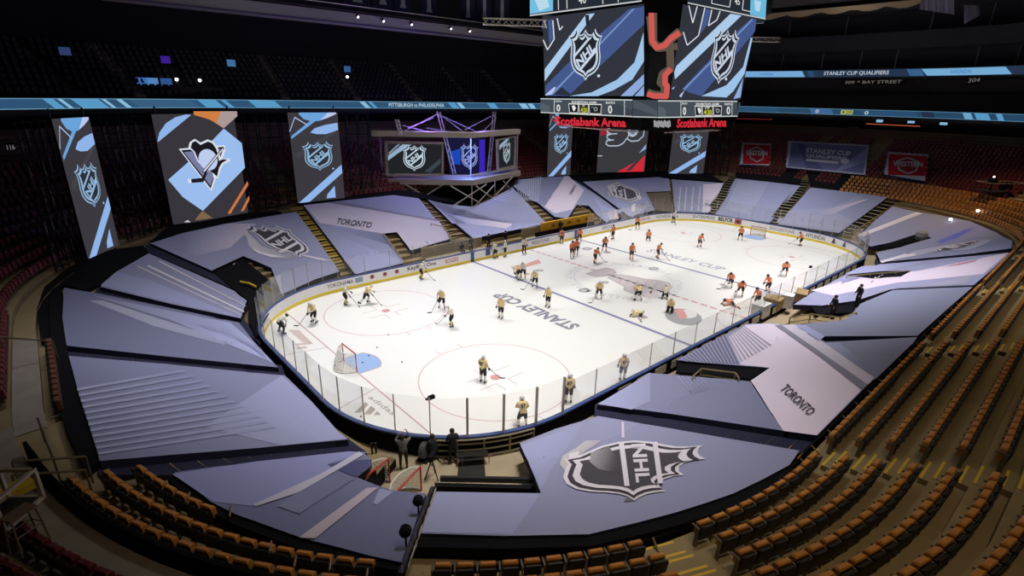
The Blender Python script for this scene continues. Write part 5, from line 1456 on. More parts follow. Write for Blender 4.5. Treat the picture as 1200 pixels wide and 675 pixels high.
def scrA(s, pm):
    q = Z(420, 120, 5.19, (178, 252), (508, 256), (505, 430), (185, 432)); decal(s, q, C(34, 36, 40), pm, 1)
    decal(s, Z(420, 120, 5.19, (180, 355), (180, 325), (268, 255), (325, 257), (240, 310)), C(150, 176, 200), pm, 2)
    decal(s, Z(420, 120, 5.19, (185, 305), (240, 254), (255, 254), (185, 318)), C(130, 150, 170), pm, 3)
    decal(s, Z(420, 120, 5.19, (400, 420), (500, 340), (500, 370), (440, 425)), C(60, 70, 78), pm, 2)
    shield(s, (420+340/5.19, 120+336/5.19), (27, .5), (0, -25.5), pm, 3, C(196, 214, 226), C(40, 46, 54), C(34, 38, 46))
panel(Z(420, 120, 5.19, (158, 235), (518, 240), (518, 448), (168, 450)), plA, None, True, 'framed_screen', scrA)
def scrB(s, pm):
    decal(s, Z(420, 120, 5.19, (855, 232), (950, 212), (945, 380), (855, 400)), C(34, 36, 42), pm, 1)
    decal(s, Z(420, 120, 5.19, (858, 260), (900, 222), (920, 220), (858, 290)), C(150, 170, 190), pm, 2)
    shield(s, (420+902/5.19, 120+305/5.19), (8.5, -1.5), (0, -22), pm, 3, C(180, 196, 206), C(40, 46, 54), C(34, 38, 46))
panel(Z(420, 120, 5.19, (840, 225), (962, 203), (958, 395), (845, 415)), plB, None, True, 'framed_screen', scrB)
plC = ((0, ys+2.6, 0), (0, 1, 0))
def scrC(s, pm):
    decal(s, Z(420, 120, 5.19, (525, 215), (770, 215), (770, 445), (560, 445)), C(26, 24, 60), pm, 1)
    decal(s, Z(420, 120, 5.19, (560, 300), (620, 280), (620, 380), (575, 375)), C(30, 74, 190), pm, 2)
    decal(s, Z(420, 120, 5.19, (735, 230), (770, 225), (770, 440), (735, 430)), C(60, 40, 180), pm, 2)
    shield(s, (420+675/5.19, 120+328/5.19), (20, .3), (0, -25), pm, 3, C(150, 166, 226), C(30, 36, 90), C(26, 32, 84))
panel(Z(420, 120, 5.19, (520, 212), (775, 212), (775, 448), (555, 448)), plC, None, False, 'back_wall', scrC)
gd = G()
gd.tube([lg(P1, ZP+.9), lg(P2, ZP+.9), lg(P3, ZP+.9)], .03)
gd.build('guard_rail', ALU, st)
def vio(loc, tgt, p, col, a=80): spot('stage_wash', tuple(loc), tuple(tgt), p, col, a)
vio(P2+np.array((-1, 1.2, 5.2)), P2+np.array((-6, 3, 8.5)), 2000, (.30, .16, 1.0), 120)
vio(P2+np.array((1.2, .5, 4.8)), P2+np.array((1.5, 3.5, 1.5)), 1400, (.12, .22, 1.0), 110)
def glow(p, e, col):
    l = bpy.data.lights.new('stage_glow', 'POINT'); l.energy = e; l.color = col; l.shadow_soft_size = .3
    o = bpy.data.objects.new('stage_glow', l); COL.objects.link(o); o.location = tuple(p)
glow(np.array((P2[0]-5.5, P2[1]+4.8, ZP+2.6)), 420, (.26, .12, 1.0)); glow(np.array((P2[0]+.3, P2[1]+1.6, ZP+1.6)), 260, (.14, .24, 1.0))
glow(np.array((P2[0]-4, P2[1]+3.6, ZR+1.2)), 420, (.30, .16, 1.0)); glow(np.array((P2[0]+3, P2[1]+2.4, ZR+1.1)), 300, (.26, .14, 1.0)); glow(np.array((P3[0]-3.2, P3[1]+.6, ZP-1.6)), 160, (.24, .10, 1.0))
vio(P2+np.array((-3, 2.0, 6.4)), P2+np.array((-6, 3.5, 12.5)), 1500, (.30, .18, 1.0), 120)

# yellow barrier and low tables behind the bench boards
A, B = at_z((637, 270), 1.2), at_z((694, 257), 1.2)
A[1] = B[1] = (A[1]+B[1])/2
g = G(); u = B-A; g.hexa([(A[0], A[1], 1.0), (B[0], B[1], 1.0), (B[0], B[1]+.25, 1.0), (A[0], A[1]+.25, 1.0), (A[0], A[1], 2.0), (B[0], B[1], 2.0), (B[0], B[1]+.25, 2.0), (A[0], A[1]+.25, 2.0)])
yb = g.build('yellow_barrier', M('barrier_yellow', C(232, 176, 34), .6, noise=.08)); tag(yb, 'long yellow padded barrier behind the visiting bench', 'barrier')
g = G()
for k in (.2, .36, .5, .68, .84): decal(g, [(k-.035, .35), (k+.03, .3), (k+.035, .6), (k-.03, .65)], C(150, 96, 24), frame((A[0], A[1], 1.0), (u[0], 0, 0), (0, 0, 1)), 1)
g.build('printed_marks', ADBOARD, yb)
g = G(); g.hexa([(A[0]-1, A[1]-.1, 0.5), (B[0], A[1]-.1, .5), (B[0], A[1]+.1, .5), (A[0]-1, A[1]+.1, .5), (A[0]-1, A[1]-.1, .98), (B[0], A[1]-.1, .98), (B[0], A[1]+.1, .98), (A[0]-1, A[1]+.1, .98)]); g.build('base_board', BLACK, yb)
for lab, x0, x1 in (('long pale bench front behind the bench side boards under the pale city cover', -12, -4.4), ('players bench seat behind the boards below the yellow barrier', 1.5, 13)):
    g = G(); g.box(((x0+x1)/2, 15.1, .45), (x1-x0, .5, .10)); g.box(((x0+x1)/2, 15.9, .75), (x1-x0, .12, 1.5)); 
    for x in np.arange(x0+.4, x1, 1.8): g.box((x, 15.1, .2), (.08, .4, .4))
    tag(g.build('players_bench', M('bench_tan', C(186, 172, 146), .7) if 'bench_tan' not in bpy.data.materials else bpy.data.materials['bench_tan']), lab, 'bench')
# ================================================================== stepped aisles
def aisle(label, t, i0, i1, w=1.1, group=None, nose=True, base=CONC):
    path = []; mi = []; y_ = 1 if nose else 0
    for i in range(i0, i1+1):
        b0 = ROWB(i)-.35; z1 = ROWZ(i)+.012; z0 = z1-.179
        for b, z, m_ in ((b0-.30, z1-.3575, 0), (b0-.30, z0, y_), (b0-.23, z0, 0), (b0, z0, 0), (b0, z1, y_), (b0+.07, z1, 0)):
            path.append((*BOWL.pt(t, b)[0], z)); mi.append(m_)
    return tag(stair_strip('aisle_steps', path, w, [base, YELLOW], mi), label, 'stairs', group)
tX = lambda x: BOWL.t_of_x(x, 0)
tF = lambda x: BOWL.t_of_x(x, 4)
TA1, TA2 = 7.52, 7.741
PALESTEP = M('pale_step', C(198, 184, 140), .7, noise=.15, scale=6)
aisle('yellow-edged steps between the shield cover corner block and the curved seat block', TA2, -1, 14, 1.15)
aisle('steps beside the cable run, going down past the front covers', TA1, -3, 14, 1.0, None, False)
aisle('yellow-edged steps crossing the open seats by the large pale city cover', tX(-21.0), -1, 14, 1.15)
aisle('yellow-edged steps crossing the open seats level with the dark cover seam', tX(-7.8), -1, 14, 1.15)
aisle('yellow-edged steps crossing the farther open seats by the plain grey cover', tX(5.9), -1, 14, 1.1)
aisle('yellow-edged steps at the far end of the near-side open seats', tX(19.5), -1, 14, 1.1)
g0 = aisle('gold steps between the shield corner cover and the pale city cover', tF(-20.2), -9, 6, 1.3, None, True, M('step_gold', C(190, 160, 84), .7, noise=.15, scale=5))
aisle('dark steps under the stage between two bench side covers', tF(-6.6), -9, 2, 1.1, None, False)
aisle('narrow dark steps above the yellow barrier', tF(21.3), -9, 2, 1.0, None, False, SKIRT)
def far_aisle(label, pa, pb, hi):
    if 'step_tan' not in bpy.data.materials: M('step_tan', C(140, 118, 72), .8, noise=.2)
    o = None
    for a_, b_, mats, nm in ((pa, pb, [PALESTEP, BLACK], 'aisle_steps'), (pb, hi, [bpy.data.materials['step_tan'], bpy.data.materials['step_tan']], 'upper_flight')):
        A, B = on_bowl([a_, b_], -.36); n = max(2, int(math.dist(A[:2], B[:2])/.72)); path = []; mi = []
        for i in range(n):
            p, q = A+(B-A)*i/n, A+(B-A)*(i+1)/n; h_ = p*.5+q*.5
            for r_, z, m_ in ((p, p[2], 1), (p, p[2]+.16, 0), (h_, p[2]+.16, 1), (h_, q[2]-.01, 1)):
                path.append((r_[0], r_[1], z)); mi.append(m_)
        so = stair_strip(nm, path, 1.5, mats, mi, o)
        if o is None: o = so; tag(o, label, 'stairs')
far_aisle('light-treaded steps between the white streak cover and the fanned stripe cover', (832, 250), (862, 206), (903, 146))
far_aisle('light-treaded steps between the fanned stripe cover and the diagonal streak cover', (906, 262), (945, 211), (1001, 148))
far_aisle('light-treaded steps beside the amber seats at the far end', (988, 273), (1047, 235), (1122, 162))

# ================================================================== seats
def seat_parts(pad, shell):
    """one tip-up seat, folded, facing local -y ... its row's rink side; origin on the tread"""
    g = G()
    g.hexa([(-.225, .05, .26), (.225, .05, .26), (.225, .11, .22), (-.225, .11, .22), (-.215, .14, .70), (.215, .14, .70), (.215, .19, .68), (-.215, .19, .68)])
    g.hexa([(-.215, .14, .70), (.215, .14, .70), (.215, .19, .68), (-.215, .19, .68), (-.18, .165, .745), (.18, .165, .745), (.18, .195, .735), (-.18, .195, .735)])
    sh = g.mesh('backrest', [shell])
    g = G()
    g.hexa([(-.19, .02, .30), (.19, .02, .30), (.19, .06, .28), (-.19, .06, .28), (-.19, .07, .66), (.19, .07, .66), (.19, .14, .66), (-.19, .14, .66)])
    pd = g.mesh('back_pad', [shell])
    g = G()
    g.hexa([(-.20, -.13, .34), (.20, -.13, .34), (.20, -.01, .34), (-.20, -.01, .34), (-.195, -.10, .70), (.195, -.10, .70), (.195, .065, .73), (-.195, .065, .73)])
    g.hexa([(-.195, -.10, .70), (.195, -.10, .70), (.195, .065, .73), (-.195, .065, .73), (-.165, -.06, .75), (.165, -.06, .75), (.165, .045, .775), (-.165, .045, .775)])
    sp = g.mesh('seat_pan', [pad])
    g = G()
    g.hexa([(.235, -.02, 0), (.275, -.02, 0), (.275, .10, 0), (.235, .10, 0), (.24, .02, .60), (.27, .02, .60), (.27, .12, .60), (.24, .12, .60)])
    g.hexa([(.23, -.17, .58), (.28, -.17, .58), (.28, .12, .60), (.23, .12, .60), (.23, -.16, .62), (.28, -.16, .62), (.28, .12, .64), (.23, .12, .64)])
    am = g.mesh('armrest', [ARMM])
    return (('seat_pan', sp), ('back_pad', pd), ('backrest', sh), ('armrest', am))
GOLDSEAT, MARSEAT = seat_parts(GOLDV, SHELL), seat_parts(MAROON, MAROON2)
def place(parts, name, x, y, z, n, label, group):
    # local +y points away from the rink (along n)
    o = thing(name, label, 'seat', (x, y, z), math.atan2(n[1], n[0])-math.pi/2, group)
    for pn, me in parts: link(pn, me, o)
    return o
def spots(rows, t0, t1, gaps, pitch=.52):
    out = []
    for i in rows:
        b = ROWB(i)
        for k in range(int(math.floor(t0)), int(math.ceil(t1))):
            a, e = max(t0, k), min(t1, k+1)
            if e <= a: continue
            L = arclen(BOWL, (k % 8)+.5, b); 
            if k % 8 == 0:
                x = -20.13; xs = [x+pitch*j for j in range(-4, 90)]
                tt = [BOWL.t_of_x(q, 0) for q in xs]; tt = [q+(k-k % 8) for q in tt if a <= q+(k-k % 8) < e]
            else:
                n = int(L*(e-a)/pitch); tt = [a+(j+.5)*(e-a)/n for j in range(n)]
            for t in tt:
                if any(abs(((t-c+4) % 8)-4)*arclen(BOWL, t % 8, b) < w for c, w in gaps): continue
                (x, y), n_ = BOWL.pt(t, b)
                if visible((x, y, ROWZ(i)+.5), 420): out.append((i, t, x, y, n_))
    return out
GAPS = [(TA1, .75), (TA2, .78), (tX(-21.0), .80), (tX(-7.8), .80), (tX(5.9), .80), (tX(19.5), .80)]
def depth(x, y, z): return float((np.array((x, y, z))-CAMP) @ CF)
# near side, amber
near = spots(range(0, 13), 7.53, 8.999, GAPS)
near = [q for q in near if not (q[0] < 1 and 7.6 < q[1] < 7.60)]
near += spots(range(0, 2), 7.20, 7.505, [(TA1, .55)])+spots(range(-1, 0), 7.20, 7.33, [])
near.sort(key=lambda q: depth(q[2], q[3], ROWZ(q[0]))+(0 if visible((q[2], q[3], ROWZ(q[0])+.5), 15) else 1000))
BLOCKS = [(7.0, 7.52, 'block beyond the cable run'), (7.52, TA2, 'block beside the cable run'), (TA2, 8+tX(-21.0), 'curved block above shield cover'),
          (8+tX(-21.0), 8+tX(-7.8), 'block above pale city cover'), (8+tX(-7.8), 8+tX(5.9), 'block above plain grey cover'), (8+tX(5.9), 9.01, 'farthest straight block')]
order = {}
inframe = lambda q: visible((q[2], q[3], ROWZ(q[0])+.5), 15)
for q in sorted([q for q in near if inframe(q)], key=lambda q: (q[0], q[1])):
    bl = next(j for j, b in enumerate(BLOCKS) if b[0] <= q[1] < b[1]); key = (bl, q[0]); order.setdefault(key, []).append(q)
rank = {id(q): (bl, i, k+1) for (bl, i), L in order.items() for k, q in enumerate(L)}
for q in near[:256]:
    bl, i, k = rank[id(q)]
    place(GOLDSEAT, 'tip_up_seat', q[2], q[3], ROWZ(i), q[4], 'amber tip-up seat, %s along, %s row up, %s' % (nth(k), nth(i+2 if bl == 0 else i+1), BLOCKS[bl][2]), 'amber tip-up seats')
g = G()
for q in near[256:]: simple_seat(g, (q[2], q[3], ROWZ(q[0])), q[4], 1, 0, .95)
for q in spots(range(0, 5), 1.05, 2.12, [], .56): simple_seat(g, (q[2], q[3], ROWZ(q[0])), q[4], 1, 0)
for q in spots(range(0, 1), 6.35, 7.02, [], .52): simple_seat(g, (q[2], q[3], ROWZ(q[0])), q[4], 1, 2)
tag(g.build('more_tip_up_seats', [GOLDV, SHELL, GOLDV2]), 'remaining amber tip-up seats farther along the rows', 'seats', kind='stuff')
# outer rows, maroon
mar = [(i, t, x-n[0]*.24, y-n[1]*.24, n) for i, t, x, y, n in spots(range(2, 12), 6.0, 7.0, [], .54)]+spots(range(3, 12), 7.0, 7.50, [(TA1, .7)], .54)
mar.sort(key=lambda q: depth(q[2], q[3], ROWZ(q[0]))+(0 if visible((q[2], q[3], ROWZ(q[0])+.5), 15) else 1000))
seen = {}; pick = set(id(q) for q in mar[:44] if inframe(q))
for q in sorted([q for q in mar if inframe(q)], key=lambda q: (q[0], q[1])):
    i = q[0]; side = 'near end' if q[1] < 7 else 'corner'
    seen[(side, i)] = seen.get((side, i), 0)+1; k = seen[(side, i)]
    if id(q) in pick: place(MARSEAT, 'tip_up_seat', q[2], q[3], ROWZ(i), q[4], 'maroon tip-up seat, %s along, %s row past grey walkway, %s' % (nth(k), nth(i-1 if side == 'near end' else i-2), side), 'maroon tip-up seats')
g = G()
for q in [q for q in mar if id(q) not in pick]: simple_seat(g, (q[2], q[3], ROWZ(q[0])), q[4], 1, 0)
FG = [(tF(-20.2), .8), (tF(-6.6), .7), (tF(6), .7), (tF(21.3), .7)]
far = spots(range(5, 18), 1.0, 2.0, [(1.5, .9)], .56)+spots(range(2, 18), 2.0, 3.0, [(2.12, .9), (2.62, .9), (2.9, .8)], .56)+spots(range(2, 18), 3.0, 4.0, [(3.4, .9)], .58)+spots(range(2, 15), 4.0, 6.0, FG, .58)
for q in far: simple_seat(g, (q[2], q[3], ROWZ(q[0])), q[4], 1, 0)
tag(g.build('more_maroon_seats', [MAROON, MAROON2]), 'maroon tip-up seats filling the far end and dark upper rows', 'seats', kind='stuff')
# grey walkway treads and dark front walls at the outer corner
g = G(); sweep(g, BOWL, [(ROWB(1)-.38, ROWZ(1)+.03), (ROWB(1)+.50, ROWZ(1)+.03)], tsamples(6.2, 7.05, 16, 16))
sweep(g, BOWL, [(ROWB(2)-.38, ROWZ(2)+.03), (ROWB(2)+.55, ROWZ(2)+.03)], tsamples(7.05, 7.50, 40, 16))
tag(g.build('floor_walkway', CONCG), kind='structure')
g = G(); sweep(g, BOWL, [(ROWB(2)-.52, ROWZ(1)-.1), (ROWB(2)-.52, ROWZ(2)+.55), (ROWB(2)-.42, ROWZ(2)+.55), (ROWB(2)-.42, ROWZ(1)-.1)], tsamples(7.12, 7.5, 40, 16))
tag(g.build('low_wall', BLACKC), 'low dark wall between the amber corner seats and grey walkway', 'wall')
g = G(); sweep(g, BOWL, [(ROWB(0)-.52, ROWZ(-1)-.05), (ROWB(0)-.52, ROWZ(-1)+.50), (ROWB(0)-.46, ROWZ(-1)+.50), (ROWB(0)-.46, ROWZ(-1)-.05)], tsamples(7.56, 9.0, 24, 24))
tag(g.build('front_rail_wall', BLACKC), 'long black panel edging the covers below the first amber seat row', 'wall')
# slim raking posts between covers and the first row
k = 0
for t in [7.56+.045*i for i in range(10)]+[8.0+.034*i for i in range(18)]:
    (x, y), n = BOWL.pt(t, ROWB(0)-.44); (x2, y2), n = BOWL.pt(t, ROWB(0)-.12); k += 1
    g = G(); g.tube([(x, y, ROWZ(0)+.22), (x2, y2, ROWZ(0)+.02)], .03, n=5)
    tag(g.build('raking_post', M('post_tan', C(150, 126, 88), .5, .3) if 'post_tan' not in bpy.data.materials else bpy.data.materials['post_tan']), 'slim tan raking post behind the cover edge, the %s from the cable run' % nth(k), 'post', 'raking posts')
k = 0
for px in ((222, 577), (271, 592), (318, 634), (347, 651), (388, 655), (431, 667)):
    A, B = on_bowl([px, (px[0]-2, px[1]+13)], .1); k += 1
    g = G(); g.tube([tuple(A), tuple(B)], .03, n=5); tag(g.build('raking_post', bpy.data.materials['post_tan']), 'slim tan post at the outer edge of the front corner cover, the %s along' % nth(k), 'post', 'raking posts')

# ================================================================== rails, cables and odds and ends
def rail(name, label, pts, r, mat, cat='railing', legs=None):
    g = G(); g.tube(pts, r, n=6); o = g.build(name, mat); tag(o, label, cat)
    if legs:
        for a in legs:
            p = pts[a]; g = G(); g.tube([(p[0], p[1], p[2]), (p[0], p[1], p[2]-.95)], r*.9, n=6); g.build('leg', mat, o)
    return o
RAILT = M('rail_tan', C(176, 156, 110), .45, .4)
bp = lambda q, o=.5: tuple(on_bowl([q], o)[0])
def opening(label, pts, off=.5):      # railed opening in the covers: hand rail loop with two lower rails
    P = [bp(q, off) for q in pts]; o = rail('opening_rail', label, P, .045, RAILT, 'railing', range(len(P)))
    g = G(); g.tube([(p[0], p[1], p[2]-.4) for p in P], .03); g.build('middle_rail', RAILT, o)
    g = G(); g.tube([(p[0], p[1], p[2]-.8) for p in P], .03); g.build('lower_rail', RAILT, o)
opening('tan railing in the gap by the large pale city cover, nearest of the railed openings', [(812, 441), (822, 432), (862, 437), (866, 443)], .25)
opening('tan railing in the gap where two dark-clothed people stand', [(926, 372), (950, 368), (985, 372), (1004, 366)], .2)
opening('railing in the narrow gap of the far pale banded cover', [(992, 324), (1020, 321), (1050, 319), (1066, 317)], .2)
opening('railing of the gap in the bench side pale city cover', [(449, 273), (463, 291), (474, 308)], .35)
opening('railing beside the dark steps under the stage', [(505, 262), (520, 266), (530, 280)], .3)
opening('railing in the gap above the yellow barrier', [(678, 240), (690, 248), (704, 258)], .3)
for lab, pts in (('flat black patch painted as pit shade in the far pale banded cover', [(990, 322), (1030, 318), (1068, 317), (1056, 324), (1020, 326)]), ('flat black patch painted as pit shade behind the railed gap by the pale city cover', [(795, 425), (822, 427), (860, 431), (898, 432), (880, 444), (820, 438), (792, 436)]),
                 ('flat black patch painted as pit shade by the two dark-clothed people', [(950, 359), (1004, 357), (1000, 366), (958, 368)]), ('flat black patch painted as pit shade at the far corner cover', [(1029, 292), (1060, 287), (1090, 277), (1078, 274), (1044, 284)]),
                 ('brown mesh-covered pit at the far corner behind the boards', [(758, 226), (785, 225), (790, 249), (769, 246)])):
    cover(lab, pts, (0, 0, 0, 1), None, None, None, .1, 'pit_stand_in', 'opening', .03 if 'far pale' in lab else -.13, BLACKC if 'mesh' not in lab else M('mesh_brown', C(112, 100, 84), .9, noise=.3, scale=8))  # flat black patches stand in for the shade inside the pits
# vomitory with dark cloth and a white emblem under the shield corner cover
A, B, Cc, Dd = on_bowl([(248, 317), (285, 300), (330, 345), (300, 338)], 0)
g = G(); g.hexa([tuple(A-np.array((0, 0, 1.1))), tuple(B-np.array((0, 0, 1.3))), tuple(B-np.array((0, .1, 1.3))), tuple(A-np.array((0, .1, 1.1))), tuple(A), tuple(B), tuple(B-np.array((0, .1, 0))), tuple(A-np.array((0, .1, 0)))])
vc = g.build('opening_curtain', BLACKC); tag(vc, 'dark curtain wall with a small white emblem under the shield corner cover', 'curtain')
g = G(); pmv = on_plane(A, np.cross(B-A, (0, 0, 1)))
decal(g, ell((275, 312), 2.6, 4, 14), C(196, 200, 204), pmv, 14); decal(g, [(273, 316), (277.6, 308), (278.6, 309), (274, 317)], C(40, 42, 46), pmv, 15); g.build('emblem', FABRIC, vc)
cover('flat black sheet as pit shade behind the curtain with the white emblem', [(250, 318), (285, 303), (330, 340), (312, 372), (300, 395), (291, 374), (291, 352), (276, 340)], (0, 0, 0, 1), None, None, None, .1, 'pit_stand_in', 'opening', -.10, BLACKC)  # flat black sheet laid in as the shade of this pit
g = G(); P = [tuple(on_bowl([q], .15)[0]) for q in ((281, 330), (292, 332), (300, 336))]; g.tube(P, .09); tag(g.build('yellow_pipe', YELLOW), 'yellow pipe in the black pit beside the rink corner', 'pipe')

# black bar barrier and posts at the ice machine gate
A, B = at_z((516, 561), 1.35), at_z((627, 563), 1.35)
r = rail('gate_barrier', 'long dark barrier bar edging the gate floor above the front cover', [tuple(A), tuple(B)], .13, DKSTEEL, 'barrier')
g = G(); A2, B2 = at_z((510, 570), 1.6), at_z((632, 573), 1.6); g.hexa([tuple(A2-np.array((0, 0, .9))), tuple(B2-np.array((0, 0, .9))), tuple(B2+np.array((.1, .2, -.9))), tuple(A2+np.array((.1, .2, -.9))), tuple(A2), tuple(B2), tuple(B2+np.array((.1, .2, 0))), tuple(A2+np.array((.1, .2, 0)))]); g.build('kick_panel', BLACK, r)
g = G(); A = at_z((536, 559)); B = at_z((569, 559)); Cq = at_z((567, 536)); Dq = at_z((538, 536)); g.hexa([(p[0], p[1], .005) for p in (A, B, Cq, Dq)]+[(p[0], p[1], .02) for p in (A, B, Cq, Dq)]); tag(g.build('floor_mat', M('mat_dark', C(44, 42, 38), .9)), 'dark floor mat on the beige floor by the gate', 'mat')
g = G(); A, B = at_z((537, 525), .9), at_z((572, 522), .9); u = B-A
r = thing('folding_bench', 'thin framed bench by the gate boards', 'bench', (float(A[0]), float(A[1]), 0))
g.box(((u/2)[0], (u/2)[1], .5), (float(np.linalg.norm(u)), .35, .05), 0, math.atan2(u[1], u[0])); g.build('seat', DKSTEEL, r)
for k in (.05, .95):
    for s in (-.13, .13):
        g = G(); g.tube([(u[0]*k-s*.3, u[1]*k+s, 0), (u[0]*k-s*.3, u[1]*k+s, .5)], .02); g.build('leg', ALU, r)
g = G(); ps = [at_z((437+1.5*k, 541-.3*k)) for k in (0, 3)]
for k, p in enumerate(ps):
    g = G(); g.tube([(p[0], p[1], 0), (p[0], p[1], 1.0)], .05); tag(g.build('floor_post', DKSTEEL), 'dark post on the beige floor, %s of two' % ('closer to the front cover' if k == 0 else 'closer to the grey-shirted person'), 'post')
# cables and two round lamps down the cable aisle
rng = random.Random(3)
for k, (mt, lab) in enumerate(((ALU, 'pale cable bundle running down the cable aisle'), (BLACK, 'black cable bundle running down the cable aisle'), (DKSTEEL, 'grey cable bundle running down the cable aisle'))):
    pts = []
    for j in range(26):
        kk = j/25; q = (508-37*kk-(k-1)*2.4+rng.uniform(-.8, .8), 572+102*kk); pts.append(bp(q, .10+.04*k))
    g = G(); g.tube(pts, .045 if k == 0 else .07, n=5); tag(g.build('cable_run', mt), lab, 'cable')
for px, lab in (((490.5, 592), 'round black lamp on the cable aisle rail, the one closer to the ice'), ((476, 630), 'round black lamp on the cable aisle rail, the one closer to the amber seats')):
    X = np.array(bp((px[0], px[1]+10), .0)); r = thing('rail_lamp', lab, 'lamp', tuple(X))
    rot = Matrix.Rotation(math.radians(75), 3, Vector((CR[0], CR[1], 0)))
    g = G(); g.lathe([(.12, -.12), (.16, -.09), (.16, .06), (.10, .14), (.04, .15)], (0, 0, .50), 0, 14, rot); g.build('housing', BLACK, r)
    g = G(); g.tube([(0, 0, 0), (0, 0, .40)], .03); g.tube([(-.12, 0, .38), (.12, 0, .38)], .025); g.build('stand', DKSTEEL, r)
    g = G(); g.lathe([(.11, -.125), (.11, -.12)], (0, 0, .50), 0, 14, rot); g.build('lens', DKSTEEL, r)
# handrails and loose items at the outer corner
for lab, a, b_, off in (('long thin handrail crossing the grey walkway, upper of two', (14, 541), (100, 535), .75), ('long thin handrail crossing the grey walkway, lower of two', (14, 557), (100, 551), .5),
                    ('thin handrail across the walkway beside the large covers', (0, 395), (62, 400), .8), ('thin slanting handrail at the dark corner seats', (44, 490), (62, 536), .6),
                    ('thin slanting handrail beside the dark truss tower', (0, 223), (55, 251), .7), ('second slanting handrail beside the dark truss tower', (20, 264), (62, 285), .7), ('short pale handrail by the dark truss tower foot', (19, 265), (52, 256), .9)):
    A, B = bp(a, off), bp(b_, off); rail('handrail', lab, [A, B], .035, M('rail_olive', C(122, 112, 84), .5, .4) if 'rail_olive' not in bpy.data.materials else bpy.data.materials['rail_olive'], 'railing', (0, 1))
g = G(); pts = [bp((36-.55*(i % 2)+.6*i, 352+7*i), .12) for i in range(22)]
A = np.array(bp((14, 618), .05)); r = thing('display_case', 'white framed open box standing at the corner of the frame', 'box', tuple(A), .9)
g = G()
for a, b_ in (((-.55, -.4), (.55, -.4)), ((.55, -.4), (.55, .4)), ((.55, .4), (-.55, .4)), ((-.55, .4), (-.55, -.4))):
    for z in (0, .8): g.box(((a[0]+b_[0])/2, (a[1]+b_[1])/2, z+.4), (abs(a[0]-b_[0])+.08, abs(a[1]-b_[1])+.08, .08))
    g.box((a[0], a[1], .8), (.08, .08, .8))
g.build('white_frame', M('frame_cream', C(196, 184, 164), .6), r)
g = G(); g.box((0, 0, .43), (1.0, .7, .04)); g.build('shelf', M('shelf_dark', C(70, 64, 58), .7), r)
A = np.array(bp((36, 640), .0)); r = thing('step_stool', 'thin tan metal frame stool beside the white open box', 'stool', tuple(A), .6)
g = G(); g.box((0, 0, .95), (.55, .35, .04)); g.build('top', M('stool_tan', C(142, 122, 98), .6), r)
for sx in (-.24, .24):
    for sy in (-.14, .14):
        g = G(); g.tube([(sx*1.2, sy*1.3, 0), (sx, sy, .95)], .022); g.build('leg', bpy.data.materials['stool_tan'], r)
g = G(); g.tube([(-.27, -.17, .5), (.27, -.17, .5), (.27, .17, .5), (-.27, .17, .5), (-.27, -.17, .5)], .018); g.build('brace', bpy.data.materials['stool_tan'], r)
g = G(); p = bp((9, 582), .0); g.box((p[0], p[1], p[2]+.1), (1.1, .5, .2), 0, .4); tag(g.build('yellow_step', YELLOW), 'yellow painted step at the frame edge by the white box', 'step')
# broadcast camera positions among far seats
for lab, px, hgt in (('dark camera platform among the far corner seats', (1168, 232), 1.4),):
    A = np.array(bp(px, -.4)); r = thing('camera_platform', lab, 'platform', tuple(A), -.6)
    g = G(); g.box((0, 0, .8), (4.6, 2.2, .12)); g.build('deck', DKSTEEL, r)
    for sx in (-2.2, 0, 2.2):
        for sy in (-1, 1):
            g = G(); g.tube([(sx, sy, 0), (sx, sy, 1.75)], .04); g.build('post', DKSTEEL, r)
    g = G(); g.tube([(-2.2, -1, 1.75), (2.2, -1, 1.75), (2.2, 1, 1.75), (-2.2, 1, 1.75), (-2.2, -1, 1.75)], .03); g.build('guard_rail', ALU, r)
    g = G(); g.box((-1.2, 0, 1.9), (.9, .4, .45)); g.tube([(-1.2, 0, .8), (-1.2, 0, 1.7)], .06); g.box((.9, .2, 1.2), (.8, .8, .8)); g.build('camera_gear', BLACK, r)
    g = G(); g.lathe([(.02, -.1), (.12, 0), (.02, .1)], (-1.2, .0, 2.35), 0, 8); g.build('tally_lamp', LAMPW, r)
for k, (px, lab) in enumerate((((1146, 247), 'small white lamp on a pole at the amber far seats'), ((1114, 257), 'small white lamp at the edge of the far corner cover'))):
    X = np.array(bp(px, .3)); g = G(); g.lathe([(.03, -.16), (.16, -.06), (.17, .06), (.03, .16)], tuple(X), 0, 10); g.tube([tuple(X), (X[0], X[1], X[2]-1.1)], .03, 1)
    tag(g.build('work_lamp', [LAMPW, DKSTEEL]), lab, 'lamp')
g = G(); X = np.array(bp((1079, 281), -.35)); g.lathe([(.5, 0), (.6, .4), (.55, .8), (.3, 1.0)], tuple(X), 0, 12); tag(g.build('covered_case', M('case_grey', C(150, 150, 146), .7)), 'grey covered case in the dark opening of the far corner cover', 'case')
A = np.array(at_z((932, 372), 0)); 
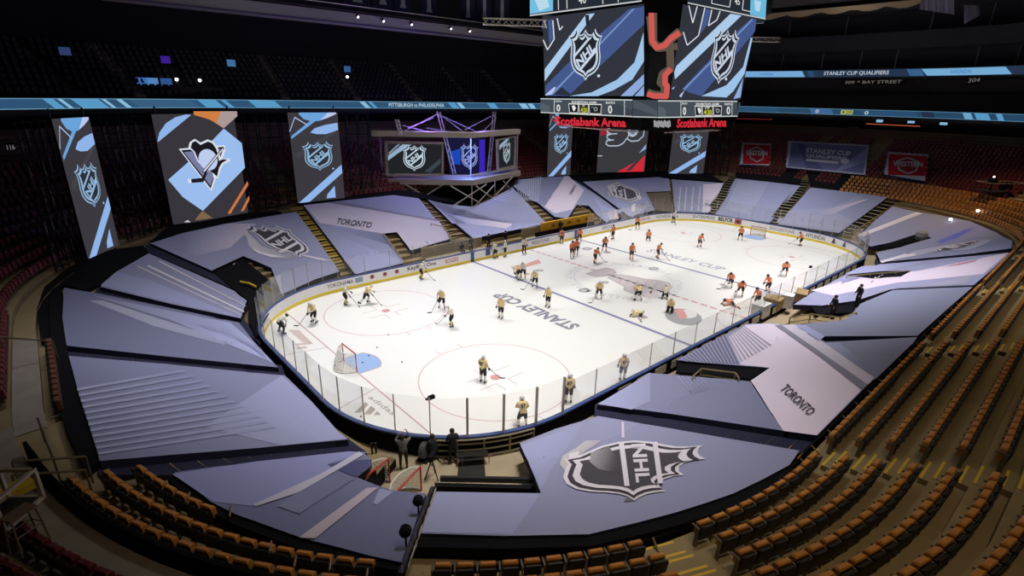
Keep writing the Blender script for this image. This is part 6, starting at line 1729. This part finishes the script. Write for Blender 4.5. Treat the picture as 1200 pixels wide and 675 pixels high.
for k, (px, s, mt, lab) in enumerate((((890, 371), (1.3, .9, .9), WHITEP, 'pale crate outside the boards beside the pale city cover'), ((905, 362), (1.4, 1.2, .8), WOOD, 'tan crate outside the boards, second along'), ((921, 360), (.9, .8, 1.0), WHITEP, 'white case outside the boards by the railed gap'), ((938, 352), (1.5, .8, .7), WOOD, 'tan low crate outside the boards by the pale banded cover'))):
    X = np.array(bp(px, -.5)); r = thing('equipment_case', lab, 'case', (float(X[0]), float(X[1]), max(.5, float(X[2])-.2)), .1*k)
    g = G(); g.box((0, 0, s[2]/2), s); g.build('box_body', mt, r)
    g = G(); g.box((0, 0, s[2]+.03), (s[0]+.06, s[1]+.06, .08)); g.build('lid', mt, r)
    g = G(); g.tube([(-.2, -s[1]/2-.05, s[2]*.6), (.2, -s[1]/2-.05, s[2]*.6)], .02); g.build('handle', DKSTEEL, r)
X = at_z((498, 538)); r = thing('floor_drum', 'round dark fan drum on the beige floor beside the gate', 'fan', (float(X[0]), float(X[1]), 0), .5)
g = G(); g.lathe([(.34, -.15), (.40, -.1), (.40, .1), (.34, .15)], (0, 0, .5), 0, 18, Matrix.Rotation(1.5, 3, 'X')); g.build('drum', M('drum_grey', C(74, 74, 78), .5), r)
g = G(); g.lathe([(.12, -.18), (.12, -.16)], (0, 0, .5), 0, 12, Matrix.Rotation(1.5, 3, 'X')); g.build('hub', ALU, r)
g = G(); g.box((0, 0, .05), (.6, .5, .1)); g.build('base', BLACK, r)
X = at_z((507, 560)); r = thing('tripod_camera', 'black video camera on a tripod at the head of the cable aisle', 'camera', (float(X[0]), float(X[1]), 0), .7)
for k in range(3):
    a = 2.1*k; g = G(); g.tube([(.35*math.cos(a), .35*math.sin(a), 0), (0, 0, 1.0)], .025); g.build('leg', BLACK, r)
g = G(); g.box((0, 0, 1.12), (.42, .18, .22)); g.lathe([(.06, .18), (.08, .38)], (0, 0, 1.12), 0, 10, Matrix.Rotation(1.57, 3, 'Y')); g.build('camera_body', BLACK, r)
# ================================================================== people
SKIN = M('skin', C(206, 158, 128), .55)
HAIR = M('hair_dark', C(44, 34, 28), .7)
JGOLD, JWHITE, JORANGE = M('jersey_gold', C(236, 212, 158), .8), M('jersey_white', C(236, 230, 214), .8), M('jersey_orange', C(240, 148, 104), .8)
PANTB, SOCKW, SOCKG, SOCKO = M('pants_black', C(34, 32, 33), .8), M('sock_white', C(232, 226, 216), .8), M('sock_gold', C(226, 196, 120), .8), M('sock_orange', C(240, 196, 168), .8)
GLOVEB, HELW, HELB, SKATE, BLADE = M('glove_black', C(30, 29, 31), .6), M('helmet_white', C(228, 228, 230), .3), M('helmet_black', C(28, 27, 30), .3), M('skate_black', C(24, 24, 25), .4), STEEL
COATD, COATG, JEANS = M('coat_dark', C(30, 30, 36), .85), M('shirt_grey', C(112, 112, 118), .85), M('trousers_dark', C(38, 37, 42), .85)
STICKM, TAPE, NUM = M('stick_grey', C(90, 82, 76), .5), M('stick_tape', C(40, 38, 38), .8), M('number_black', C(36, 34, 38), .7)

J0 = dict(pelvis=(0, 0, .98), spine=(0, .01, 1.18), chest=(0, .02, 1.40), neck=(0, .02, 1.54), head=(0, .04, 1.66), crown=(0, .04, 1.76),
          shL=(-.20, .01, 1.46), elL=(-.28, .02, 1.20), haL=(-.27, .16, 1.0), shR=(.20, .01, 1.46), elR=(.28, .02, 1.20), haR=(.27, .16, 1.0),
          hiL=(-.11, 0, .93), knL=(-.13, .03, .52), anL=(-.14, 0, .12), toL=(-.15, .17, .06), hiR=(.11, 0, .93), knR=(.13, .03, .52), anR=(.14, 0, .12), toR=(.15, .17, .06))
POSES = {'stand': {}}
def pose(name, **k): d = dict(J0); d.update(k); POSES[name] = d
POSES['stand'] = dict(J0)
pose('ready', pelvis=(0, -.06, .90), spine=(0, .02, 1.09), chest=(0, .14, 1.29), neck=(0, .22, 1.42), head=(0, .28, 1.53), crown=(0, .30, 1.63), shL=(-.21, .13, 1.35), elL=(-.30, .22, 1.10), haL=(-.16, .44, .98),
     shR=(.21, .13, 1.35), elR=(.31, .17, 1.12), haR=(.22, .36, .84), hiL=(-.12, -.05, .85), knL=(-.19, .13, .49), anL=(-.21, -.02, .12), toL=(-.24, .15, .06), hiR=(.12, -.05, .85), knR=(.19, .13, .49), anR=(.21, -.02, .12), toR=(.24, .15, .06))
pose('stride', pelvis=(0, -.08, .88), spine=(0, .05, 1.04), chest=(0, .24, 1.20), neck=(0, .36, 1.31), head=(.0, .45, 1.40), crown=(0, .50, 1.49), shL=(-.21, .23, 1.27), elL=(-.32, .30, 1.03), haL=(-.18, .54, .94),
     shR=(.21, .23, 1.27), elR=(.33, .14, 1.05), haR=(.24, .42, .82), hiL=(-.11, -.06, .84), knL=(-.15, .22, .52), anL=(-.15, .08, .12), toL=(-.17, .26, .06), hiR=(.12, -.08, .83), knR=(.20, -.22, .47), anR=(.30, -.60, .22), toR=(.36, -.50, .10))
pose('bend', pelvis=(0, -.18, .88), spine=(0, -.04, 1.04), chest=(0, .20, 1.10), neck=(0, .34, 1.14), head=(0, .44, 1.17), crown=(0, .52, 1.23), shL=(-.21, .20, 1.15), elL=(-.28, .26, .90), haL=(-.18, .22, .66),
     shR=(.21, .20, 1.15), elR=(.28, .26, .90), haR=(.18, .22, .66), hiL=(-.13, -.16, .84), knL=(-.24, .05, .50), anL=(-.30, -.08, .12), toL=(-.34, .09, .06), hiR=(.13, -.16, .84), knR=(.24, .05, .50), anR=(.30, -.08, .12), toR=(.34, .09, .06))
pose('kneel', pelvis=(0, -.10, .52), spine=(0, -.06, .72), chest=(0, .02, .94), neck=(0, .04, 1.08), head=(0, .07, 1.20), crown=(0, .07, 1.30), shL=(-.20, .01, 1.0), elL=(-.28, .06, .74), haL=(-.20, .24, .60),
     shR=(.20, .01, 1.0), elR=(.28, .06, .74), haR=(.20, .24, .60), hiL=(-.12, -.08, .48), knL=(-.20, .24, .10), anL=(-.20, -.20, .10), toL=(-.20, -.36, .05), hiR=(.12, -.08, .48), knR=(.20, .24, .10), anR=(.20, -.20, .10), toR=(.20, -.36, .05))
pose('split', pelvis=(0, -.05, .24), spine=(0, .10, .36), chest=(0, .32, .40), neck=(0, .46, .42), head=(0, .57, .44), crown=(0, .66, .46), shL=(-.20, .32, .40), elL=(-.32, .46, .20), haL=(-.22, .66, .08),
     shR=(.20, .32, .40), elR=(.32, .46, .20), haR=(.22, .66, .08), hiL=(-.13, -.06, .22), knL=(-.52, -.04, .13), anL=(-.90, -.16, .10), toL=(-1.04, -.20, .07), hiR=(.13, -.06, .22), knR=(.52, -.04, .13), anR=(.90, -.16, .10), toR=(1.04, -.20, .07))
pose('photo', head=(0, .05, 1.66), elL=(-.30, .20, 1.42), haL=(-.12, .30, 1.66), elR=(.34, .18, 1.46), haR=(.22, .26, 1.76))
pose('sit', pelvis=(0, -.10, .55), spine=(0, -.08, .76), chest=(0, -.04, .98), neck=(0, -.02, 1.12), head=(0, .01, 1.24), crown=(0, .01, 1.34), shL=(-.20, -.04, 1.04), elL=(-.28, .02, .78), haL=(-.18, .22, .64),
     shR=(.20, -.04, 1.04), elR=(.28, .02, .78), haR=(.18, .22, .64), hiL=(-.11, -.08, .52), knL=(-.14, .34, .52), anL=(-.14, .34, .12), toL=(-.15, .50, .06), hiR=(.11, -.08, .52), knR=(.14, .34, .52), anR=(.14, .34, .12), toR=(.15, .50, .06))
pose('lookdown', neck=(0, .05, 1.54), head=(0, .10, 1.64), crown=(0, .13, 1.73), elL=(-.27, .06, 1.20), haL=(-.10, .26, 1.18), elR=(.27, .06, 1.20), haR=(.10, .26, 1.18))
BONES = [('pelvis', 'spine'), ('spine', 'chest'), ('chest', 'neck'), ('neck', 'head'), ('head', 'crown'), ('chest', 'shL'), ('shL', 'elL'), ('elL', 'haL'), ('chest', 'shR'), ('shR', 'elR'), ('elR', 'haR'),
         ('pelvis', 'hiL'), ('hiL', 'knL'), ('knL', 'anL'), ('anL', 'toL'), ('pelvis', 'hiR'), ('hiR', 'knR'), ('knR', 'anR'), ('anR', 'toR')]
RAD = dict(pelvis=.155, spine=.145, chest=.165, neck=.065, head=.098, crown=.072, shL=.09, elL=.062, haL=.042, shR=.09, elR=.062, haR=.042, hiL=.12, knL=.078, anL=.052, toL=.042, hiR=.12, knR=.078, anR=.052, toR=.042)
ZONE = {}
for a, b in BONES:
    if (a, b) in (('neck', 'head'), ('head', 'crown')): z = 3
    elif a[:2] in ('hi', 'pe') and b != 'spine': z = 1
    elif a[:2] in ('kn', 'an'): z = 2
    else: z = 0
    ZONE[(a, b)] = z
def body_mesh(pname, bulk):
    jd = POSES[pname]; names = list(jd); idx = {n: i for i, n in enumerate(names)}
    me = bpy.data.meshes.new('body'); me.from_pydata([jd[n] for n in names], [(idx[a], idx[b]) for a, b in BONES], [])
    o = bpy.data.objects.new('body', me); COL.objects.link(o)
    md = o.modifiers.new('skin', 'SKIN'); md.use_smooth_shade = True
    lay = me.skin_vertices[0] if me.skin_vertices else None
    if lay is None:
        bm = bmesh.new(); bm.from_mesh(me); bm.verts.layers.skin.verify(); bm.to_mesh(me); bm.free(); lay = me.skin_vertices[0]
    for n in names:
        k = bulk if n[:2] not in ('ha', 'he', 'cr', 'to', 'ne') else 1.0
        w = RAD[n]*k; lay.data[idx[n]].radius = (w*(1.12 if n in ('pelvis', 'spine', 'chest') else 1), w*(.86 if n in ('pelvis', 'spine', 'chest') else 1)); lay.data[idx[n]].use_root = n == 'pelvis'
    o.modifiers.new('sub', 'SUBSURF').levels = 1
    dg = bpy.context.evaluated_depsgraph_get()
    m2 = bpy.data.meshes.new_from_object(o.evaluated_get(dg)); bpy.data.objects.remove(o)
    zones = []
    segs = [(np.array(jd[a]), np.array(jd[b]), ZONE[(a, b)]) for a, b in BONES]
    for p in m2.polygons:
        c = np.array(p.center); best = min(((np.linalg.norm(c-(A+(B-A)*min(1, max(0, ((c-A) @ (B-A))/((B-A) @ (B-A)))))), z) for A, B, z in segs), key=lambda q: q[0])
        zones.append(best[1])
    # nose and ears grown onto the head
    bm = bmesh.new(); bm.from_mesh(m2)
    h = Vector(jd['head']); up = (Vector(jd['crown'])-h).normalized(); fw = Vector((0, 1, 0)); fw = (fw-up*fw.dot(up)).normalized(); sd = fw.cross(up)
    nb0 = len(bm.faces)
    for c, r in ((h+fw*.10+up*.01, .016), (h+sd*.092+up*.0, .022), (h-sd*.092, .022)):
        bmesh.ops.create_icosphere(bm, subdivisions=1, radius=r, matrix=Matrix.Translation(c))
    bm.to_mesh(m2); bm.free()
    zones += [3]*(len(m2.polygons)-len(zones))
    return m2, zones, jd
def hand_mesh(jd, side, r=1.0):
    e, h = Vector(jd['el'+side]), Vector(jd['ha'+side]); d = (h-e).normalized()
    a = d.cross(Vector((0, 0, 1)));
    if a.length < .1: a = Vector((1, 0, 0))
    a.normalize(); b = d.cross(a).normalized()
    if b.z > 0: b = -b
    g = G()
    P = []
    for k, (w, t) in ((-.01, (.030, .022)), (.04, (.042, .022)), (.085, (.042, .018))):
        for j in range(8):
            q = 2*math.pi*j/8; P.append(tuple(h+d*k*r+a*w*r*math.cos(q)+b*t*r*math.sin(q)))
    F = [(i*8+j, i*8+(j+1) % 8, (i+1)*8+(j+1) % 8, (i+1)*8+j) for i in range(2) for j in range(8)]+[tuple(range(8))[::-1], tuple(range(16, 24))]
    g.add(P, F)
    for i, L in enumerate((.070, .080, .075, .058)):
        s = h+d*.08*r+a*(-.032+.0213*i)*r
        g.tube([s, s+d*L*.5*r+b*.012*r, s+d*L*.75*r+b*.045*r, s+d*L*.6*r+b*.075*r], .0095*r, n=6, r2=.007*r)
    sg = 1 if side == 'L' else -1
    s = h+d*.03*r-a*.034*r*sg
    g.tube([s, s+d*.035*r-a*.028*r*sg+b*.012*r, s+d*.065*r-a*.025*r*sg+b*.04*r], .011*r, n=6, r2=.009*r)
    return g
def helmet_mesh(jd):
    h, c = Vector(jd['head']), Vector(jd['crown']); up = (c-h).normalized(); fw = Vector((0, 1, 0)); fw = (fw-up*fw.dot(up)).normalized(); sd = fw.cross(up)
    rot = Matrix((sd, fw, up)).transposed()
    g = G(); g.lathe([(.118, .0), (.132, .035), (.128, .075), (.104, .115), (.062, .143), (.015, .152)], tuple(h-fw*.006), 0, 14, rot)
    g.lathe([(.055, -.03), (.06, .03)], tuple(h+sd*.085+up*-.01), 0, 8, rot); g.lathe([(.055, -.03), (.06, .03)], tuple(h-sd*.085-up*.01), 0, 8, rot)
    for k in (-1, 0, 1): g.tube([tuple(h+up*.04+fw*.10+sd*.07*k), tuple(h+up*.02+fw*.135+sd*.06*k)], .012, n=4)
    return g
def hair_mesh(jd):
    h, c = Vector(jd['head']), Vector(jd['crown']); up = (c-h).normalized(); fw = Vector((0, 1, 0)); fw = (fw-up*fw.dot(up)).normalized(); sd = fw.cross(up)
    g = G(); g.lathe([(.105, -.05), (.116, .03), (.108, .08), (.08, .118), (.03, .135)], tuple(h-fw*.022), 0, 12, Matrix((sd, fw, up)).transposed()); return g
def face_mesh(jd):
    h, c = Vector(jd['head']), Vector(jd['crown']); up = (c-h).normalized(); fw = Vector((0, 1, 0)); fw = (fw-up*fw.dot(up)).normalized(); sd = fw.cross(up)
    g = G()
    for s in (-1, 1): g.lathe([(.004, -.009), (.012, 0), (.004, .009)], tuple(h+fw*.092+sd*.034*s+up*.022), 0, 6)
    g.tube([tuple(h+fw*.088-sd*.025-up*.042), tuple(h+fw*.094-up*.044), tuple(h+fw*.088+sd*.025-up*.042)], .006, n=4)
    return g
def boot_mesh(jd, side, skate):
    a, t = Vector(jd['an'+side]), Vector(jd['to'+side]); d = (t-a); d.z = 0
    d.normalize(); s = d.cross(Vector((0, 0, 1))); base = a-Vector((0, 0, .0)); g = G(); z0 = a.z-.06
    P = []
    for k, w, hh in ((-.09, .045, .13), (.0, .05, .16), (.06, .05, .09), (.16, .045, .05), (.20, .025, .03)):
        for ss, zz in ((-1, 0), (1, 0), (1, 1), (-1, 1)):
            q = base+d*k+s*w*ss*(.8 if zz else 1); P.append((q.x, q.y, z0+hh*zz))
    F = [(i*4+j, i*4+(j+1) % 4, (i+1)*4+(j+1) % 4, (i+1)*4+j) for i in range(4) for j in range(4)]+[(3, 2, 1, 0), (16, 17, 18, 19)]
    g.add(P, F, 0)
    if skate:
        q0, q1 = base-d*.10, base+d*.20
        g.hexa([(q0.x-s.x*.008, q0.y-s.y*.008, z0-.055), (q1.x-s.x*.008, q1.y-s.y*.008, z0-.05), (q1.x+s.x*.008, q1.y+s.y*.008, z0-.05), (q0.x+s.x*.008, q0.y+s.y*.008, z0-.055),
                (q0.x-s.x*.008, q0.y-s.y*.008, z0), (q1.x-s.x*.008, q1.y-s.y*.008, z0), (q1.x+s.x*.008, q1.y+s.y*.008, z0), (q0.x+s.x*.008, q0.y+s.y*.008, z0)], 1)
    return g
KITS = {  # torso, legs, shins, helmet, player
    'gold': (JGOLD, PANTB, SOCKW, HELW, True), 'white': (JWHITE, PANTB, SOCKG, HELW, True), 'orange': (JORANGE, PANTB, SOCKO, HELB, True),
    'ref': (JWHITE, PANTB, PANTB, HELB, True), 'staff': (COATD, JEANS, JEANS, None, False), 'grey': (COATG, JEANS, JEANS, None, False)}
_PC = {}
def person_meshes(pname, kit):
    if (pname, kit) in _PC: return _PC[(pname, kit)]
    mats = KITS[kit]; player = mats[4]
    m, zones, jd = body_mesh(pname, 1.20 if player else 1.0)
    for mm in (mats[0], mats[1], mats[2], SKIN): m.materials.append(mm)
    m.polygons.foreach_set('material_index', zones); m.polygons.foreach_set('use_smooth', [True]*len(m.polygons))
    parts = [('face', face_mesh(jd).mesh('face', [HAIR]))]
    if player: parts.append(('helmet', helmet_mesh(jd).mesh('helmet', [mats[3]], True)))
    else: parts.append(('hair', hair_mesh(jd).mesh('hair', [HAIR], True)))
    for s in 'LR':
        parts.append(('glove' if player else 'hand', hand_mesh(jd, s, 1.45 if player else 1.0).mesh('hand', [GLOVEB if player else SKIN], True)))
        parts.append(('skate' if player else 'shoe', boot_mesh(jd, s, player).mesh('boot', [SKATE, BLADE])))
    if player and kit != 'ref' and pname in ('stand', 'ready', 'stride', 'bend'):
        c, sp = Vector(jd['chest']), Vector(jd['spine']); up = (c-sp).normalized(); fw = Vector((0, 1, 0)); fw = (fw-up*fw.dot(up)).normalized(); sd = fw.cross(up)
        g = G(); o_ = c-fw*.205-up*.10
        P, F, w = text_mesh({'gold': '87', 'white': '71', 'orange': '13'}[kit], .03)
        g.add([tuple(o_+sd*(q[0]-.5)*-.26*-1+up*(q[1]-.5)*.24) for q in P], F); parts.append(('number', g.mesh('number', [NUM])))
    _PC[(pname, kit)] = (m, parts, jd); return _PC[(pname, kit)]
def person(px, pname, kit, face_deg, label, z=0.0, pos=None, stick=None, scale=1.0, group=None):
    """face_deg: the way the person looks, world degrees (0 = along the rink towards the far goal)"""
    m, parts, jd = person_meshes(pname, kit)
    X = at_z(px, z) if pos is None else np.array(pos)
    rz = math.radians(face_deg-90); lift = .055 if KITS[kit][4] and pname in ('stand', 'ready', 'stride', 'bend') else 0
    o = link('person', m); o.location = (float(X[0]), float(X[1]), float(X[2])+lift); o.rotation_euler = (0, 0, rz); o.scale = (scale,)*3
    tag(o, label, 'person', group)
    for n, me in parts: link(n, me, o)
    if stick:
        R_ = Matrix.Rotation(rz, 3, 'Z')
        if stick == 'hands':
            h1, h2 = Vector(jd['haL']), Vector(jd['haR'])
            h1 = h1+Vector((0, .05, -.02)); h2 = h2+Vector((0, .05, -.02)); d = (h2-h1)
            if d.z > -.05: h1 = h2+Vector((-.3, -.12, .32)); d = h2-h1
            tgt = Vector((.55, 1.05, .03)); h2b = h2
            pts = [h2b+(h2b-tgt).normalized()*.45, h2b, tgt]
        else: pts = [Vector((-.6, .5, .03)), Vector((0, .7, .03)), Vector((.5, .9, .03))]
        W = [R_ @ p+Vector((float(X[0]), float(X[1]), float(X[2]))) for p in pts]
        g = G(); g.tube(W, .018, n=5); so = g.build('hockey_stick', STICKM); tag(so, ' '.join(('grey stick held by the '+label.split(',')[0]).split()[:16]), 'hockey stick')
        bl = R_ @ Vector((.30, .10, 0)); g = G(); t = W[-1]
        g.hexa([(t.x-.01, t.y-.01, .005), (t.x+bl.x, t.y+bl.y, .005), (t.x+bl.x+.012, t.y+bl.y+.012, .005), (t.x+.012, t.y+.012, .005), (t.x-.01, t.y-.01, .075), (t.x+bl.x, t.y+bl.y, .07), (t.x+bl.x+.012, t.y+bl.y+.012, .07), (t.x+.012, t.y+.012, .075)])
        g.build('blade', TAPE, so)
    return o
CAMDIR = math.degrees(math.atan2(CAMP[1], CAMP[0]))
H = 'hands'
PLAYERS = [
 ((369, 378.5), 'ready', 'gold', 200, 'gold skater upright at the upper rim of the nearer corner circle', H), ((405, 357), 'ready', 'white', -30, 'white-gold skater gliding by the yellow kick strip', H),
 ((430, 356), 'stride', 'gold', -25, 'gold skater leaning low with stick inside the upper circle', H), ((493.5, 327.5), 'ready', 'white', -20, 'white-gold skater in front of the dark board lettering', H),
 ((518, 361.5), 'ready', 'gold', 220, 'gold skater on the circle rim, back one of a close pair', H), ((529.5, 383), 'ready', 'white', 150, 'white-gold skater on the circle rim, front one of a close pair', H),
 ((587, 373.5), 'stand', 'gold', 200, 'gold skater standing bareheaded-looking below the big ice lettering', None), ((566, 449.5), 'stand', 'gold', 20, 'gold skater alone inside the nearest face-off circle', H),
 ((606, 327.5), 'bend', 'gold', 160, 'gold skater bending over at the blue line, first of a huddle', None), ((613, 326.5), 'ready', 'white', 210, 'white-gold skater crouched in the blue line huddle', None),
 ((627, 337), 'ready', 'gold', 200, 'gold skater reaching his stick over the big ice lettering', H), ((642, 360.5), 'stand', 'gold', 190, 'gold skater standing on the big ice lettering', None),
 ((701.5, 350.5), 'ready', 'gold', 220, 'gold skater below the cup bowl at centre ice', H), ((747, 352.5), 'bend', 'gold', 60, 'gold skater stooping over the cup base at centre ice', H),
 ((779, 350), 'kneel', 'white', 30, 'white-gold skater kneeling beside the red centre line', H), ((750, 371.5), 'split', 'gold', 120, 'gold skater stretching flat on the ice near the blue line', None),
 ((785, 366.5), 'kneel', 'gold', 200, 'gold skater kneeling at the edge of the grey roundel', None), ((666, 473), 'stand', 'gold', 45, 'gold skater between two stanchions by the near boards', None),
 ((729, 447), 'stand', 'gold', 50, 'gold skater with number on his back skating along the near boards', None), ((612, 502), 'ready', 'gold', 60, 'gold skater closest to the ice machine gate glass', None),
 ((331, 391), 'bend', 'ref', 10, 'black-capped official in white leaning by the near corner glass', None),
 ((581, 303), 'ready', 'white', 100, 'white-gold skater at the home bench beside the square board sign', None), ((592, 301.5), 'stand', 'white', 120, 'white-gold skater stepping off at the home bench, slightly hidden', None),
 ((614, 297.5), 'stand', 'ref', 250, 'pale-clad figure at the bench door by the red centre line', None),
 ((658, 286.5), 'stand', 'orange', 60, 'orange player at the boards in front of the yellow barrier', None), ((670, 302), 'stand', 'orange', 240, 'orange player of a close pair near the far blue line, front one', None),
 ((675, 299.5), 'stand', 'orange', 220, 'orange player of a close pair near the far blue line, back one', None), ((678.5, 284), 'ready', 'orange', 230, 'orange player on the blue line end by the boards', None),
 ((697, 308.5), 'stride', 'orange', 10, 'orange player striding above the cup bowl', H), ((708, 294.5), 'ready', 'orange', 230, 'orange player with arms out on the far blue line', H),
 ((718, 281), 'stand', 'orange', 90, 'orange player facing the boards beyond the far blue line', H), ((739.5, 304.5), 'stand', 'orange', 240, 'orange player standing upright over the words past centre', None),
 ((747, 268.5), 'ready', 'orange', 200, 'orange player at the far bench side corner boards', H), ((788.5, 261.5), 'ready', 'white', 260, 'pale player by the far corner boards behind the circle', H),
 ((759.5, 282), 'kneel', 'orange', 40, 'orange player kneeling near the far upper circle', None), ((770, 303), 'ready', 'orange', 320, 'orange player skating on the words before the far circle', H),
 ((819, 290), 'ready', 'orange', 250, 'orange player alone between the two far circles', None), ((867, 282), 'ready', 'orange', 30, 'orange player guarding beside the far goal', None),
 ((938, 288.5), 'ready', 'orange', 120, 'orange player at the far end boards past the goal', H), ((919, 323.5), 'stride', 'orange', 200, 'orange player gliding in from the far lower circle', None),
 ((855.5, 337.5), 'stride', 'orange', 190, 'orange player bent with stick on the far blue line', H), ((867, 347.5), 'stride', 'orange', 210, 'orange player lunging beside the stretching player', H),
 ((899.5, 343), 'ready', 'orange', 150, 'orange player at the near-side glass by the blue line', None), ((887, 359.5), 'ready', 'orange', 150, 'orange player right behind the near-side glass', None),
 ((856, 357), 'split', 'orange', 150, 'bright orange player lying stretched on the ice', None)]
for px, ps, kt, fd, lb, stk in PLAYERS: person(px, ps, kt, fd, lb, stick=stk)
# staff
person((473.5, 549), 'photo', 'grey', 62, 'person in grey shirt with both arms raised outside the corner boards')
person((531, 542), 'lookdown', 'staff', 70, 'dark-clothed person standing at the pale gate frame')
person((508, 538), 'kneel', 'staff', 80, 'dark-clothed person crouching by the fan drum')
g = G(); X = at_z((476, 548)); 
for px, ps, fd, lb in (((541, 291), 'sit', -90, 'dark-clothed person seated at the near end of the home bench'), ((552, 286), 'stand', -90, 'dark-red-clothed person standing behind the home bench'),
                       ((572.5, 284), 'stand', -90, 'dark-clothed person standing mid bench behind the square sign'), ((592, 283), 'stand', -90, 'dark-clothed person behind the bench next to the reddish seat'),
                       ((656, 276), 'stand', -90, 'dark-clothed person standing before the yellow barrier')):
    Y = on_plane((0, 14.9, 0), (0, 1, 0))([px])[0]; person(None, ps, 'staff', fd, lb, pos=(Y[0], 14.9, .25))
for px, lb in (((974, 374), 'dark-clothed person standing in the railed gap, lower of two'), ((1003.5, 360), 'dark-clothed person standing at the cover edge, upper of two')):
    X = on_bowl([px], -.2)[0]; person(None, 'stand', 'staff', 140, lb, pos=tuple(X))
X = on_bowl([(1068, 186+8)], .0)[0]
X = on_bowl([(1091, 205)], -.4)[0]; person(None, 'stand', 'staff', 170, 'dark-clothed person by the far stairs beside the red conference banner', pos=tuple(X))
bpy.context.view_layer.update()
